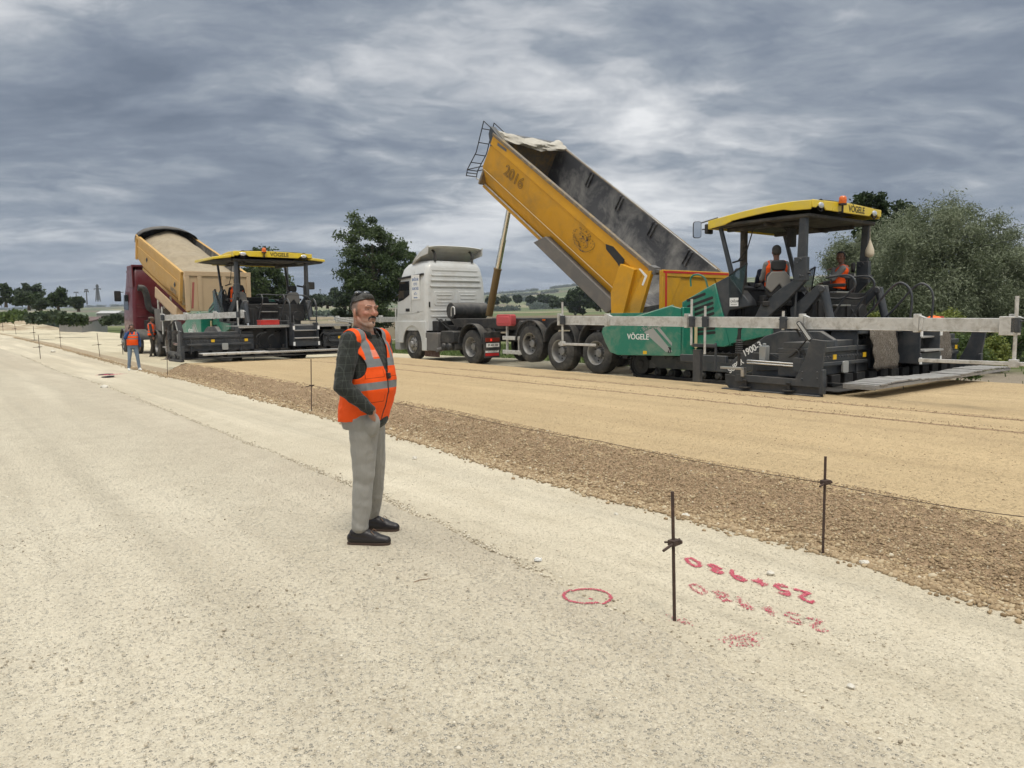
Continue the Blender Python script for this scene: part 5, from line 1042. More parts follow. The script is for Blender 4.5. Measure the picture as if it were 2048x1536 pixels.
def wheel(e, x, y, z, sgn, dual=False, front=False, r=0.515, w=0.32, name='wheel'):
    """sgn +1: outer face towards +y."""
    we = MB(); n = 40
    def tyre(mb, yo):
        prof = [(0.30, 0.0), (0.31, -0.012), (0.36, -0.008), (0.44, -0.012), (0.49, -0.03), (r, -0.055)]
        k = 5
        for i in range(k):
            a = -0.055 - (w - 0.11) * i / k; b_ = -0.055 - (w - 0.11) * (i + 1) / k
            prof += [(r, a), (r, b_ + 0.010), (r - 0.013, b_ + 0.009), (r - 0.013, b_ + 0.001)] if i < k - 1 else [(r, a), (r, b_)]
        prof += [(0.49, -w + 0.03), (0.44, -w + 0.012), (0.36, -w + 0.008), (0.30, -w)]
        mb.lathe([(p, (q) * sgn) for p, q in prof], (x, yo, z), n, 'y', cap=False)
        for i in range(52):
            a = 2 * math.pi * i / 52
            for q in (-0.068, -w + 0.068): mb.box(-0.006, 0.006, -0.022, 0.022, r - 0.02, r + 0.002, 0, Matrix.Translation((x, yo + q * sgn, z)) @ Matrix.Rotation(a, 4, 'Y'))
    tyre(we, y)
    if dual: tyre(we, y - (w + 0.02) * sgn)
    wo = we.build(name, M_rubber, e, 0, 35)
    mb = MB()
    if front: prof = [(0.302, -0.0), (0.285, -0.02), (0.27, -0.06), (0.25, -0.07), (0.21, -0.02), (0.16, 0.005), (0.12, 0.01), (0.11, 0.05), (0.085, 0.075), (0, 0.078)]
    else: prof = [(0.302, -0.0), (0.285, -0.012), (0.272, -0.05), (0.262, -0.15), (0.25, -0.175), (0.17, -0.18), (0.15, -0.17), (0.105, -0.165), (0.10, -0.09), (0.075, -0.075), (0, -0.075)]
    mb.lathe([(p, q * sgn) for p, q in prof], (x, y, z), 32, 'y', cap=False)
    rm = mb.build('rim', M_rim, wo, 0, 30)
    mb = MB()
    for i in range(10):
        a = 2 * math.pi * i / 10; rr = 0.135 if not front else 0.14; q = (-0.17 if not front else 0.0) * sgn
        mb.cyl((x + rr * math.cos(a), y + q - 0.01 * sgn, z + rr * math.sin(a)), (x + rr * math.cos(a), y + q + 0.035 * sgn, z + rr * math.sin(a)), 0.015, n=6)
    mb.build('wheel_nuts', M_dark, rm)
    for i in range(8):
        a = 2 * math.pi * (i + 0.5) / 8; rr = 0.215; q = (-0.178 if not front else -0.02) * sgn; mb = MB()
        mb.cyl((x + rr * math.cos(a), y + q - 0.003 * sgn, z + rr * math.sin(a)), (x + rr * math.cos(a), y + q + 0.003 * sgn, z + rr * math.sin(a)), 0.026, n=12); mb.build('vent_hole', M_black, rm) if sgn > 0 else None
    return wo

def mudguard(e, x, z, y0, y1, r, a0=5, a1=175, th=0.02, m=None):
    mb = MB(); A_ = [math.radians(a0 + (a1 - a0) * i / 18) for i in range(19)]
    o = [(x + (r + th) * math.cos(a), z + (r + th) * math.sin(a)) for a in A_]; i_ = [(x + r * math.cos(a), z + r * math.sin(a)) for a in A_]
    mb.prism(o + i_[::-1], y0, y1); o2 = [(x + (r + th + 0.02) * math.cos(a), z + (r + th + 0.02) * math.sin(a)) for a in A_]; mb.prism(o2 + i_[::-1], max(y0, y1), max(y0, y1) + 0.03)
    return mb.build('mudguard', m or M_plast, e, 0.006)

def loft_cab(e, rings, m, r=0.13, name='cab', caps=True):
    """rings: (z, x_rear, x_front, half_width)"""
    mb = MB(); n = None; V = []
    for z, xr, xf, hw, rr in rings:
        p = rrect(xr, xf, -hw, hw, rr, 5); n = len(p); V += [(a, b_, z) for a, b_ in p]
    F = [(k * n + i, k * n + (i + 1) % n, (k + 1) * n + (i + 1) % n, (k + 1) * n + i) for k in range(len(rings) - 1) for i in range(n)]
    F += [tuple(range(n - 1, -1, -1)), tuple((len(rings) - 1) * n + i for i in range(n))]; mb.add(V, F); return mb.build(name, m, e, 0.0, 42)

TS0, TT0, TZ0 = 11.5, 14.4, 0.12; MT = ROADM(TS0, TT0, TZ0)
def tx_at(t):
    def f(*pts): return [((lambda q: (q[0] - TS0, q[1] - TZ0))(SP(px, py, t))) for px, py in pts]
    return f
def tipper_body(e, O, ang, L, H, hw, m_out, m_in, chamfer=0.42, name='tipper_body'):
    """Open tub; local x along the floor from the rear pivot, tilted by ang."""
    B = Matrix.Translation((O[0], 0, O[1])) @ Matrix.Rotation(-ang, 4, 'Y')
    out = [(hw, H), (hw, chamfer + 0.1), (hw - 0.32, 0.0), (-hw + 0.32, 0.0), (-hw, chamfer + 0.1), (-hw, H)]
    inn = [(-hw + 0.05, H), (-hw + 0.05, chamfer + 0.12), (-hw + 0.35, 0.05), (hw - 0.35, 0.05), (hw - 0.05, chamfer + 0.12), (hw - 0.05, H)]
    mb = MB(); n = 6; V = []
    for x in (0, L): V += [(x, y, z) for y, z in out] + [(x, y * 0.998, z + 0.004) for y, z in inn]
    F = []; M_i = []
    for i in range(5): F.append((i, i + 1, i + 13, i + 12)); M_i.append(0)
    for i in range(6, 11): F.append((i, i + 1, i + 13, i + 12)); M_i.append(1)
    for a, b_ in ((5, 6), (11, 0)): F.append((a, b_, b_ + 12, a + 12)); M_i.append(0)
    F.append(tuple(range(12))); M_i.append(0); F.append(tuple(range(23, 11, -1))); M_i.append(0)
    mb.add(V, F); mb.m = M_i; b = mb.build(name, [m_out, m_in], e, 0.008, 35, B)
    return b, B

def build_truck_right():
    e = empty('tipper_truck', MT, 'white-cabbed tractor with raised yellow tipping semi-trailer, emptying into the right paver', 'truck')
    T = tx_at(13.15); hw = 1.24
    # chassis rails
    cz = T((1100, 645))[0][1]
    mb = MB()
    for y in (0.72, -0.72): mb.prism([(0.2, 1.12), (8.6, 1.10), (8.7, 1.24), (8.6, 1.38), (0.2, 1.36)], y - 0.07, y + 0.07)
    for x in (0.3, 2.2, 4.6, 6.4, 8.3): mb.box(x - 0.08, x + 0.08, -0.66, 0.66, 1.12, 1.3)
    ch = mb.build('chassis', M_chassis, e, 0.012)
    mb = MB(); mb.prism([(4.7, 1.05), (8.3, 1.12), (8.6, 1.36), (0.0, 1.38), (0.0, 1.10)], 0.98, 1.02); sk = mb.build('side_rail', M_chassis, e, 0.01)
    for px in (1075, 1200): 
        p = T((px, 640 if px < 1100 else 647))[0]; mb = MB(); mb.box(p[0] - 0.06, p[0] + 0.06, 1.02, 1.03, p[1] - 0.02, p[1] + 0.02); mb.build('side_reflector', M_orange, sk)
    mb = MB(); mb.box(7.0, 11.7, -0.45, -0.37, 0.62, 0.88); mb.box(7.0, 11.7, 0.37, 0.45, 0.62, 0.88); mb.box(7.2, 8.4, -0.5, 0.5, 0.95, 1.08); mb.box(8.8, 9.6, -0.6, 0.6, 0.5, 0.85); mb.box(10.3, 11.6, -0.5, 0.5, 0.55, 1.0); mb.cyl((9.7, 0, 0.9), (9.7, 0, 1.5), 0.22); mb.build('tractor_frame', M_black, e, 0.01)
    # wheels
    for i, (cx, cy, lift) in enumerate(((1058.6, 688, 1), (1118, 706, 0), (1191, 710, 0))):
        p = T((cx, cy))[0]; z = 0.515 + (0.17 if lift else 0)
        wheel(e, p[0], hw, z, 1, w=0.36); wheel(e, p[0], -hw, z, -1, w=0.36)
        mb = MB(); mb.cyl((p[0], -1.0, z), (p[0], 1.0, z), 0.07); mb.box(p[0] - 0.12, p[0] + 0.12, 0.45, 0.6, z - 0.1, 1.1); mb.box(p[0] - 0.12, p[0] + 0.12, -0.6, -0.45, z - 0.1, 1.1); mb.build('axle', M_black, e, 0.01)
        mudguard(e, p[0], 0.60 + 0.10, 0.82, hw - 0.02, 0.60); mudguard(e, p[0], 0.70, -hw + 0.0, -0.82, 0.60)
    pr_, pf = T((941, 694))[0], T((824, 687))[0]
    wheel(e, pr_[0], hw, 0.515, 1, dual=True, w=0.27); wheel(e, pr_[0], -hw, 0.515, -1, dual=True, w=0.27)
    wheel(e, pf[0], hw - 0.02, 0.515, 1, front=True, w=0.30); wheel(e, pf[0], -hw + 0.02, 0.515, -1, front=True, w=0.30)
    mg = mudguard(e, pr_[0], 0.60, 0.66, hw + 0.0, 0.60, 0, 178, m=M_plast); mudguard(e, pr_[0], 0.60, -hw, -0.66, 0.60, 0, 178)
    mb = MB(); xa = pr_[0] - 0.66; mb.box(xa - 0.05, xa, 0.62, hw + 0.02, 0.42, 0.98); mb.build('mudguard_panel', M_plast, mg, 0.02)
    mb = MB(); mb.box(xa - 0.085, xa - 0.05, 0.70, hw - 0.02, 0.68, 0.80); tl = mb.build('tail_light', M_tailoff, mg, 0.01)
    mb = MB(); mb.box(xa - 0.09, xa - 0.083, 0.99, 1.05, 0.705, 0.775); mb.build('lit_lamp', M_tail, tl)
    mb = MB(); mb.box(xa - 0.065, xa - 0.05, 0.70, hw - 0.06, 0.52, 0.64); npl = mb.build('number_plate', M_whitedecal, mg, 0.003); lettering('59 AEC 350', 0.085, M_blackdecal, npl, face_M((xa - 0.0665, 0.94, 0.58), (0, -1, 0), (0, 0, 1)), 0.9, 0.001, 0.002)
    mb = MB(); mb.box(xa - 0.03, xa - 0.01, 0.66, hw, 0.20, 0.50); mf = mb.build('mud_flap', M_plast, mg, 0.004)
    mb = MB(); mb.box(xa - 0.036, xa - 0.03, 0.70, hw - 0.04, 0.36, 0.45); mb.build('flap_label', M_whitedecal, mf); lettering('OTO BAKIM', 0.075, M_blackdecal, mf, face_M((xa - 0.0375, 0.93, 0.405), (0, -1, 0), (0, 0, 1)), 0.9, 0.001)
    mb = MB(); mb.box(xa - 0.036, xa - 0.03, 0.70, hw - 0.04, 0.26, 0.34); mb.build('flap_band', M_redstripe, mf)
    # tank, boxes, side lockers between the axles
    mb = MB(); a, b_ = T((905, 700))[0][0], T((842, 700))[0][0]
    mb.prism(rrect(b_ - 1.02, b_ - 0.05, 0.33, 0.92, 0.05), 0.72, hw); mb.build('side_locker', M_guard, e, 0.015)
    mb = MB(); x1 = b_ - 1.05; mb.prism(rrect(x1 - 0.75, x1, 0.60, 0.98, 0.08), 0.72, 1.15); mb.prism(rrect(x1 - 0.70, x1 - 0.05, 0.36, 0.60, 0.06), 0.75, 1.05); mb.build('battery_box', M_plast, e, 0.02)
    for k in range(2): mb = MB(); xx = x1 - 0.22 - 0.3 * k; mb.cyl((xx, 0.8, 0.48), (xx, 1.18, 0.48), 0.115, n=18); mb.ball((xx, 1.18, 0.48), (0.115, 0.05, 0.115), 16); mb.build('air_tank', M_plast, e)
    mb = MB(); mb.cyl((x1 + 0.02, 1.0, 0.40), (x1 + 0.02, 1.3, 0.36), 0.07, n=14); mb.build('exhaust_pipe', M_guard, e)
    mb = MB(); mb.box(b_ - 0.95, b_ - 0.05, 1.12, 1.14, 0.12, 0.33); mb.build('mud_flap', mat('brown_flap', (0.09, 0.045, 0.035), 0.8, dirt=0.4, scale=5), e, 0.004)
    # ----- cab
    C_ = tx_at(13.16); xr = C_((850, 560))[0][0]; xf = C_((791, 620))[0][0]
    rings = [(0.98, xr, xf, 1.22, 0.10), (1.30, xr, xf + 0.02, 1.23, 0.12), (1.75, xr, xf - 0.02, 1.23, 0.13), (2.25, xr + 0.01, xf - 0.12, 1.22, 0.14), (2.62, xr + 0.02, xf - 0.20, 1.20, 0.15),
             (2.75, xr + 0.03, xf - 0.22, 1.18, 0.16), (3.05, xr + 0.05, xf - 0.32, 1.12, 0.18), (3.20, xr + 0.10, xf - 0.50, 1.06, 0.2), (3.28, xr + 0.18, xf - 0.72, 0.98, 0.2), (3.31, xr + 0.3, xf - 0.95, 0.86, 0.2)]
    cab = loft_cab(e, rings, M_white)
    # lower front, wheel arch, bumper
    mb = MB(); ax = pf[0]; arch = [(ax + 0.64 * math.cos(a), 0.55 + 0.62 * math.sin(a)) for a in np.linspace(0.0, math.pi, 12)]
    low = [(xf + 0.06, 0.55), (xf + 0.04, 1.02), (xr + 0.05, 1.02), (xr + 0.05, 0.80), (ax - 0.68, 0.55)] 
    poly = [(xf + 0.06, 0.55), (xf + 0.05, 1.3), (xr + 0.03, 1.3), (xr + 0.03, 0.75)] + [(ax + 0.62 * math.cos(a), 0.52 + 0.62 * math.sin(a)) for a in np.linspace(math.pi - 0.15, 0.05, 12)]
    for sgn in (1, -1): 
        mb = MB(); mb.prism(poly, sgn * 1.20, sgn * 1.25); mb.build('wheel_arch', M_white, cab, 0.015)
    mb = MB(); mb.box(xf - 0.25, xf + 0.08, -1.25, 1.25, 0.30, 0.98); mb.build('bumper', mat('grey_bumper', (0.30, 0.31, 0.32), 0.6, dirt=0.3), cab, 0.03)
    mb = MB(); mb.box(xr - 0.02, xr + 0.28, 1.10, 1.25, 0.32, 0.75); mb.build('step_panel', M_white, cab, 0.015)
    W3 = lambda px, py: C_((px, py))[0]
    q = [W3(*p) for p in ((798, 564), (817, 562), (818, 590), (806, 600), (796, 604))]
    mb = MB(); mb.prism(q, 1.215, 1.232); wd = mb.build('side_window', M_glassD, cab, 0.004)
    q = [W3(*p) for p in ((795, 556), (844, 546), (844, 550), (795, 560))]; mb = MB(); mb.prism(q, 1.16, 1.23); mb.build('roof_trim', M_blackdecal, cab, 0.01)
    def line(pts, w=0.008, m=None, y=1.232): 
        mb = MB(); mb.tube([(W3(*p)[0], y, W3(*p)[1]) for p in pts], w, 5); return mb.build('door_seam', m or M_greydecal, cab)
    line([(823, 558), (822, 627)], 0.005); line([(794, 628), (823, 627), (845, 622)], 0.005)
    mb = MB(); p = W3(815, 620); mb.prism(rrect(p[0] - 0.13, p[0] + 0.13, p[1] - 0.05, p[1] + 0.05, 0.02), 1.215, 1.238); mb.build('door_handle', M_blackdecal, cab)
    p = W3(850, 609); mb = MB(); mb.box(xr - 0.02, xr + 0.0, 1.06, 1.12, p[1] - 0.09, p[1] + 0.09); mb.build('air_intake', M_blackdecal, cab, 0.01)
    p = W3(830.5, 575); mb = MB(); mb.box(p[0] - 0.26, p[0] + 0.26, 1.228, 1.236, p[1] - 0.40, p[1] + 0.42); stk = mb.build('door_sticker', M_whitedecal, cab)
    M_bd = mat('blue_decal', (0.03, 0.12, 0.33), 0.5)
    for k, (tx_, sz, dz) in enumerate((('BAĞLAR', 0.13, 0.26), ('OTO', 0.12, 0.11), ('ELEKTRİK', 0.11, -0.04), ('0532 00 00', 0.06, -0.34))): lettering(tx_, sz, M_bd, stk, face_M((p[0], 1.2375, p[1] + dz), (-1, 0, 0), (0, 0, 1)), 0.85, 0.001, 0.002)
    mb = MB(); mb.tube([(p[0] + 0.10, 1.238, p[1] - 0.22), (p[0] + 0.0, 1.238, p[1] - 0.15), (p[0] - 0.10, 1.238, p[1] - 0.22), (p[0] + 0.10, 1.238, p[1] - 0.22)], 0.006, 5); mb.build('decal', M_bd, stk)
    p = W3(836, 624); lettering('1840', 0.07, M_blackdecal, cab, face_M((p[0], 1.233, p[1]), (-1, 0, 0), (0, 0, 1)), 1.0, 0.001)
    # pressed ribs of the rear wall
    for (z0, z1, y0, y1) in ((1.42, 1.47, -1.0, 1.05), (1.62, 1.67, -1.0, 1.05), (2.42, 2.47, -1.02, 1.05), (2.62, 2.66, -1.0, 1.02), (2.78, 2.83, -0.95, 0.98), (2.95, 3.0, -0.92, 0.95)):
        mb = MB(); mb.prismx([(y0 + (z1 - z0) * 0.5, z0), (y1 - (z1 - z0) * 0.5, z0), (y1, z1), (y0, z1)], xr - 0.018 + (0.03 if z0 > 2.7 else 0) + (0.02 if z0 > 2.9 else 0), xr + 0.1); mb.build('pressed_rib', M_white, cab, 0.008)
    for y0, y1 in ((-0.85, -0.05), (0.12, 0.90)):
        mb = MB(); mb.prismx(rrect(y0, y1, 1.80, 2.28, 0.08), xr - 0.014, xr + 0.1)
        for k in range(3): mb.box(xr - 0.026, xr - 0.01, y0 + 0.1, y1 - 0.1, 1.90 + 0.12 * k, 1.94 + 0.12 * k)
        mb.build('pressed_panel', M_white, cab, 0.01)
        # roof deflector
    V = []; nn = 10; mb = MB(); X = [(xf - 0.95, 3.27), (xf - 1.15, 3.44), (xf - 1.45, 3.62), (xf - 1.8, 3.74), (xr + 0.03, 3.80)]
    for (x, z) in X: V += [(x, -1.10 + 2.2 * j / nn, z - 0.06 * abs(2 * j / nn - 1) ** 3) for j in range(nn + 1)]
    F = [(i * (nn + 1) + j, i * (nn + 1) + j + 1, (i + 1) * (nn + 1) + j + 1, (i + 1) * (nn + 1) + j) for i in range(len(X) - 1) for j in range(nn)]; mb.add(V, F)
    sp_ = mb.build('roof_deflector', M_white, e, 0, 60); so = sp_.modifiers.new('solid', 'SOLIDIFY'); so.thickness = 0.03
    for sgn in (1, -1):
        mb = MB(); mb.prism([(X[0][0], 3.25)] + [(x, z - 0.04) for x, z in X] + [(xr - 0.02, 3.78), (xr + 0.02, 3.50), (xr + 0.5, 3.42), (X[0][0], 3.22)], 1.08 * sgn, 1.115 * sgn); mb.build('side_fin', M_white, sp_, 0.01)
        mb = MB(); mb.tube(catmull([(xr + 0.35, 0.75 * sgn, 3.68), (xr + 0.16, 0.75 * sgn, 3.55), (xr + 0.12, 0.75 * sgn, 3.27)], 4), 0.04, 8); mb.build('strut', M_plast, sp_)
    mb = MB(); mb.cyl((xr - 0.55, -0.75, 1.62), (xr - 0.55, 0.62, 1.62), 0.27, n=28); mb.build('oil_tank', M_plast, e, 0.02)
    for k in range(7):
        mb = MB(); y = rng.uniform(0.2, 0.9); mb.tube(catmull([(xr - 0.05, y, 1.35), (xr - 0.3, y + 0.1, 0.98 + 0.06 * k), (xr - 0.7, y - 0.2, 0.95), (xr - 1.2, y - 0.3, 1.25)], 6), 0.018, 6); mb.build('air_hose', M_hose, e)
    mb = MB(); mb.tube(catmull([(xr - 0.85, 0.8, 1.45), (xr - 0.95, 0.85, 1.72), (xr - 1.1, 0.85, 1.72), (xr - 1.12, 0.85, 1.5)], 6), 0.02, 8); mb.build('white_hose', M_white, e)
    mb = MB(); mb.box(xr - 0.35, xr, 0.3, 1.0, 0.95, 1.3); mb.box(xr - 0.9, xr - 0.1, -0.9, 0.6, 0.85, 1.15); mb.build('engine_block', M_black, e, 0.03)
    # trailer landing frame, red toolbox, plastic tank
    p = T((1005, 640))[0]; mb = MB(); mb.prism(rrect(p[0] - 0.34, p[0] + 0.34, p[1] - 0.17, p[1] + 0.16, 0.07), 1.02, 1.22); mb.prism(rrect(p[0] - 0.28, p[0] + 0.28, p[1] - 0.11, p[1] + 0.10, 0.05), 1.2, 1.235); mb.build('red_extinguisher_box', mat('faded_red_plastic', (0.52, 0.08, 0.09), 0.5, dirt=0.2), e, 0.02)
    x2 = T((1043, 690))[0][0]; x1 = T((1002, 690))[0][0]
    for zz in (0.42, 0.82): mb = MB(); mb.box(x2, x1, 1.16, 1.20, zz - 0.055, zz + 0.055); mb.build('side_guard', M_alu, e, 0.008)
    for xx in (x1 - 0.14, x2 + 0.25): mb = MB(); mb.box(xx - 0.03, xx + 0.03, 1.10, 1.155, 0.34, 1.15); mb.build('guard_post', M_alu, e, 0.006)
    q = T((1032, 638), (1068, 650))
    mb = MB(); xa, xb = q[1][0], q[0][0]; mb.prism(rrect(xa, xb, 0.98, 1.30, 0.1), 1.03, 1.20); mb.prism(rrect(xb - 0.4, xb, 0.78, 1.2, 0.1), 1.03, 1.19); 
    for k in range(4): mb.box(xa + 0.12 + 0.17 * k, xa + 0.18 + 0.17 * k, 1.02, 1.215, 1.1, 1.312)
    mb.build('water_tank', M_plast, e, 0.02)
    # ----- hydraulic ram
    c0 = tx_at(14.4)((978, 625))[0]; c1 = tx_at(14.4)((1021, 402))[0]; a = Vector((c0[0], 0, c0[1] - 0.1)); b = Vector((c1[0], 0, c1[1])); d = b - a
    mb = MB(); mb.cyl(a, a + d * 0.42, 0.115, n=22); mb.cyl(a + d * 0.41, a + d * 0.425, 0.13, n=22); rm = mb.build('hydraulic_ram', M_gold, e, 0.004)
    mb = MB(); mb.cyl(a + d * 0.42, a + d * 0.66, 0.092, n=20); mb.cyl(a + d * 0.66, a + d * 0.675, 0.098, n=20); mb.cyl(a + d * 0.675, a + d * 0.93, 0.076, n=20); mb.cyl(a + d * 0.93, b, 0.062, n=18); mb.build('piston', M_chrome, rm)
    # ----- raised body
    P1, P2 = T((1309, 541), (988, 268)); ang = math.atan2(P2[1] - P1[1], P2[0] - P1[0]); L = math.hypot(P2[0] - P1[0], P2[1] - P1[1]); H = 1.52
    ux, uz = math.cos(ang), math.sin(ang); O = (P1[0] + H * uz, P1[1] - H * ux)
    body, B = tipper_body(e, O, ang, L, H, 1.25, M_tipY, M_liner)
    inv = B.inverted()
    def bl(px, py, t=13.15): q = tx_at(t)((px, py))[0]; v_ = inv @ Vector((q[0], 0, q[1])); return v_.x, v_.z
    def onside(pts, y0, y1, nm, m, t=13.15, bev=0.008, par=body):
        mb = MB(); mb.prism([bl(*p, t) for p in pts], y0, y1); return mb.build(nm, m, par, bev)
    mb = MB()
    for y in (1.25, -1.25): mb.box(-0.02, L + 0.02, y - 0.07, y + 0.05, H - 0.05, H + 0.03)
    mb.box(L - 0.06, L + 0.02, -1.2, 1.2, 0.0, H - 0.02)
    mb.build('top_rail', mat('scuffed_rail', (0.16, 0.135, 0.11), 0.7, dirt=0.7, scale=6, dirtcol=(0.42, 0.27, 0.06)), body, 0.012)
    mb = MB(); mb.box(0.05, L - 0.02, 1.25, 1.275, H - 0.30, H - 0.05); mb.build('rail_flange', M_tipY, body, 0.01)
    mb = MB(); mb.tube([(0.3, 1.262, 0.50), (L - 0.1, 1.262, 0.50)], 0.012, 6); mb.build('side_seam', mat('dusty_edge', (0.45, 0.35, 0.2), 0.8), body)
    mb = MB(); mb.box(0.1, L + 0.05, 0.86, 0.98, -0.10, 0.0); mb.box(0.1, L + 0.05, -0.98, -0.86, -0.10, 0.0); mb.build('floor_beam', M_tipY, body, 0.01)
    mb = MB(); mb.tube([(0.9, 1.0, 0.03), (L + 0.1, 1.0, 0.03)], 0.022, 6); mb.cyl((L + 0.05, 0.9, 0.03), (L + 0.30, 1.1, 0.03), 0.02); mb.build('cover_rod', M_alu, body)
    # inner far-side stiffeners
    for k in (0.14, 0.34, 0.54, 0.74):
        for dx in (0, 0.12): mb = MB(); mb.box(L * k + dx, L * k + dx + 0.05, -1.2, -1.14, H - 0.42, H - 0.02); mb.build('stiffener', M_liner, body, 0.006)
    # front board corner and steel tip
    mb = MB(); mb.prism([(L - 0.45, H), (L + 0.25, H + 0.12), (L + 0.22, H - 0.10), (L - 0.05, H - 0.35)], 1.08, 1.27); mb.box(L - 0.05, L + 0.1, -1.25, 1.25, H - 0.1, H + 0.06); mb.build('front_corner', M_dark, body, 0.01)
    # rear frame ribs
    onside([(1249, 528), (1277, 539), (1254, 632), (1231, 632), (1230, 585)], 1.25, 1.40, 'rear_rib', M_tipY)
    onside([(1284, 541), (1309, 542), (1284, 632), (1266, 632), (1267, 606), (1290, 551)], 1.25, 1.36, 'rear_rib', M_tipY)
    onside([(1262, 533), (1288, 541), (1268, 632), (1250, 632)], 1.245, 1.30, 'rear_plate', M_tipY)
    onside([(1284, 538), (1287, 537), (1301, 551), (1301, 553), (1293, 572), (1290, 570), (1296, 553)], 1.361, 1.366, 'chevron', M_whitedecal)
    onside([(1302, 530), (1313, 535), (1312, 550), (1300, 545)], 1.1, 1.32, 'hinge_block', M_guard)
    onside([(1069, 485), (1093, 473), (1229, 602), (1229, 618), (1214, 626)], 1.06, 1.30, 'mud_panel', M_guard, bev=0.015)
    onside([(1213, 488), (1228, 493), (1251, 519), (1244, 541), (1236, 526), (1214, 499)], 1.277, 1.281, 'black_decal', M_blackdecal)
    onside([(997, 285), (1015, 299), (1014, 304), (996, 291)], 1.277, 1.281, 'maker_plate', M_guard)
    # 2016 in outline, running down the slope
    p = bl(1029, 355); lettering('2016', 0.42, M_blackdecal, body, face_M((p[0], 1.278, p[1]), (-1, 0, 0), (0, 0, 1)), 1.15, 0.0, 0.0, outline=0.006)
    # ink drawing of a snarling head: scattered brush strokes
    mb = MB(); c = bl(1168, 480); rs = np.random.default_rng(4)
    for i in range(120):
        a_ = rs.uniform(0, 6.28); r_ = rs.uniform(0.05, 1) ** 0.6; x = c[0] + 0.46 * r_ * math.cos(a_); z = c[1] + 0.27 * r_ * math.sin(a_); tt = a_ + 1.57 + rs.normal(0, 0.5); l_ = rs.uniform(0.02, 0.075) * (1.3 - 0.6 * r_)
        mb.add([(x - l_ * math.cos(tt), 1.279, z - l_ * 0.7 * math.sin(tt)), (x, 1.279, z - 0.008), (x + l_ * math.cos(tt), 1.279, z + l_ * 0.7 * math.sin(tt)), (x, 1.279, z + 0.008)], [(0, 1, 2, 3)])
    mb.tube([(c[0] + 0.42 * math.cos(t_) * (1 + 0.1 * math.sin(3 * t_)), 1.279, c[1] + 0.25 * math.sin(t_)) for t_ in np.linspace(2.5, 5.6, 16)], 0.005, 4); mb.tube([(c[0] - 0.05 + 0.18 * math.cos(t_), 1.279, c[1] - 0.06 + 0.09 * math.sin(t_)) for t_ in np.linspace(0.5, 4.2, 10)], 0.006, 4)
    for k in (-0.12, 0.06): mb.ball((c[0] + k, 1.277, c[1] + 0.06), (0.035, 0.004, 0.022), 8)
    mb.build('animal_drawing', M_blackdecal, body)
    mb = MB(); rs = np.random.default_rng(5)
    # front ladder
    def bt(px, py): q = bl(px, py, 13.6); return q
    for yy, dd in ((0.85, 0), (0.45, 1)):
        pass
    mb = MB(); la = [bl(p[0], p[1], 13.5) for p in ((973, 243), (958, 305), (940, 340), (938, 353))]; lb = [(x - 0.0, z) for x, z in la]
    for y in (1.0, 0.62): mb.tube([(x, y, z) for x, z in la], 0.016, 6)
    for k in np.linspace(0.08, 0.97, 7):
        i = min(int(k * 3), 2); f_ = k * 3 - i; x = la[i][0] * (1 - f_) + la[i + 1][0] * f_; z = la[i][1] * (1 - f_) + la[i + 1][1] * f_; mb.cyl((x, 0.62, z), (x, 1.0, z), 0.014, n=6)
    for y in (1.0, 0.62): mb.tube([(la[0][0], y, la[0][1]), (L, y, H - 0.05)], 0.014, 6); mb.tube([(la[2][0], y, la[2][1]), (L, y, H * 0.42)], 0.014, 6)
    mb.build('ladder', M_black, e, 0, 35, B)
    mb = MB(); mb.tube([(L + 0.02, 0.9, H * 0.5), (L + 0.05, 0.9, 0.2), (L + 0.28, 0.9, -0.05)], 0.012, 6); mb.build('tarp_crank', M_dark, body)
    # rolled tarpaulin on the front edge
    mb = MB(); n1_, n2_ = 60, 22; V = []; rs = np.random.default_rng(3)
    for i in range(n1_ + 1):
        y = 1.15 - 2.3 * i / n1_; rr = 0.115 + 0.02 * math.sin(i * 0.23) + rs.uniform(-0.003, 0.003); x0 = L - 0.18 - 0.12 * math.sin(i / n1_ * 3.14) - 0.03 * math.sin(i * 0.3)
        for j in range(n2_):
            a_ = 2 * math.pi * j / n2_; k_ = 1 + 0.20 * math.sin(4 * a_ + i * 0.16) + 0.10 * math.sin(9 * a_ - i * 0.22) + 0.10 * mnoise.noise(Vector((i * .35, j * .8, 0))); V.append((x0 + 2.1 * rr * k_ * math.cos(a_), y, H + 0.05 + rr * 0.8 * k_ * math.sin(a_) - 0.04 * math.sin(i / n1_ * 3.14)))
    mb.add(V, [(i * n2_ + j, i * n2_ + (j + 1) % n2_, (i + 1) * n2_ + (j + 1) % n2_, (i + 1) * n2_ + j) for i in range(n1_) for j in range(n2_)] + [tuple(range(n2_)), tuple(n1_ * n2_ + j for j in range(n2_))])
    mb.build('rolled_tarpaulin', M_cloth, body, 0, 55)
    mb = MB(); mb.tube([(0.1, -1.1, H + 0.05), (L - 0.3, -1.12, H + 0.10)], 0.012, 5); mb.build('tarp_cable', M_alu, body)
    # tailgate hanging open from its top hinge
    g0 = tx_at(13.2)((1314, 541))[0]; xg = g0[0] - 0.1; zt = g0[1] + 0.0
    mb = MB(); mb.box(xg - 0.05, xg, -1.24, 1.24, zt - 1.25, zt); tg = mb.build('tailgate', M_tipY, e, 0.008)
    mb = MB(); mb.box(xg - 0.09, xg - 0.05, -1.24, 1.24, zt - 0.14, zt + 0.01); mb.box(xg - 0.09, xg - 0.05, 1.06, 1.24, zt - 1.25, zt - 0.14); mb.box(xg - 0.09, xg - 0.05, -1.24, -1.06, zt - 1.25, zt - 0.14)
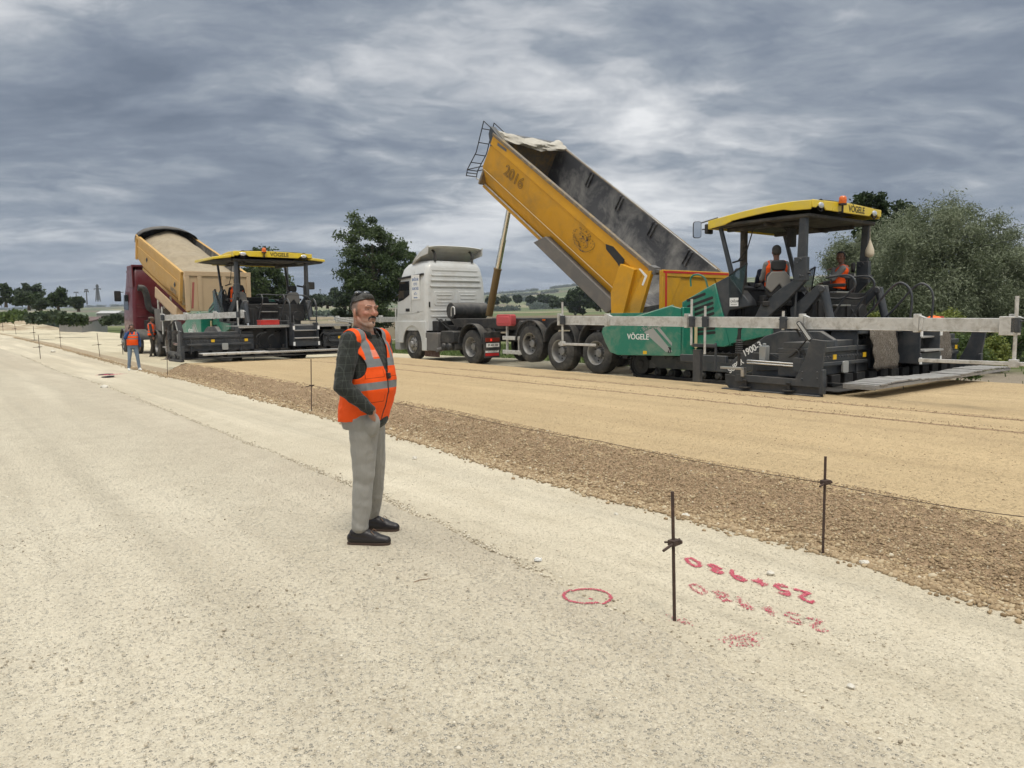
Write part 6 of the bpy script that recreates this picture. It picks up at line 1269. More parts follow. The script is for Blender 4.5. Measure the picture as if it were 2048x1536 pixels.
    mb.prismx([(1.06, zt - 0.14), (0.55, zt - 0.14), (0.9, zt - 0.75), (1.06, zt - 1.2)], xg - 0.075, xg - 0.05); mb.prismx([(-1.06, zt - 0.14), (-0.7, zt - 0.14), (-0.95, zt - 0.6), (-1.06, zt - 0.8)], xg - 0.075, xg - 0.05); mb.build('tailgate_frame', M_tipY, tg, 0.01)
    mb = MB(); mb.box(xg - 0.096, xg - 0.09, -1.2, 1.2, zt - 0.06, zt - 0.015); mb.box(xg - 0.096, xg - 0.09, 1.03 + 0.05, 1.14, zt - 1.22, zt - 0.06); mb.build('red_tape', M_redstripe, tg)
    mb = MB(); mb.box(xg, xg + 0.35, 1.18, 1.26, zt - 0.06, zt + 0.02); mb.box(xg, xg + 0.35, -1.26, -1.18, zt - 0.06, zt + 0.02); mb.build('gate_hinge', M_guard, tg, 0.01)
    # chute side of stone falling out
    mb = MB(); mb.prism([(xg + 0.02, zt - 0.75), (O[0] + 0.2, O[1] + 0.35), (O[0] + 0.1, 1.2), (xg - 0.15, 1.1)], -1.1, 1.1)
    o = mb.build('falling_gravel', M_liner, e, 0.0); o.name = 'tail_chute'
    return e, B, L, H
truckR, BR, LR, HR = build_truck_right()

T2S, T2T, T2Z = 30.4, 9.4, -0.10; MT2 = ROADM(T2S, T2T, T2Z)
def build_truck_left():
    e = empty('tipper_truck', MT2, 'maroon rigid tipper with ochre body full of gravel, backed up to the left paver', 'truck')
    def T(px, py, t=8.15): s, z = SP(px, py, t); return s - T2S, z - T2Z
    P1, P2 = T(364, 545), T(273, 470); ang = math.atan2(P2[1] - P1[1], P2[0] - P1[0]); L = math.hypot(P2[0] - P1[0], P2[1] - P1[1]); H = 1.50; hw = 1.25
    ux, uz = math.cos(ang), math.sin(ang); O = (P1[0] + H * uz, P1[1] - H * ux); body, B = tipper_body(e, O, ang, L, H, hw, M_tipO, M_liner)
    inv = B.inverted()
    mb = MB()
    for y in (hw, -hw): mb.box(0, L, y - 0.06, y + 0.05, H - 0.12, H + 0.03)
    mb.box(0.0, 0.18, hw - 0.02, hw + 0.06, 0.35, H); mb.box(L - 0.2, L, hw - 0.02, hw + 0.05, 0.4, H); mb.box(0.18, L - 0.2, hw, hw + 0.03, H - 0.5, H - 0.44); mb.box(0.1, L, 0.86, 0.98, -0.12, 0.0); mb.box(0.1, L, -0.98, -0.86, -0.12, 0.0); mb.build('top_rail', M_tipO, body, 0.012)
    mb = MB(); mb.box(0.25, 3.6, hw - 0.35, hw + 0.1, -0.42, -0.36); mb.box(0.25, 3.6, hw + 0.06, hw + 0.1, -0.42, 0.04); mb.build('side_panel', M_tipP, body, 0.012)
    for xx in (0.9, 5.4): mb = MB(); mb.tube([(xx - 0.08, hw + 0.02, H - 0.72), (xx, hw + 0.02, H - 0.62), (xx + 0.08, hw + 0.02, H - 0.72), (xx, hw + 0.02, H - 0.80)], 0.02, 5); mb.build('emblem', M_blackdecal, body)
    lettering('HARDOX', 0.26, M_guard, body, face_M((1.0 + 0.1, hw + 0.012, H - 1.0), (-1, 0, 0), (0, 0, 1)), 0.8, 0.002)
    # arched black tarpaulin hood at the front of the body
    mb = MB(); n = 20; V = []
    for x, k in ((L - 0.15, 1.0), (L + 0.12, 0.92), (L + 0.14, 0.0)):
        for i in range(n + 1): a = math.pi * i / n; V.append((x, 1.3 * math.cos(a), H - 0.15 + (0.66 * math.sin(a) * k if k else -0.2)))
    for i in range(n + 1): a = math.pi * i / n; V.append((L - 0.55, 1.29 * math.cos(a), H + 0.46 * math.sin(a) * (1 + 0.03 * math.sin(i * 2.2))))
    m_ = n + 1; F = []
    for a, b_ in ((3, 0), (0, 1), (1, 2)):
        for i in range(n): F.append((a * m_ + i, a * m_ + i + 1, b_ * m_ + i + 1, b_ * m_ + i))
    mb.add(V, F); mb.build('tarpaulin_hood', M_tarpB, body, 0, 50).modifiers.new('solid', 'SOLIDIFY').thickness = 0.03
    # tailgate
    xg = P1[0] - 0.28; zt = P1[1] + 0.02
    mb = MB(); mb.box(xg - 0.05, xg, -1.26, 1.26, zt - 1.5, zt); tg = mb.build('tailgate', M_tipP, e, 0.01)
    mb = MB(); mb.box(xg - 0.10, xg - 0.05, -1.26, 1.26, zt - 0.16, zt + 0.02)
    for y in (1.17, 0.72, -0.2, -1.17): mb.box(xg - 0.10, xg - 0.05, y - 0.08, y + 0.08, zt - 1.5, zt - 0.16)
    mb.build('tailgate_frame', M_tipP, tg, 0.01); mb = MB(); mb.prismx([(0.98, zt - 0.4), (0.90, zt - 0.4), (0.98, zt - 1.4), (1.06, zt - 1.4)], xg - 0.056, xg - 0.05); mb.build('red_tape', mat('faded_red', (0.35, 0.10, 0.08), 0.7), tg)
    mb = MB(); mb.prism([(-0.2, 1.5), (10.9, 1.0), (10.9, 0.72), (-0.2, 0.72)][:0] or [(0.0, 0.85), (11.0, 0.85), (11.0, 1.1), (0.0, 1.1)], 0.36, 0.46); mb.box(0, 11, -0.46, -0.36, 0.85, 1.1)
    for x in (0.2, 3, 6, 8.5, 10): mb.box(x - 0.1, x + 0.1, -0.36, 0.36, 0.86, 1.04)
    mb.box(4.8, 5.6, 0.5, 1.15, 0.45, 0.95); mb.build('chassis', M_chassis, e, 0.01)
    for p, fr in ((T(334, 691), 0), (T(313, 692), 0), (T(272, 690), 1), (T(247, 688), 1)):
        wheel(e, p[0], hw, 0.515, 1, dual=not fr, front=bool(fr), w=0.27); wheel(e, p[0], -hw, 0.515, -1, dual=not fr, front=bool(fr), w=0.27)
        mudguard(e, p[0], 0.58, 0.66, hw, 0.58, 10, 170)
    mb = MB(); p = T(330, 640); mb.box(4.2, 5.2, 0.65, 1.2, 1.15, 2.1); mb.build('hydraulic_tank', M_guard, e, 0.02)
    for xx in (4.3, 5.3, 3.2): mb = MB(); mb.cyl((xx, 1.0, 1.1), (xx, 1.0, 2.6), 0.04); mb.build('support_pole', M_alu, e)
    # cab: rear face towards us
    xr = T(256, 560)[0] - 0.6; xf = xr + 2.1; z1 = T(253, 532)[1]
    rings = [(0.75, xr, xf, 1.22, 0.10), (1.6, xr, xf + 0.03, 1.24, 0.12), (2.2, xr, xf - 0.05, 1.23, 0.13), (2.9, xr + 0.02, xf - 0.25, 1.2, 0.14), (3.3, xr + 0.04, xf - 0.35, 1.16, 0.15), (z1 - 0.25, xr + 0.1, xf - 0.5, 1.12, 0.15), (z1 - 0.12, xr + 0.2, xf - 0.8, 1.0, 0.15)]
    cab = loft_cab(e, rings, M_maroon)
    mb = MB(); mb.box(xr - 0.02, xr + 1.0, 1.14, 1.20, 3.2, z1); mb.box(xr - 0.02, xr + 1.0, -1.20, -1.14, 3.2, z1); mb.prism([(xr + 0.02, z1 - 0.05), (xr + 1.2, z1 - 0.3), (xr + 1.2, z1 - 0.24), (xr + 0.02, z1 + 0.03)], -1.2, 1.2); mb.build('roof_deflector', M_maroon, e, 0.01)
    for zz in (2.2, 2.35, 1.75): mb = MB(); mb.box(xr - 0.02, xr, -1.05, 1.05, zz, zz + 0.04); mb.build('pressed_rib', M_maroon, cab, 0.006)
    mb = MB(); mb.tube(catmull([(xr - 0.18, 1.0, 3.15), (xr - 0.18, 0.75, 3.1), (xr - 0.18, 0.62, 2.7), (xr - 0.2, 0.55, 2.2), (xr - 0.25, 0.2, 2.0), (xr - 0.25, -0.5, 2.0)], 6), 0.15, 12); mb.build('air_duct', M_plast, e)
    mb = MB(); mb.prism([(xr + 0.9, 2.1), (xf - 0.12, 2.15), (xf - 0.3, 2.85), (xr + 0.9, 2.85)], 1.225, 1.24); mb.build('side_window', M_glassD, cab)
    mb = MB(); p = T(232, 594); mb.prismx(rrect(1.32, 1.62, p[1] - 0.26, p[1] + 0.26, 0.05), xf - 0.1, xf - 0.02); mb.tube([(xf - 0.1, 1.2, p[1] + 0.2), (xf - 0.06, 1.4, p[1] + 0.2)], 0.02, 6); mb.build('mirror', M_black, cab, 0.01)
    mb = MB(); mb.box(xr - 0.6, xr - 0.1, -0.6, 0.8, 0.9, 1.6); mb.build('engine_block', M_black, e, 0.03)
    # the load
    l = MB()
    nx_, ny_ = 60, 26; V = []
    for i in range(nx_ + 1):
        for j in range(ny_ + 1):
            u, v_ = i / nx_, j / ny_; x = 0.0 + (L - 0.25) * u; y = -1.2 + 2.4 * v_; q = 1 - (2 * v_ - 1) ** 2
            h = H - 0.30 + q * (0.10 + 0.46 * u ** 0.7) + 0.085 * math.sin(u * 19 + 0.6 * math.sin(v_ * 5)) * q * (1 - 0.4 * u) + 0.05 * mnoise.noise(Vector((x * 1.6, y * 1.6, 1))) + 0.02 * mnoise.noise(Vector((x * 7, y * 7, 3)))
            V.append((x, y, h))
    m_ = ny_ + 1; l.add(V, [(i * m_ + j, i * m_ + j + 1, (i + 1) * m_ + j + 1, (i + 1) * m_ + j) for i in range(nx_) for j in range(ny_)])
    l.add([(x, y, 0.2) for x, y, z in V[:m_]] + [v for v in V[:m_]], [(i, i + 1, i + 1 + m_, i + m_) for i in range(m_ - 1)])
    Mg = MATS.get('load') or mat('load', (0.33, 0.27, 0.185), 0.95, bump=1.0, bscale=24, scale=3, dirt=0.5, dirtcol=(0.24, 0.195, 0.13), var=0.3)
    lo = l.build('gravel_load', Mg, None, 0, 60, MT2 @ B); tag(lo, 'mound of buff gravel heaped in the ochre tipper body at left', 'gravel load')
    return e
truckL = build_truck_left()
# ================================================================ people
M_skin = mat('skin', (0.36, 0.175, 0.115), 0.55, var=0.10, scale=14, bump=0.12, bscale=160)
def skin_tint_mat():
    m, n, b = new_mat('face_skin'); t = n.nodes.new('ShaderNodeTexCoord'); oc = t.outputs['Object']
    base = mix_(n, noise_(n, oc, 22, 5, 0.6), (0.33, 0.155, 0.098), (0.42, 0.215, 0.145)); a = n.nodes.new('ShaderNodeAttribute'); a.attribute_name = 'tint'
    f = math_(n, 'MULTIPLY', a.outputs['Alpha'], maprange_(n, noise_(n, oc, 260, 3, 0.7), 0.35, 0.6, 0.55, 1.0)); base = mix_(n, f, base, a.outputs['Color'])
    n.links.new(base, b.inputs['Base Color']); b.inputs['Roughness'].default_value = 0.5; b.inputs['Subsurface Weight'].default_value = 0.05
    bp = n.nodes.new('ShaderNodeBump'); bp.inputs['Strength'].default_value = 0.25; bp.inputs['Distance'].default_value = 0.003; n.links.new(noise_(n, oc, 120, 4, 0.6), bp.inputs['Height']); n.links.new(bp.outputs[0], b.inputs['Normal']); return m
M_skinT = skin_tint_mat()
M_skinD = mat('skin_dark', (0.20, 0.10, 0.065), 0.55, var=0.1, scale=14)
def hair_mat(name, a, b_):
    m, n, b = new_mat(name); t = n.nodes.new('ShaderNodeTexCoord'); v_ = noise_(n, mapping_(n, t.outputs['Object'], scale=(60, 60, 18)), 3.0, 4, 0.7)
    n.links.new(ramp_(n, v_, [(0.35, a), (0.62, b_)]), b.inputs['Base Color']); b.inputs['Roughness'].default_value = 0.7
    bp = n.nodes.new('ShaderNodeBump'); bp.inputs['Strength'].default_value = 0.8; bp.inputs['Distance'].default_value = 0.004; n.links.new(v_, bp.inputs['Height']); n.links.new(bp.outputs[0], b.inputs['Normal']); return m
M_hairG = hair_mat('greying_hair', (0.009, 0.008, 0.007), (0.065, 0.059, 0.05)); M_hairS = hair_mat('cropped_grey_hair', (0.13, 0.115, 0.10), (0.30, 0.265, 0.23)); M_hairB = hair_mat('black_hair', (0.008, 0.007, 0.006), (0.03, 0.026, 0.022)); M_beard = hair_mat('white_beard', (0.20, 0.15, 0.12), (0.42, 0.37, 0.33))
def cloth_mat(name, col, fold=0.6, sc=9, plaid=None, weave=True):
    m, n, b = new_mat(name); t = n.nodes.new('ShaderNodeTexCoord'); oc = t.outputs['Object']
    base = mix_(n, noise_(n, oc, 5, 5, 0.6), tuple(c * 0.86 for c in col), tuple(min(1, c * 1.14) for c in col))
    if plaid:
        sx_ = n.nodes.new('ShaderNodeSeparateXYZ'); n.links.new(oc, sx_.inputs[0])
        for ax, k in ((2, 0.052), (1, 0.045), (0, 0.05)):
            f = math_(n, 'FRACT', math_(n, 'ADD', math_(n, 'DIVIDE', sx_.outputs[ax], k), 50.0)); f = math_(n, 'LESS_THAN', math_(n, 'ABSOLUTE', math_(n, 'SUBTRACT', f, 0.5)), 0.05)
            base = mix_(n, math_(n, 'MULTIPLY', f, 0.30), base, plaid)
    n.links.new(base, b.inputs['Base Color']); b.inputs['Roughness'].default_value = 0.9; b.inputs['Specular IOR Level'].default_value = 0.2; b.inputs['Sheen Weight'].default_value = 0.15
    bp = n.nodes.new('ShaderNodeBump'); bp.inputs['Strength'].default_value = fold; bp.inputs['Distance'].default_value = 0.02
    h = math_(n, 'ADD', noise_(n, mapping_(n, oc, scale=(1, 1, 0.45), rot=(0.3, 0.5, 0)), sc, 3, 0.5, 1.5), math_(n, 'MULTIPLY', noise_(n, oc, 300, 2, 0.5), 0.05))
    n.links.new(h, bp.inputs['Height']); n.links.new(bp.outputs[0], b.inputs['Normal']); return m
def vest_mat(name, bands, tilt=0.15, yv=0.115, zs=1.27, zipper=True, col=(0.90, 0.095, 0.008), detail=True):
    m, n, b = new_mat(name); t = n.nodes.new('ShaderNodeTexCoord'); oc = t.outputs['Object']; sx_ = n.nodes.new('ShaderNodeSeparateXYZ'); n.links.new(oc, sx_.inputs[0])
    X, Y, Z = sx_.outputs; zt = math_(n, 'SUBTRACT', Z, math_(n, 'MULTIPLY', X, tilt)); base = mix_(n, noise_(n, oc, 6, 4, 0.5), tuple(c * 0.9 for c in col), col)
    def between(v_, a, b_): return math_(n, 'MULTIPLY', math_(n, 'GREATER_THAN', v_, a), math_(n, 'LESS_THAN', v_, b_))
    f = None
    for a, b_ in bands:
        q = between(zt, a, b_); f = q if f is None else math_(n, 'MAXIMUM', f, q)
    ay = math_(n, 'ABSOLUTE', Y); q = math_(n, 'MULTIPLY', between(ay, yv - 0.027, yv + 0.027), math_(n, 'GREATER_THAN', zt, zs)); f = math_(n, 'MAXIMUM', f, q)
    base = mix_(n, f, base, (0.185, 0.19, 0.19))
    if detail:
        front = math_(n, 'GREATER_THAN', X, 0.0)
        z1 = math_(n, 'MULTIPLY', between(Y, -0.006, 0.006), front); base = mix_(n, z1, base, (0.05, 0.02, 0.015))
        for (ya, yb2, za, zb) in ((-0.155, -0.03, 1.155, 1.205), (-0.165, -0.03, 0.99, 1.03), (0.03, 0.155, 1.155, 1.205)):   # pocket flaps
            o_ = math_(n, 'MULTIPLY', between(Y, ya - .003, yb2 + .003), between(zt, za - .003, zb + .003)); i_ = math_(n, 'MULTIPLY', between(Y, ya + .001, yb2 - .001), between(zt, za + .002, zb + .01))
            ed = math_(n, 'MULTIPLY', math_(n, 'SUBTRACT', o_, i_, clamp=True), front); base = mix_(n, math_(n, 'MULTIPLY', ed, 0.7), base, (0.25, 0.03, 0.005))
        pk = math_(n, 'MULTIPLY', math_(n, 'MULTIPLY', between(Y, -0.095, -0.035), between(zt, 1.295, 1.345)), front); base = mix_(n, math_(n, 'MULTIPLY', pk, 0.5), base, (0.85, 0.42, 0.33))
    n.links.new(base, b.inputs['Base Color']); b.inputs['Roughness'].default_value = 0.75; b.inputs['Specular IOR Level'].default_value = 0.3
    bp = n.nodes.new('ShaderNodeBump'); bp.inputs['Strength'].default_value = 0.5; bp.inputs['Distance'].default_value = 0.02
    n.links.new(noise_(n, mapping_(n, oc, scale=(1, 1, 0.6), rot=(0.4, 0.2, 0)), 9, 3, 0.5, 1.2), bp.inputs['Height']); n.links.new(bp.outputs[0], b.inputs['Normal']); return m

def cap_(p, r, q, r2): return ('cap', Vector(p), r, Vector(q), r2)
def ell_(c, r, R=None): return ('ell', Vector(c), r, R or Matrix.Identity(3))
def prim_mesh(prims):
    mb = MB()
    for p in prims:
        if p[0] == 'cap':
            _, a, r1, b, r2 = p; d = b - a
            if d.length < 1e-5: mb.ball(a, r1, 12); continue
            k = [(a, -1), (b, 1)]; u = d.normalized(); pts = []; rs = []
            for i in range(5): t_ = math.pi / 2 * i / 4; pts.append(a - u * r1 * math.cos(t_)); rs.append(max(1e-4, r1 * math.sin(t_)))
            for i in range(4, -1, -1): t_ = math.pi / 2 * i / 4; pts.append(b + u * r2 * math.cos(t_)); rs.append(max(1e-4, r2 * math.sin(t_)))
            mb.tube(pts, rs, 14)
        elif p[0] == 'ell':
            _, c, r, R = p; mb.ball((0, 0, 0), r, 18, 0, Matrix.Translation(c) @ R.to_4x4())
        elif p[0] == 'loft':
            rings = p[1]; n = 26; V = []
            for c, ax, ay in rings:
                for i in range(n):
                    t_ = 2 * math.pi * i / n; cc, ss = math.cos(t_), math.sin(t_); e_ = 0.82; V.append(Vector(c) + ax * math.copysign(abs(cc) ** e_, cc) + ay * math.copysign(abs(ss) ** e_, ss))
            F = [(k * n + i, k * n + (i + 1) % n, (k + 1) * n + (i + 1) % n, (k + 1) * n + i) for k in range(len(rings) - 1) for i in range(n)] + [tuple(range(n - 1, -1, -1)), tuple((len(rings) - 1) * n + i for i in range(n))]
            mb.add(V, F)
    me = bpy.data.meshes.new('tmp'); me.from_pydata(mb.v, [], mb.f); bm = bmesh.new(); bm.from_mesh(me); bmesh.ops.recalc_face_normals(bm, faces=bm.faces); bm.to_mesh(me); bm.free(); return me
def blob(name, prims, m, parent, voxel=0.01, smooth=3, cut=None, fold=None, extra=None):
    me = prim_mesh(prims); o = bpy.data.objects.new('tmp', me); COL.objects.link(o)
    r = o.modifiers.new('r', 'REMESH'); r.mode = 'VOXEL'; r.voxel_size = voxel; r.use_smooth_shade = True
    if smooth: s_ = o.modifiers.new('s', 'SMOOTH'); s_.factor = 0.5; s_.iterations = smooth
    dg = bpy.context.evaluated_depsgraph_get(); me2 = bpy.data.meshes.new_from_object(o.evaluated_get(dg)); bpy.data.objects.remove(o); bpy.data.meshes.remove(me); me2.name = name
    if cut or fold:
        bm = bmesh.new(); bm.from_mesh(me2)
        if fold:
            bm.normal_update()
            for v_ in bm.verts: v_.co += v_.normal * fold(v_.co)
        if cut:
            bmesh.ops.delete(bm, geom=[v_ for v_ in bm.verts if cut(v_.co)], context='VERTS')
            for _ in range(10):      # even out the stepped hem
                new = {}
                for v_ in bm.verts:
                    nb = [e_.other_vert(v_) for e_ in v_.link_edges if e_.is_boundary]
                    if len(nb) == 2: new[v_] = v_.co * 0.34 + (nb[0].co + nb[1].co) * 0.33
                for v_, c_ in new.items(): v_.co = c_
        bm.to_mesh(me2); bm.free()
    me2.materials.clear(); me2.materials.append(m); me2.polygons.foreach_set('use_smooth', [True] * len(me2.polygons)); o = link_mesh(name, me2, parent)
    if cut: sd_ = o.modifiers.new('solid', 'SOLIDIFY'); sd_.thickness = 0.006; sd_.offset = 1
    return o
def folds(amp, f1=14.0, seed=0.0):
    def g(co): return amp * (mnoise.noise(Vector((co.x * f1 * 0.7 + seed, co.y * f1 * 0.7, co.z * f1))) + 0.5 * mnoise.noise(Vector((co.x * 30, co.y * 30 + seed, co.z * 38))))
    return g
def hand(wr, d, palm_n, size=1.0, curl=0.5):
    """wrist, direction of the fingers, palm normal (towards which they curl)"""
    wr, d, pn = Vector(wr), Vector(d).normalized(), Vector(palm_n).normalized(); sd_ = d.cross(pn).normalized(); s = size; P = []
    pc = wr + d * 0.045 * s; P.append(ell_(pc + d * 0.01, (0.048 * s, 0.042 * s, 0.016 * s), Matrix((d, sd_, pn)).transposed()))
    for i, (o_, ln) in enumerate(((-0.03, 0.068), (-0.010, 0.078), (0.011, 0.072), (0.03, 0.056))):
        a = wr + d * 0.088 * s + sd_ * o_ * s; q = a; dd = d.copy()
        for k in range(3):
            dd = (dd + pn * curl * 0.75).normalized(); n_ = q + dd * ln * s * (0.42, 0.33, 0.25)[k]; P.append(cap_(q, (0.0095 - 0.0008 * k) * s, n_, (0.009 - 0.001 * k) * s)); q = n_
    a = wr + d * 0.03 * s - sd_ * 0.03 * s; b = a + (d * 0.6 - sd_ * 0.7 + pn * 0.3).normalized() * 0.04 * s; c = b + (d * 0.9 - sd_ * 0.2 + pn * 0.35).normalized() * 0.032 * s
    P += [cap_(a, 0.013 * s, b, 0.011 * s), cap_(b, 0.011 * s, c, 0.009 * s)]; return P
def head_prims(c, f, up=Vector((0, 0, 1)), s=1.0):
    f = Vector(f).normalized(); l = up.cross(f).normalized(); u = f.cross(l).normalized(); R = Matrix((f, l, u)).transposed()
    def p(x, y, z): return Vector(c) + (f * x + l * y + u * z) * s
    H = [ell_(p(-0.012, 0, 0.035), (0.098 * s, 0.077 * s, 0.088 * s), R), ell_(p(0.030, 0, 0.000), (0.066 * s, 0.064 * s, 0.075 * s), R), ell_(p(0.028, 0, -0.050), (0.062 * s, 0.055 * s, 0.055 * s), R), ell_(p(0.060, 0, -0.082), (0.034 * s, 0.032 * s, 0.028 * s), R),
         cap_(p(-0.01, 0.052, -0.045), 0.02 * s, p(0.05, 0.026, -0.085), 0.018 * s), cap_(p(-0.01, -0.052, -0.045), 0.02 * s, p(0.05, -0.026, -0.085), 0.018 * s),
         cap_(p(0.083, 0.0, 0.030), 0.010 * s, p(0.113, 0, -0.010), 0.0125 * s), cap_(p(0.09, 0, 0.0), 0.014 * s, p(0.105, 0, -0.014), 0.014 * s), ell_(p(0.100, 0.011, -0.018), (0.011 * s, 0.009 * s, 0.008 * s), R), ell_(p(0.100, -0.011, -0.018), (0.011 * s, 0.009 * s, 0.008 * s), R),
         cap_(p(0.080, 0.045, 0.037), 0.010 * s, p(0.088, 0.012, 0.036), 0.011 * s), cap_(p(0.080, -0.045, 0.037), 0.010 * s, p(0.088, -0.012, 0.036), 0.011 * s),
         ell_(p(0.070, 0.038, -0.010), (0.020 * s, 0.020 * s, 0.018 * s), R), ell_(p(0.070, -0.038, -0.010), (0.020 * s, 0.020 * s, 0.018 * s), R),
         cap_(p(0.086, 0.018, -0.047), 0.007 * s, p(0.090, -0.018, -0.047), 0.007 * s), cap_(p(0.084, 0.016, -0.058), 0.008 * s, p(0.084, -0.016, -0.058), 0.008 * s)]
    for sg in (1, -1): H += [ell_(p(-0.010, 0.079 * sg, -0.005), (0.020 * s, 0.008 * s, 0.032 * s), R @ Matrix.Rotation(0.3 * sg, 3, 'Z') @ Matrix.Rotation(-0.15, 3, 'Y')), ell_(p(-0.006, 0.076 * sg, -0.028), (0.011 * s, 0.008 * s, 0.012 * s), R)]
    return H, p, R
def torso_rings(base, up, fwd, rings, inflate=0.0):
    up = up.normalized(); l = up.cross(fwd).normalized(); f = l.cross(up).normalized()
    return ('loft', [(Vector(base) + up * z + f * cx, f * (rx + inflate), l * (ry + inflate)) for z, cx, rx, ry in rings]), f, l

def person(label, M, J, h, mats, vest_z=None, voxel=0.012, cat='worker', belly=0.0, hair='short', hf=None, capm=None, hands=None, group=None, sc=1.0, trouser_in=0.0):
    """J: joints in the frame M (x facing, y left, z up)."""
    e = empty('person', M, label, cat, group); V_ = {k: Vector(v_) for k, v_ in J.items()}; k = sc
    up = V_['neck'] - V_['pelvis']; L_ = up.length; fwd = Vector((1, 0, 0)); R0 = [(-0.09, 0.0, .115, .155), (0.0, -.005, .125, .17), (.10, .01, .125 + belly * .6, .162), (.20, .02, .125 + belly, .16), (.31, .012, .12 + belly * .6, .168), (.41, .0, .118, .182), (.47, -.01, .10, .16), (.51, -.012, .075, .105), (.545, -.012, .058, .06)]
    R0 = [(z * L_ / 0.53, cx * k, rx * k, ry * k) for z, cx, rx, ry in R0]
    tor, f_, l_ = torso_rings(V_['pelvis'], up, fwd, R0); torc, _, _ = torso_rings(V_['pelvis'], up, fwd, R0, 0.012 * k)
    hfv = Vector(hf) if hf else fwd; hp_, P, R = head_prims(V_['head'], hfv, Vector((0, 0, 1)), k)
    neck = [cap_(V_['neck'] - up.normalized() * 0.03, 0.056 * k, P(-0.015, 0, -0.05), 0.054 * k)]
    arms = []; armc = []; legs = []; legc = []; feet = []
    for s_ in 'LR':
        sh, el, wr = V_['sh' + s_], V_['el' + s_], V_['wr' + s_]; arms += [cap_(sh, .052 * k, el, .042 * k), cap_(el, .042 * k, wr, .029 * k)]; armc += [cap_(sh, .066 * k, el, .056 * k), cap_(el, .056 * k, wr.lerp(el, 0.06), .042 * k)]
        hp, kn, an = V_['hip' + s_], V_['kn' + s_], V_['an' + s_]; legs += [cap_(hp, .082 * k, kn, .055 * k), cap_(kn, .054 * k, an, .036 * k)]; legc += [cap_(hp, .096 * k, kn, .068 * k), cap_(kn, .066 * k, an + (kn - an).normalized() * 0.03, (.056 - trouser_in) * k)]
        to = V_['to' + s_]; d = (to - an); d.z = 0; d.normalize() if d.length > 0 else None; feet += [cap_(an - Vector((0, 0, .045)) * k - d * .045 * k, .034 * k, an + d * .10 * k - Vector((0, 0, .05)) * k, .037 * k), cap_(an + Vector((0, 0, .02)), .04 * k, an + d * .05 * k - Vector((0, 0, .035)) * k, .036 * k), cap_(an + d * .10 * k - Vector((0, 0, .05)) * k, .037 * k, an + d * .155 * k - Vector((0, 0, .056)) * k, .029 * k)]
    hd = []
    for s_ in 'LR':
        if hands and hands.get(s_): d, pn, cu = hands[s_]; hd += hand(V_['wr' + s_], d, pn, k, cu)
    thin_feet = [(t_[0], t_[1], t_[2] * 0.8, t_[3], t_[4] * 0.8) for t_ in feet]
    blob('body', [tor] + neck + hp_ + arms + legs + thin_feet + hd, mats['skin'], e, min(voxel, 0.0075 if hd else voxel) if voxel > 0.006 else voxel, 2)
    blob('trousers', [('loft', torc[1][:4])] + legc, mats['trousers'], e, voxel, 3, fold=folds(0.006 * k, 12))
    blob('shirt', [('loft', torc[1][1:])] + armc, mats['shirt'], e, voxel, 3, fold=folds(0.006 * k, 13, 3))
    if vest_z is not None:
        tv, _, _ = torso_rings(V_['pelvis'], up, fwd, R0, 0.030 * k); lo, zn = vest_z; nk = V_['neck']
        sh_ = [cap_(V_['shL'].lerp(nk, 0.30), .062 * k, V_['shR'].lerp(nk, 0.30), .062 * k)]
        def cut(co):
            rel = co - V_['pelvis']; h_ = rel.dot(up.normalized()); q = co - nk; rad = math.hypot(q.dot(f_) , q.dot(l_))
            if h_ < lo: return True
            if rad < 0.075 * k and h_ > L_ - 0.10: return True
            a = q.dot(f_); v_ = abs(rel.dot(l_))
            if a > 0 and h_ > zn and v_ < (h_ - zn) * 0.42: return True
            return abs(rel.dot(l_)) > 0.205 * k
        blob('vest', [tv] + sh_, mats['vest'], e, voxel * 0.8, 3, cut=cut, fold=folds(0.005 * k, 10, 7))
    for s_ in 'LR': 
        i = 0 if s_ == 'L' else 3; blob('shoe', feet[i:i + 3], mats['shoes'], e, voxel * 0.8, 2)
    if capm:
        blob('cap', [ell_(P(-0.015, 0, 0.065), (.112 * k, .09 * k, .062 * k), R), ell_(P(0.095, 0, 0.055), (.055 * k, .062 * k, .010 * k), R)], capm, e, voxel * 0.7, 2)
    if hair: blob('hair', [ell_(P(-0.022, 0, 0.048), (.098 * k, .083 * k, .086 * k), R), ell_(P(-0.05, 0, 0.0), (.066 * k, .079 * k, .07 * k), R)], mats['hair'], e, voxel * 0.7, 2, cut=lambda co: ((co - P(0, 0, 0)).dot(R.col[0]) > 0.028 * k and (co - P(0, 0, 0)).dot(R.col[2]) < 0.085 * k) or (co - P(0, 0, 0)).dot(R.col[2]) < -0.055 * k)
    if hair or capm:
        for sg in (1, -1): mb = MB(); mb.ball(P(0.083, 0.031 * sg, 0.018), 0.0085 * k, 8); mb.build('eye', M_blackdecal, e)
    return e, P, R, V_

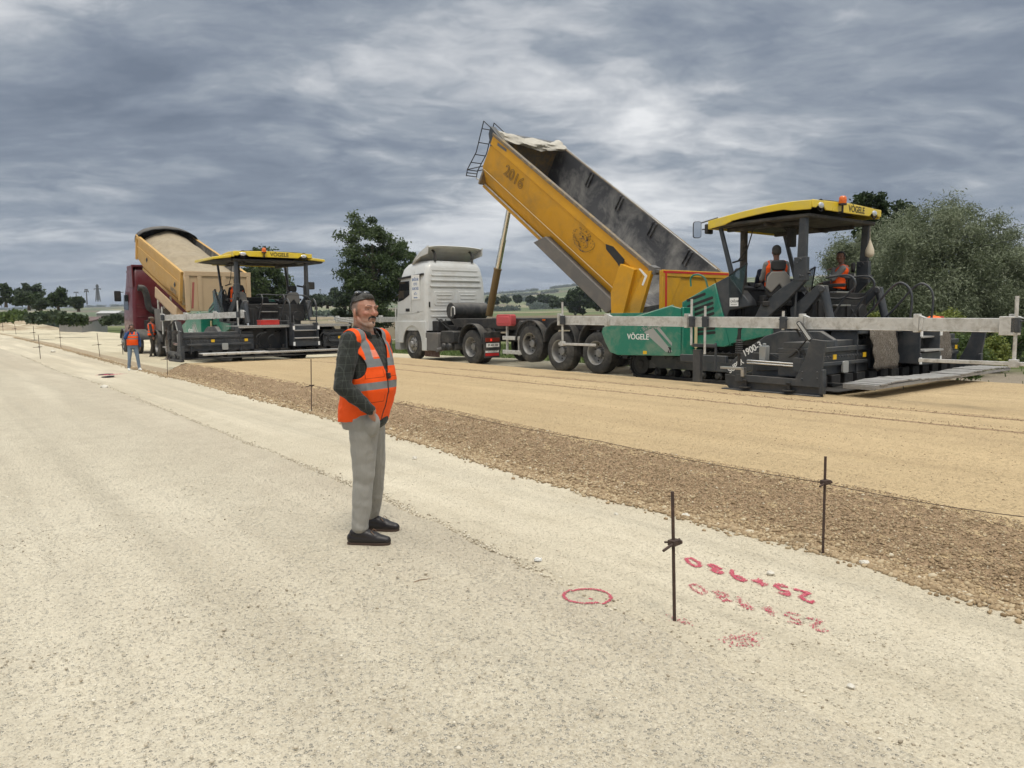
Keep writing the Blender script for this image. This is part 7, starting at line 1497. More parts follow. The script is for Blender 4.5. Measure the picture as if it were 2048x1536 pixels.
# ---- the man in the foreground ------------------------------------------------
HEAD_Y = math.radians(-28); RT = YP(737, 1088, 5.2); RT.z = 0.026
MM = Matrix.Translation(RT) @ Matrix.Rotation(HEAD_Y, 4, 'Z'); MMi = MM.inverted()
def mp(px, py, Y): return MMi @ YP(px, py, Y)
J = {'pelvis': mp(730, 824, 5.2), 'neck': mp(734, 668, 5.2), 'head': mp(729.5, 624.5, 5.19),
     'hipR': mp(728, 836, 5.12), 'hipL': mp(739, 836, 5.29), 'knR': mp(727, 955, 5.13), 'knL': mp(751, 940, 5.36), 'anR': mp(721, 1071, 5.12), 'anL': mp(744, 1043, 5.47),
     'toR': mp(778, 1084, 5.10), 'toL': mp(800, 1052, 5.42), 'shR': mp(701, 683, 5.04), 'elR': mp(684, 772, 4.94), 'wrR': mp(744, 822, 4.99),
     'shL': mp(763, 680, 5.36), 'elL': mp(768, 765, 5.46), 'wrL': mp(768, 824, 5.33)}
M_shirtM = cloth_mat('charcoal_plaid_shirt', (0.026, 0.029, 0.026), 0.8, 10, plaid=(0.085, 0.092, 0.080)); M_jeansM = cloth_mat('grey_jeans', (0.285, 0.275, 0.25), 0.9, 8)
M_shoeM = mat('dark_leather', (0.012, 0.009, 0.009), 0.4, bump=0.2, bscale=30); M_sole = mat('brown_sole', (0.055, 0.033, 0.022), 0.8)
M_vestM = vest_mat('orange_vest', ((1.075, 1.125), (1.228, 1.283)), tilt=0.12, zs=1.27)
def man():
    e = empty('person', MM, 'man in orange vest and grey jeans standing with a hand in his pocket', 'man'); V_ = {k: Vector(v_) for k, v_ in J.items()}
    V_['anR'].z = 0.088; V_['anL'].z = 0.088
    up = V_['neck'] - V_['pelvis']; L_ = up.length; F = Vector((1, 0, 0))
    # (height above pelvis, forward shift, depth, half width)
    R0 = [(-.11, -.01, .100, .140), (-.06, -.012, .122, .155), (0.0, -.006, .130, .158), (.08, .012, .140, .156), (.17, .026, .150, .160), (.25, .022, .146, .164), (.34, .008, .132, .172), (.42, -.004, .116, .182), (.475, -.012, .100, .168), (.515, -.018, .080, .12), (.545, -.018, .064, .07)]
    tor, f_, l_ = torso_rings(V_['pelvis'], up, F, R0); torc, _, _ = torso_rings(V_['pelvis'], up, F, R0, 0.008); tv, _, _ = torso_rings(V_['pelvis'], up, F, R0, 0.021)
    ha = math.radians(-43) - HEAD_Y; hf = Vector((math.cos(ha), math.sin(ha), 0.02)); H, P, R = head_prims(V_['head'], hf, Vector((0, 0, 1)), 1.0)
    neck = [cap_(V_['neck'] + Vector((-.01, 0, -.04)), .062, P(-.02, 0, -.05), .058), cap_(P(-.05, 0, -.02), .05, V_['neck'] + Vector((-.05, 0, 0)), .05)]
    arms = []; armc = []; legs = []; legc = []; feet = {}
    for s_ in 'LR':
        sh, el, wr = V_['sh' + s_], V_['el' + s_], V_['wr' + s_]; arms += [cap_(sh, .05, el, .04), cap_(el, .04, wr, .028)]
        armc += [cap_(sh, .074, sh.lerp(el, .5), .068), cap_(sh.lerp(el, .5), .068, el, .056), cap_(el, .058, el.lerp(wr, .5), .052), cap_(el.lerp(wr, .5), .052, wr.lerp(el, .06), .038)]
        hp, kn, an = V_['hip' + s_], V_['kn' + s_], V_['an' + s_]; legs += [cap_(hp, .085, kn, .055), cap_(kn, .054, an, .036)]
        legc += [cap_(hp, .104, hp.lerp(kn, .5), .086), cap_(hp.lerp(kn, .5), .086, kn, .066), cap_(kn, .065, kn.lerp(an, .5), .063), cap_(kn.lerp(an, .5), .062, an + Vector((0, 0, .045)), .052)]
        d = V_['to' + s_] - an; d.z = 0; d.normalize(); g = lambda t_, z: an + d * t_ + Vector((0, 0, z - .085))
        feet[s_] = ([cap_(g(-.055, .045), .036, g(.02, .042), .038), cap_(g(.02, .042), .038, g(.12, .036), .037), cap_(g(.12, .036), .037, g(.185, .030), .026), cap_(g(-.04, .075), .034, g(.045, .068), .036), cap_(g(.045, .066), .034, g(.11, .048), .034)], d, an)
    wr = V_['wrR']; hd_ = hand(V_['wrR'], Vector((-0.48, 0.50, -1)), Vector((0.2, 1, 0)), 1.0, 0.25) + hand(V_['wrL'], Vector((-0.48, -0.50, -1)), Vector((0, -1, 0)), 1.0, 0.3)
    legc += [ell_(V_['wrR'] + Vector((-.045, .045, -.095)), (.060, .042, .082)), ell_(V_['wrL'] + Vector((-.045, -.045, -.095)), (.060, .042, .082))]
    body = blob('body', [tor] + neck + H + arms + legs + hd_ + [(t_[0], t_[1], t_[2] * .8, t_[3], t_[4] * .8) for s_ in 'LR' for t_ in feet[s_][0]], M_skinT, e, 0.0042, 2)
    at = body.data.color_attributes.new('tint', 'FLOAT_COLOR', 'POINT'); P0 = P(0, 0, 0); fx, fy, fz = R.col[0], R.col[1], R.col[2]; buf = []
    def sst(a, b_, v_): u = min(1, max(0, (v_ - a) / (b_ - a))); return u * u * (3 - 2 * u)
    for v_ in body.data.vertices:
        q = v_.co - P0; x, y, z = q.dot(fx), abs(q.dot(fy)), q.dot(fz); c = (0, 0, 0, 0)
        if -0.13 < z < 0.16 and -0.15 < x < 0.14:
            crop = sst(-.030, .0, z + 0.35 * max(0, x + .0) * 0) * sst(.030, .012, x + 0.10 * max(0, .06 - z)); crop *= sst(-.05, -.03, z + .02 * (x < -.04))
            if abs(x + .01) < .03 and y > .078: crop = 0
            stub = sst(-.060, -.074, z - .22 * max(0, -(x - .05))) * sst(.0, .03, x) * .9; stub = max(stub, .35 * sst(-.028, -.05, z) * sst(-.01, .02, x))
            eye = math.exp(-((y - .031) / .017) ** 2 - ((z - .020) / .011) ** 2) * (x > .05)  # brow shade painted into the skin around the eyes
            red = .55 * math.exp(-((y - .045) / .02) ** 2 - ((z + .01) / .025) ** 2) * (x > .03) + .6 * (x > .098) * (z < .0) * (z > -.03)
            if crop > .05: c = (.15, .13, .112, crop * .92)
            elif stub > .03: c = (.38, .31, .26, stub * .7)
            elif eye > .1: c = (.12, .05, .035, eye * .85)
            elif red > .05: c = (.46, .17, .12, red)
        buf += c
    at.data.foreach_set('color', buf)
    def jf(co):
        r = 0.004 * mnoise.noise(Vector((co.x * 9 + co.z * 7, co.y * 9, co.z * 11))) + 0.002 * mnoise.noise(Vector((co.x * 20, co.y * 20 + co.z * 10, co.z * 24)))
        for zk, am in ((0.50, 1.0), (0.12, 1.2), (0.80, 0.8)): r *= 1 + am * math.exp(-((co.z - zk) / 0.07) ** 2)
        return r
    tr_ = blob('trousers', [('loft', torc[1][:4])] + legc, M_jeansM, e, 0.007, 3, fold=jf, cut=lambda co: co.z < 0.075)
    shirt = blob('shirt', [('loft', torc[1][1:])] + armc + [ell_(V_['pelvis'] + Vector((.085, .02, -.05)), (.062, .10, .060))], M_shirtM, e, 0.0075, 3, fold=lambda co: 0.008 * mnoise.noise(Vector((co.x * 13, co.y * 13, co.z * 15))) + 0.004 * mnoise.noise(Vector((co.x * 26, co.y * 26, co.z * 40))))
    # collar
    mb = MB(); V = []; n = 26
    for j, (r_, z) in enumerate(((.083, -.015), (.074, .028), (.082, .036), (.100, .004))):
        for i in range(n): 
            a = math.radians(25 + 310 * i / (n - 1)); p = V_['neck'] + Vector((math.cos(a) * r_ * 1.0 - .012, math.sin(a) * r_ * .95, z + .022 * (1 - math.cos(a)) * .6 - .03 * max(0, math.cos(a)))); V.append(p)
    mb.add(V, [(j * n + i, j * n + i + 1, (j + 1) * n + i + 1, (j + 1) * n + i) for j in range(3) for i in range(n - 1)]); c_ = mb.build('collar', M_shirtM, shirt, 0, 70); c_.modifiers.new('solid', 'SOLIDIFY').thickness = 0.005
    nk = V_['neck']
    def cut(co):
        rel = co - V_['pelvis']; h_ = rel.dot(up.normalized()); q = co - nk; y = rel.dot(l_); a = q.dot(f_); x_ = rel.dot(f_)
        if h_ < -.055 + .10 * x_: return True
        if math.hypot(a, q.dot(l_)) < .085 and h_ > L_ - .13: return True
        if x_ > 0.02 and h_ > .27 and abs(y) < (h_ - .27) * .34: return True
        lim = .196 - .045 * math.sin(min(1, max(0, (h_ - .22) / .22)) * 3.14); return abs(y) > lim and h_ > .2
    sh_ = [cap_(V_['shL'].lerp(nk, .10) + Vector((0, 0, .006)), .072, nk.lerp(V_['shL'], .45), .062), cap_(V_['shR'].lerp(nk, .10) + Vector((0, 0, .006)), .072, nk.lerp(V_['shR'], .45), .062)]
    hemL = [(-.075, -.012, .152, .182), (-.12, -.02, .150, .175)]
    tv2, _, _ = torso_rings(V_['pelvis'], up, F, [(-.14, -.02, .14, .172)] + R0[1:], 0.022)
    vest = blob('vest', [tv2] + sh_, M_vestM, e, 0.006, 3, cut=cut, fold=lambda co: 0.006 * mnoise.noise(Vector((co.x * 8, co.y * 8, co.z * 9))) + 0.0035 * mnoise.noise(Vector((co.x * 18, co.y * 18, co.z * 26))))
    mb = MB(); q = V_['pelvis'] + up.normalized() * .27 + f_ * .19 + Vector((0.0, -0.005, 0)); mb.box(q.x - .01, q.x + .02, q.y - .012, q.y + .012, q.z - .02, q.z + .02); mb.cyl((q.x + .01, q.y, q.z), (q.x + .035, q.y - .01, q.z - .005), .006); mb.build('clip', M_blackdecal, vest, 0.003)
    # shoes
    for s_ in 'RL':
        pr, d, an = feet[s_]; sh = blob('shoe', pr, M_shoeM, e, 0.005, 2, cut=lambda co: co.z < 0.012)
        sd_ = Vector((-d.y, d.x, 0)); V = []; pts = []
        for t_, w_ in ((-.092, .018), (-.085, .032), (-.05, .040), (0.0, .040), (.06, .042), (.12, .045), (.17, .040), (.20, .028), (.212, .012)): pts.append((t_, w_))
        poly = [an + d * t_ + sd_ * w_ for t_, w_ in pts] + [an + d * t_ - sd_ * w_ for t_, w_ in reversed(pts)]; n = len(poly); mb = MB(); mb.add([(p.x, p.y, 0.002) for p in poly] + [(p.x, p.y, 0.022) for p in poly], [tuple(range(n - 1, -1, -1)), tuple(range(n, 2 * n))] + [(i, (i + 1) % n, (i + 1) % n + n, i + n) for i in range(n)]); mb.build('sole', M_sole, sh, 0.003)
        mb = MB(); c = an + d * .085 + Vector((0, 0, -.005)); 
        for k in range(3): mb.tube([c + d * .018 * k + sd_ * .02 + Vector((0, 0, -.006 * k)), c + d * (.018 * k + .01) + Vector((0, 0, .004 - .006 * k)), c + d * .018 * k - sd_ * .02 + Vector((0, 0, -.006 * k))], .0022, 5)
        mb.tube(catmull([c, c + sd_ * .03 + Vector((0, 0, .022)), c + sd_ * .035 + d * .02, c + Vector((0, 0, .004)), c - sd_ * .03 + Vector((0, 0, .022)), c - sd_ * .035 + d * .02, c], 4), .0022, 5); mb.build('laces', mat('tan_laces', (0.22, 0.13, 0.08), 0.8), sh)
        mb = MB(); mb.cyl(an + Vector((0, 0, -.02)), an + Vector((0, 0, .05)), .038, .036, 16); mb.build('sock', mat('navy_sock', (0.012, 0.013, 0.03), 0.9), sh)
    # hair: longer grey top, cropped sides
    P0 = P(0, 0, 0); fx, fy, fz = R.col[0], R.col[1], R.col[2]
    def hl(co): q = co - P0; return q.dot(fx), q.dot(fy), q.dot(fz)
    def ctop(co): x, y, z = hl(co); return z < 0.066 - 0.7 * max(0, -x - 0.03) + 0.30 * max(0, x)
    blob('hair', [ell_(P(-.012, 0, .036), (.0990, .0780, .090), R), ell_(P(.036, -.004, .101), (.042, .034, .021), R), ell_(P(.058, .006, .096), (.020, .026, .014), R)], M_hairG, e, 0.0045, 1, cut=ctop, fold=lambda co: 0.005 * mnoise.noise(Vector((co.x * 50, co.y * 50, co.z * 25))) + 0.002 * mnoise.noise(Vector((co.x * 140, co.y * 140, co.z * 90))))
    mb = MB()
    blob('moustache', [cap_(P(.0965, .004, -.036), .0078, P(.084, .026, -.042), .0065), cap_(P(.0965, -.004, -.036), .0078, P(.084, -.026, -.042), .0065), cap_(P(.083, .027, -.043), .0038, P(.078, .029, -.060), .003), cap_(P(.083, -.027, -.043), .0038, P(.078, -.029, -.060), .003)], M_hairB, e, 0.0035, 1)
    blob('goatee', [cap_(P(.0885, 0, -.068), .006, P(.0885, 0, -.076), .0075)], M_hairB, e, 0.0035, 1)
    for sg in (1, -1):
        blob('eyebrow', [cap_(P(.095, .013 * sg, .038), .0048, P(.086, .042 * sg, .044), .0032)], M_hairG, e, 0.003, 1)
        mb = MB(); mb.ball(P(.0735, .031 * sg, .017), .0115, 12); ey = mb.build('eye', mat('eye_white', (0.22, 0.19, 0.165), 0.3), e); mb = MB(); mb.ball(P(.0815, .0315 * sg, .0165), .0050, 8); mb.build('iris', M_blackdecal, ey)
        blob('eyelid', [cap_(P(.084, .018 * sg, .0225), .0058, P(.077, .044 * sg, .0215), .0052), cap_(P(.083, .020 * sg, .0095), .0042, P(.076, .042 * sg, .010), .0040)], M_skin, e, 0.0028, 1)
    mb = MB(); mb.tube([P(.089, .020, -.0525), P(.0965, 0, -.0525), P(.089, -.020, -.0525)], .0022, 5); mb.build('mouth', mat('lip', (0.16, 0.06, 0.05), 0.5), e)
    # sunglasses pushed up on the head: separate thing
    sg_ = empty('sunglasses', MM, 'dark sunglasses pushed up on the hair of the standing man', 'sunglasses')
    for s in (1, -1):
        mb = MB(); mb.ball((0, 0, 0), (.022, .030, .017), 14, 0, Matrix.Translation(P(-.022, .032 * s, .130)) @ R.to_4x4() @ Matrix.Rotation(0.1, 4, 'Y')); mb.build('lens', mat('dark_lens', (0.01, 0.01, 0.012), 0.08, coat=1), sg_)
        mb = MB(); mb.tube([P(-.025, .060 * s, .125), P(-.03, .079 * s, .092), P(-.035, .086 * s, .045), P(-.035, .086 * s, .02)], .0035, 6); mb.build('temple', M_blackdecal, sg_)
    mb = MB(); mb.tube([P(-.022, .058, .132), P(-.02, 0, .143), P(-.022, -.058, .132)], .004, 6); mb.build('bridge', M_blackdecal, sg_)
    return e
man()

# ---- the other people ----------------------------------------------------------
def stand(h, sway=0.0, stride=0.10, knee=0.0):
    k = h / 1.75
    J = {'pelvis': (0, 0, .95), 'neck': (0.0, 0, 1.47), 'head': (.02, 0, 1.635), 'hipL': (0, .09, .92), 'hipR': (0, -.09, .92), 'knL': (.02 + knee, .11, .50), 'knR': (.03, -.11, .50), 'anL': (-.0 + stride * .3, .12, .085), 'anR': (-stride * .3, -.13, .085),
         'toL': (.2, .15, .05), 'toR': (.2, -.16, .05), 'shL': (-.01, .185, 1.41), 'shR': (-.01, -.185, 1.41), 'elL': (-.03, .24, 1.13), 'elR': (-.03, -.24, 1.13), 'wrL': (.06, .24, .88), 'wrR': (.06, -.24, .88)}
    return {a: tuple(c * k for c in b) for a, b in J.items()}
M_jeansB = cloth_mat('faded_blue_jeans', (0.155, 0.205, 0.27)); M_shirtB = cloth_mat('blue_shirt', (0.02, 0.055, 0.16)); M_brown = cloth_mat('dark_brown_trousers', (0.052, 0.045, 0.036)); M_shirtGr = cloth_mat('dark_grey_shirt', (0.05, 0.052, 0.056)); M_shirtLG = cloth_mat('light_grey_shirt', (0.20, 0.20, 0.195))
M_navy = cloth_mat('navy_trousers', (0.012, 0.015, 0.035)); M_blackc = cloth_mat('black_trousers', (0.012, 0.012, 0.013))
M_vestW = vest_mat('orange_vest_two_bands', ((1.06, 1.10), (1.17, 1.21)), tilt=0.0, zs=1.22, detail=False); M_vestP = vest_mat('plain_orange_vest', ((1.0, 1.03),), tilt=0, zs=5, detail=False); M_vestS = vest_mat('seated_orange_vest', ((0.20, 0.235),), tilt=0, zs=0.25, detail=False, col=(0.85, 0.10, 0.01))
def ground_at(px, py, z=0): s, t, zz = G(px, py, z); q = W(s, t, zz); return q
# phoning worker by the berm
q = ground_at(268, 741); h = 91 * q.y / FPX; k = h / 1.75; J2 = stand(h, stride=0.3); J2['anL'] = (0.02, .19 * k, .085 * k); J2['anR'] = (-.02, -.17 * k, .085 * k); J2['knL'] = (.03, .15 * k, .5 * k); J2['toL'] = (.2, .26, .05); J2['knR'] = (.02, -.13 * k, .5 * k)
J2['elR'] = (.13 * k, -.25 * k, 1.24 * k); J2['wrR'] = (.12 * k, -.11 * k, 1.50 * k); J2['elL'] = (-.05 * k, .25 * k, 1.14 * k); J2['wrL'] = (.0, .26 * k, .90 * k)
ang = math.radians(-62)
p2, P2_, _, V2_ = person('worker in jeans and orange vest holding a phone to his ear beside the berm', Matrix.Translation(q) @ Matrix.Rotation(ang, 4, 'Z'), J2, h, dict(skin=M_skinD, trousers=M_jeansB, shirt=M_shirtB, vest=M_vestW, shoes=M_whitedecal, hair=M_hairB), (0.02, .36), 0.016, hands={'R': ((0, .35, 1), (-.3, .5, 0), .5), 'L': ((.1, 0, -1), (0, -1, 0), .4)}, sc=k)
mb = MB(); mb.box(-.007, .007, -.036, .036, -.07, .07); tag(mb.build('phone', M_blackdecal, None, 0.003, 35, Matrix.Translation(q) @ Matrix.Rotation(ang, 4, 'Z') @ Matrix.Translation(Vector(J2['wrR']) + Vector((-.02, .03, .07)))), 'black phone held to the ear of the worker in jeans', 'phone')
# worker in cap behind him
q = ground_at(306, 714, 0.10); h = 80 * q.y / FPX; k = h / 1.75; J3 = stand(h, stride=0.2); J3['elR'] = (.02, -.23 * k, 1.14 * k); J3['wrR'] = (.10, -.22 * k, .90 * k); J3['elL'] = (.16, .20 * k, 1.24 * k); J3['wrL'] = (.22, .08 * k, 1.5 * k)
person('worker in beige cap, orange vest and brown trousers standing beside the left truck', Matrix.Translation(q) @ Matrix.Rotation(math.radians(15), 4, 'Z'), J3, h, dict(skin=M_skinD, trousers=M_brown, shirt=M_shirtGr, vest=M_vestW, shoes=M_blackdecal, hair=M_hairB), (-0.01, .36), 0.017, capm=cloth_mat('beige_cap', (0.22, 0.18, 0.14)), hands={'R': ((.1, 0, -1), (0, 1, 0), .4), 'L': ((0, -.2, 1), (0, -1, 0), .5)}, sc=k)
def seated(px_, yaw=0.0):
    J = {'pelvis': (0, 0, .10), 'neck': (-.07, 0, .60), 'head': (-.05, 0, .765), 'hipL': (.02, .09, .08), 'hipR': (.02, -.09, .08), 'knL': (.44, .14, .14), 'knR': (.44, -.13, .12), 'anL': (.50, .14, -.32), 'anR': (.52, -.14, -.32), 'toL': (.7, .15, -.36), 'toR': (.7, -.15, -.36),
         'shL': (-.07, .185, .54), 'shR': (-.07, -.185, .54), 'elL': (.05, .24, .27), 'elR': (.05, -.24, .27), 'wrL': (.28, .18, .26), 'wrR': (.28, -.18, .26)}
    return J
def seat_person(M, loc, label, yaw, mats, over=None, sc=1.0, cat='operator', hf=None):
    J = seated(0); J.update(over or {}); Mx = M @ Matrix.Translation(loc) @ Matrix.Rotation(yaw, 4, 'Z')
    hn = {'R': ((1, 0, -.1), (0, 0, -1), .5), 'L': ((1, 0, -.1), (0, 0, -1), .5)}
    return person(label, Mx, J, 1.7, mats, (0.02, .36), 0.015, cat=cat, hands=hn, sc=sc, hf=hf)
mR = dict(skin=M_skinD, trousers=M_navy, shirt=M_shirtLG, vest=M_vestS, shoes=M_blackdecal, hair=M_hairG)
seat_person(MR, (-0.55, 0.90, 1.87), 'grey-haired operator seen from behind in the near seat of the right paver', -0.75, mR, {'knL': (.38, .20, .42), 'anL': (.62, .22, .12), 'toL': (.8, .22, .05), 'head': (-.04, 0, .78)})
seat_person(MR, (-0.90, -0.86, 1.82), 'dark-haired young man slouching in the far seat of the right paver, facing us', 0.55, dict(skin=M_skinD, trousers=M_blackc, shirt=M_shirtLG, vest=M_vestS, shoes=M_blackdecal, hair=M_hairB), {'wrL': (.10, .05, .55), 'elL': (.12, .20, .33), 'head': (-.03, 0, .77)}, hf=(0.35, 1.0, 0))
seat_person(ML, (-0.55, 0.95, 1.82), 'dark-haired operator in an orange vest in the near seat of the left paver', -0.1, dict(skin=M_skinD, trousers=M_blackc, shirt=M_blackc, vest=M_vestS, shoes=M_blackdecal, hair=M_hairB), {'elR': (.05, -.26, .30)})

# ================================================================ survey stakes
M_rust = mat('rusty_rebar', (0.055, 0.034, 0.026), 0.8, dirt=0.5, scale=30, dirtcol=(0.12, 0.06, 0.035), bump=0.5, bscale=150)
SG = 'rusty steel survey stakes in two rows beside the berm'
def stake(bx, by, tx_, ty, label, z0=0.0, cz=0.62, bar=0.16, ang=0.3, r=0.009, clamp=True):
    s, t, z = G(bx, by, z0); base = W(s, t, z); top = YP(tx_, ty, base.y); d = top - base; hgt = d.length; e = empty('survey_stake', Matrix.Translation(base), label, 'stake', SG)
    top_l = Vector((d.x, 0, d.z)); mb = MB(); mb.tube([top_l * -0.1, top_l], r, 8)
    mb.build('rod', M_rust, e, 0, 35)
    c = top_l * cz; D_ = Vector((math.cos(ang), math.sin(ang), 0.0)); mb = MB(); mb.cyl(c - D_ * bar * 0.85 + Vector((0, -r * 2, -0.02)), c + D_ * bar * .45 + Vector((0, -r * 2, 0.01)), r * 0.8, n=8); cb_ = mb.build('cross_bar', M_rust, e)
    Mx = Matrix.Translation(c) @ Matrix.Rotation(ang, 4, 'Z'); mb = MB(); mb.box(-r * 3.2, r * 3.2, -r * 3, r * 1.8, -r * 1.6, r * 1.6, 0, Mx); cl = mb.build('clamp', M_rust, e, 0.002)
    mb = MB(); mb.cyl(c + Vector((-r * 5.2, 0, 0)), c + Vector((r * 5.2, 0, 0)), r * .6, n=8); mb.cyl(c + Vector((r * 4.2, 0, 0)), c + Vector((r * 5.2, 0, 0)), r * 1.1, n=6); mb.build('screw', M_rust, cl)
    return base, top_l
stake(1349, 1240, 1345, 983, 'nearest stake, standing in the strip beside the red numbers', bar=0.11, ang=0.75, cz=0.61)
stake(1646, 1100, 1651, 913, 'stake at the berm foot in the right of the picture', 0.03, cz=0.73, bar=0.07, ang=0.5)
stake(623, 824, 622, 718, 'stake at the berm foot just left of the standing man', cz=0.5, bar=0.11, ang=0.1, r=0.008)
stake(335, 752, 333, 655, 'stake at the corner of the left screed where the fresh layer begins', cz=0.35, bar=0.2, ang=0.2)
stake(200, 714.5, 194, 666, 'first stake on the old bank left of the phoning worker', cz=0.52, bar=0.32, ang=0.1, r=0.012)
stake(122, 696, 119, 658.5, 'second stake on the old bank left of the phoning worker', cz=0.56, bar=0.34, ang=0.1, r=0.014)
stake(69, 682, 66.5, 651.5, 'third stake on the old bank, above the stake on the road crease', cz=0.55, bar=0.36, ang=0.1, r=0.018)
stake(32.5, 671, 29, 647.5, 'fourth stake on the old bank, second from the left edge', cz=0.58, bar=0.4, ang=0.1, r=0.022)
stake(6.5, 665, 4.5, 643, 'farthest stake, at the left edge of the picture', cz=0.58, bar=0.4, ang=0.1, r=0.026)
stake(81, 717.6, 76.5, 670, 'lone stake on the crease between haul road and strip at left', cz=0.5, bar=0.3, ang=0.1, r=0.013)
stake(246, 709.5, 244, 689, 'short stake with a bar across its top behind the phoning worker', 0.1, cz=0.97, bar=0.22, ang=0.1, r=0.014)
def spt(px, py, t): s, z = SP(px, py, t); return W(s, t, z)
mb = MB(); tpts = [spt(2075, 1037, 4.85), spt(1648, 966, 5.0), spt(1200, 882, 5.15), spt(900, 826, 5.2), spt(623, 771, 5.2)]
P_ = []
for i in range(len(tpts) - 1):
    for j in range(6): u = j / 6; P_.append(tpts[i].lerp(tpts[i + 1], u) - Vector((0, 0, 0.02 * 4 * u * (1 - u))))
mb.tube(P_ + [tpts[-1]], 0.0024, 4); tag(mb.build('string_line', mat('dark_string', (0.06, 0.04, 0.03), 0.9), None), 'thin dark string stretched between the stakes along the berm top', 'string line')

# ================================================================ spray paint on the ground
def spray_mat():
    m, n, b = new_mat('red_spray_paint'); g = n.nodes.new('ShaderNodeNewGeometry'); n.links.new(ramp_(n, g.outputs['Random Per Island'], [(0, (0.36, 0.02, 0.055)), (0.6, (0.46, 0.06, 0.10)), (1, (0.52, 0.22, 0.22))]), b.inputs['Base Color']); b.inputs['Roughness'].default_value = 0.85; return m
M_spray = spray_mat()
def zo(x, y): return 1000 + x / 1.954, 880 + y / 1.954
def ellp(cx, cy, rx, ry, a0=0, a1=6.28, n=16): return [(cx + rx * math.cos(a), cy + ry * math.sin(a)) for a in np.linspace(a0, a1, n)]
def spray(strokes, dens, spread, label, rs, size=0.0031):
    V = []; F = []
    for st_ in strokes:
        pts = [zo(*p) for p in st_]; W3_ = [W(*G(px, py, 0.0)[:2]) for px, py in pts]
        for i in range(len(W3_) - 1):
            a, b = W3_[i], W3_[i + 1]; n = max(2, int((b - a).length * dens))
            for _ in range(n):
                p = a.lerp(b, rs.uniform()); x, y = p.x + rs.normal(0, spread), p.y + rs.normal(0, spread * 1.2); r_ = size * rs.uniform(0.5, 1.5); a0 = rs.uniform(0, 6.28); k0 = len(V)
                s_, t_ = RD.x * x + RD.y * y, RN.x * x + RN.y * y; sa = np.array([s_]); tp_ = np.array([t_]) - (crease(sa) - 3.0) * np.clip((t_ + 8) / 11, 0, 1); zn = z_near(sa, tp_)[1]; zs_ = 0.008 * fbm(sa * 1.3, np.array([t_]) * 2, 5, 21); z = float(zn[0] if t_ < crease(s_) - .08 else max(zn[0] if t_ < crease(s_) + .1 else -1, zs_[0])) + 0.005
                m_ = 6; V += [(x + r_ * math.cos(a0 + 6.283 * j / m_) * rs.uniform(.7, 1.2), y + r_ * math.sin(a0 + 6.283 * j / m_) * 1.2, z) for j in range(m_)]; F.append(tuple(range(k0, k0 + m_)))
    me = bpy.data.meshes.new('painted_marking'); me.from_pydata(V, [], F); me.materials.append(M_spray); o = link_mesh('painted_marking', me); tag(o, label, 'painted marking'); return o
rs = np.random.default_rng(21)
def digit(ch):       # strokes in a unit cell, x right, y up
    return {'2': [[(.1, .75), (.3, 1), (.7, .95), (.85, .7), (.5, .35), (.05, 0), (1.0, .05)]], '5': [[(.95, 1), (.3, .95), (.2, .55), (.6, .62), (.9, .35), (.6, .02), (.1, .08)]], '+': [[(.1, .5), (.95, .5)], [(.5, .85), (.5, .12)]],
            '9': [[(.85, .7), (.5, .55), (.15, .75), (.4, 1), (.8, .9), (.85, .5), (.7, .0)]], '8': [[(.5, .52), (.15, .75), (.5, 1), (.85, .77), (.5, .52), (.1, .25), (.5, 0), (.9, .25), (.5, .52)]], '0': [[(.5, 1), (.15, .75), (.1, .3), (.5, 0), (.88, .3), (.85, .78), (.5, 1)]]}[ch]
def written(text, p0, p1, h0, h1):      # from the first to the last character, both in zoomed pixels; letters grow downwards (upside down for us)
    out = []; n = len(text)
    for i, ch in enumerate(text):
        for st_ in digit(ch):
            q = []
            for x, y in st_:
                u = (i + x * 0.74) / n; bx = p0[0] + (p1[0] - p0[0]) * u; by = p0[1] + (p1[1] - p0[1]) * u; h_ = h0 + (h1 - h0) * u; q.append((bx + (y - .5) * h_ * 0.55, by + (y - .5) * h_))
            out.append(q)
    return out
row1 = written('25+980', (1225, 622), (700, 462), 44, 34)
spray(row1, 1700, 0.0070, 'darker red sprayed number 25+980, upside down, right of the nearest stake', rs)
row2 = written('25+980', (1275, 735), (715, 566), 46, 36)
spray(row2, 420, 0.008, 'faded red sprayed number below the darker one, right of the nearest stake', rs)
spray([ellp(940, 790, 60, 14), [(880, 770), (1000, 785)], [(950, 770), (990, 755), (1020, 765)]], 300, 0.016, 'faint smudge of red spray paint below the two number rows', rs)
spray([ellp(341, 617, 92, 33, n=30)], 1000, 0.0045, 'red sprayed ring on the haul road left of the nearest stake', rs)
spray([[(350, 623), (356, 624)]], 3000, 0.004, 'small dark red dot in the middle of the sprayed ring', rs)
spray([[(695, 705), (740, 715)], [(665, 690), (680, 700)]], 500, 0.014, 'faint red spray specks at the base of the nearest stake', rs)
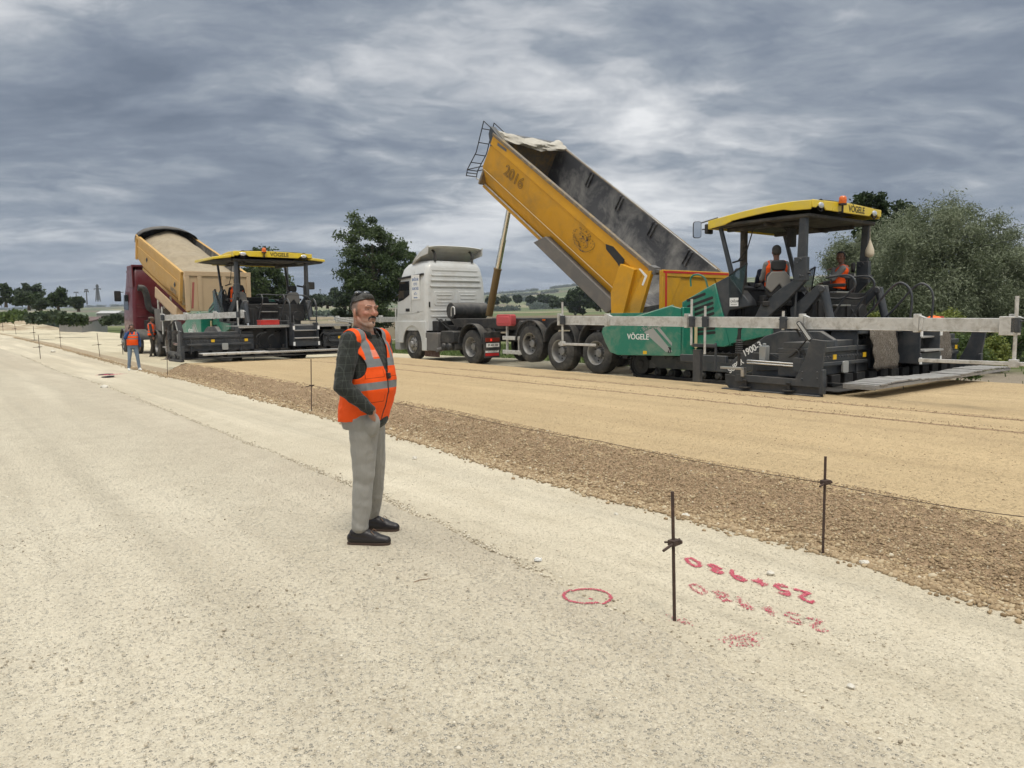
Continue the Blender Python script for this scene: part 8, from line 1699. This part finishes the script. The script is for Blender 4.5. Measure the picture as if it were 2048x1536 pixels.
# small litter
def flat_bits(px, py, n, r, spread, m, name, label, cat, seed, thick=0.006):
    rs = np.random.default_rng(seed); s, t, z = G(px, py); mb = MB()
    for i in range(n):
        cx, cy = rs.normal(0, spread, 2); a0 = rs.uniform(0, 6.28); pts = [(cx + r * rs.uniform(.5, 1.2) * math.cos(a0 + k * 1.05), cy + r * rs.uniform(.3, .8) * math.sin(a0 + k * 1.05)) for k in range(6)]
        mb.add([(x, y, 0.004) for x, y in pts] + [(x, y, 0.004 + thick * rs.uniform(.6, 2)) for x, y in pts], [tuple(range(5, -1, -1)), tuple(range(6, 12))] + [(k, (k + 1) % 6, (k + 1) % 6 + 6, k + 6) for k in range(6)])
    return tag(mb.build(name, m, None, 0, 30, Matrix.Translation(W(s, t, z + 0.002))), label, cat)
flat_bits(1075, 1124, 2, 0.024, 0.012, M_whitedecal, 'paper_scrap', 'torn white paper scrap lying near the road crease', 'litter', 1, 0.012)
s, t, z = G(845, 1165); mb = MB(); mb.tube([(-.05, -.03, .012), (-.01, 0, .016), (.02, .012, .014), (.06, .05, .012)], [.004, .005, .004, .002], 6); tag(mb.build('twig', mat('dry_twig', (0.20, 0.14, 0.09), 0.9), None, 0, 35, Matrix.Translation(W(s, t, z))), 'short dry twig on the haul road right of the man\'s shoes', 'twig')
flat_bits(213, 750, 1, 0.30, 0.0, M_blackdecal, 'rubber_scrap', 'black rubber scrap lying left of the phoning worker, the farther one', 'litter', 3, 0.02); flat_bits(216, 755, 1, 0.24, 0.0, M_blackdecal, 'rubber_scrap', 'black rubber scrap on the red stained spot left of the phoning worker', 'litter', 4, 0.02)
spray([[((205 - 1000) * 1.954, (756 - 880) * 1.954), ((238 - 1000) * 1.954, (754 - 880) * 1.954)]], 400, 0.12, 'red paint stain under the rubber scraps near the phoning worker', rs, 0.02)

# ================================================================ distant constructions
M_conc = mat('grey_render', (0.26, 0.25, 0.235), 0.9, dirt=0.4, scale=0.5, dirtcol=(0.18, 0.17, 0.155)); M_roof = mat('brown_roof', (0.13, 0.085, 0.075), 0.8, scale=0.6)
def wpt(px, Y, z): d = ray(px, 620); return Vector((d.x / d.y * Y, Y, z))
a, b, c = wpt(161, 92, 0), wpt(116, 100, 0), wpt(213, 112, 0); d_ = b + c - a; zb, z1 = -2.2, 0.95; e = empty('shed', Matrix.Translation(a), 'low grey shed with a brown roof beyond the left end of the road', 'shed')
def rel(p, z): return (p.x - a.x, p.y - a.y, z)
mb = MB(); mb.add([rel(p, zb) for p in (a, b, d_, c)] + [rel(a, z1 - .05), rel(b, z1), rel(d_, z1 + .75), rel(c, z1 + .7)], [(0, 1, 2, 3), (4, 5, 6, 7), (0, 1, 5, 4), (1, 2, 6, 5), (2, 3, 7, 6), (3, 0, 4, 7)]); mb.build('wall', M_conc, e)
cen = (a + d_) / 2
def ex(p, z): q = cen + (p - cen) * 1.04; return (q.x - a.x, q.y - a.y, z)
mb = MB(); tp_ = [ex(a, z1), ex(b, z1 + .05), ex(d_, z1 + .85), ex(c, z1 + .78)]; mb.add(tp_ + [(x, y, z + .12) for x, y, z in tp_], [(3, 2, 1, 0), (4, 5, 6, 7), (0, 1, 5, 4), (1, 2, 6, 5), (2, 3, 7, 6), (3, 0, 4, 7)]); mb.build('roof', M_roof, e)
q = wpt(223, 240, 1.2); e = empty('farm_building', Matrix.Translation(q), 'long pale building beyond the shed, left of the maroon cab', 'building'); mb = MB(); mb.box(-3.2, 3.2, -3, 3, -2, 2.0); mb.build('wall', M_conc, e); mb = MB(); mb.prismx([(-3.2, 2.0), (3.2, 2.0), (0, 2.8)], -3.4, 3.4); mb.build('roof', mat('pale_roof', (0.42, 0.42, 0.41), 0.8), e)
M_pole = mat('grey_pole', (0.10, 0.105, 0.11), 0.8)
PG = 'power poles and pylons on the far plain'
def pole(px, yb, yt, Y, label, arms=((0.0, 14),), r=0.12, lattice=False, name='power_pole'):
    b_ = YP(px, yb, Y); t_ = YP(px, yt, Y); H = t_.z - b_.z; e = empty(name, Matrix.Translation(b_), label, 'pylon' if lattice else 'power pole', PG if Y > 150 else None); mb = MB(); k = Y / FPX
    if not lattice: mb.cyl((0, 0, -1), (0, 0, H), r * 1.3, r * 0.8, 8)
    else:
        w_ = H * 0.10
        for sx_ in (-1, 1):
            for sy in (-1, 1): mb.cyl((sx_ * w_, sy * w_, -1), (sx_ * r, sy * r, H), r, r * .6, 5)
        for i in range(9):
            u, v_ = i / 9, (i + 1) / 9; wu, wv = w_ * (1 - u), w_ * (1 - v_)
            for sg in (1, -1): mb.cyl((-sg * wu, -wu, H * u), (sg * wv, -wv, H * v_), r * .6, n=4); mb.cyl((-sg * wu, wu, H * u), (sg * wv, wv, H * v_), r * .6, n=4)
    mb.build('mast', M_pole, e)
    for off, wid in arms: mb = MB(); ww = wid * k / 2; mb.box(-ww, ww, -r * .7, r * .7, H - off * k - r, H - off * k + r); ar = mb.build('cross_arm', M_pole, e); 
    for off, wid in arms:
        for sg in (-1, 1): mb = MB(); ww = wid * k / 2 * .9; mb.cyl((sg * ww, 0, H - off * k), (sg * ww, 0, H - off * k - 2.5 * k), r * .6, n=6); mb.build('insulator', M_pole, e)
    return e
pole(153, 600, 584, 320, 'short T-shaped power pole left of the distant group', ((0.5, 9),), r=0.17)
pole(174, 604, 578.5, 300, 'middle power pole with two cross arms on the far plain', ((0.5, 6), (4, 9)), r=0.2)
pole(196, 600, 568.5, 480, 'tall lattice pylon on the far plain right of the power poles', ((3, 6), (9, 14)), r=0.25, lattice=True, name='lattice_pylon')
pole(134, 597, 585, 520, 'tiny distant power pole left of the T-shaped one', ((0.5, 3),), r=0.2)
pole(578, 640, 515, 60, 'wooden power pole with a cross arm seen through the roof posts of the left paver', ((4.5, 30),), r=0.10)
pole(641, 602, 578, 330, 'thin power pole between the left paver and the man', ((1, 4),), r=0.12)
for (p0, p1, Y0, Y1, lab) in (((1440, 566), (2075, 443), 46, 25, 'upper overhead power line crossing in front of the willows'), ((1560, 566), (2075, 468), 42, 25, 'lower overhead power line crossing in front of the willows')):
    a_, b_ = YP(*p0, Y0), YP(*p1, Y1); mb = MB(); mb.tube([a_.lerp(b_, u) - Vector((0, 0, 0.5 * 4 * u * (1 - u) * 0.3)) for u in np.linspace(0, 1, 14)], 0.007, 4); tag(mb.build('power_line', M_hose, None), lab, 'power line')
# pale spoil heap and weedy bank at the far left
mb = MB(); n1_ = 30; V = []
for i in range(n1_ + 1):
    for j in range(13):
        x = -9 + 18 * i / n1_; y = -5 + 10 * j / 12; hh = 1.5 * max(0, 1 - (x / 9) ** 2) ** .7 * max(0, 1 - (y / 5) ** 2) * (1 + 0.5 * mnoise.noise(Vector((x * .5, y * .5, 2)))) + .12 * mnoise.noise(Vector((x * 2, y * 2, 0))); V.append((x, y, hh - .1))
mb.add(V, [(i * 13 + j, (i + 1) * 13 + j, (i + 1) * 13 + j + 1, i * 13 + j + 1) for i in range(n1_) for j in range(12)]); hp_ = YP(2, 612, 118); hp_.z = -0.2
tag(mb.build('spoil_heap', M_bank, None, 0, 80, Matrix.Translation(hp_)), 'pale heap of limestone spoil at the far left beyond the road', 'spoil heap')
for i, (px, yb, yt, wp, Y, m, lab) in enumerate(((30, 634, 624, 50, 90, M_leafB, 'green weedy bush at the far left behind the road edge'), (84, 636, 625, 40, 84, M_leafB, 'green weedy bush left of the shed'), (10, 640, 628, 40, 70, M_leafB, 'low light green weeds at the left picture edge'), (118, 640, 624, 50, 84, M_leafF, 'weedy bush just left of the shed wall'), (70, 640, 631, 60, 62, M_leafF, 'dark low scrub along the road edge at the far left'), (225, 645, 628, 40, 60, M_leafF, 'scrub at the road edge left of the maroon cab'), (150, 643, 634, 60, 68, M_leafD, 'dark low scrub in front of the shed'))):
    bush(px, yb, yt, wp, Y, m, lab, n=26, per=60, leaf=0.0028 * Y, seed=50 + i, group='weedy scrub beyond the far left road edge', aspect=0.7)

# ================================================================ air
mb = MB(); mb.box(-3600, 3600, -400, 5400, -12, 140)
m, n, b = new_mat('haze_air'); n.nodes.clear(); o_ = n.nodes.new('ShaderNodeOutputMaterial'); pv = n.nodes.new('ShaderNodeVolumePrincipled')
pv.inputs['Density'].default_value = 0.00016; pv.inputs['Color'].default_value = (0.80, 0.87, 0.98, 1); pv.inputs['Anisotropy'].default_value = 0.2; n.links.new(pv.outputs[0], o_.inputs['Volume'])
hz_ = mb.build('haze', m, None, 0, 0); tag(hz_, 'thin summer haze in the air over the plain', None, None, 'stuff')
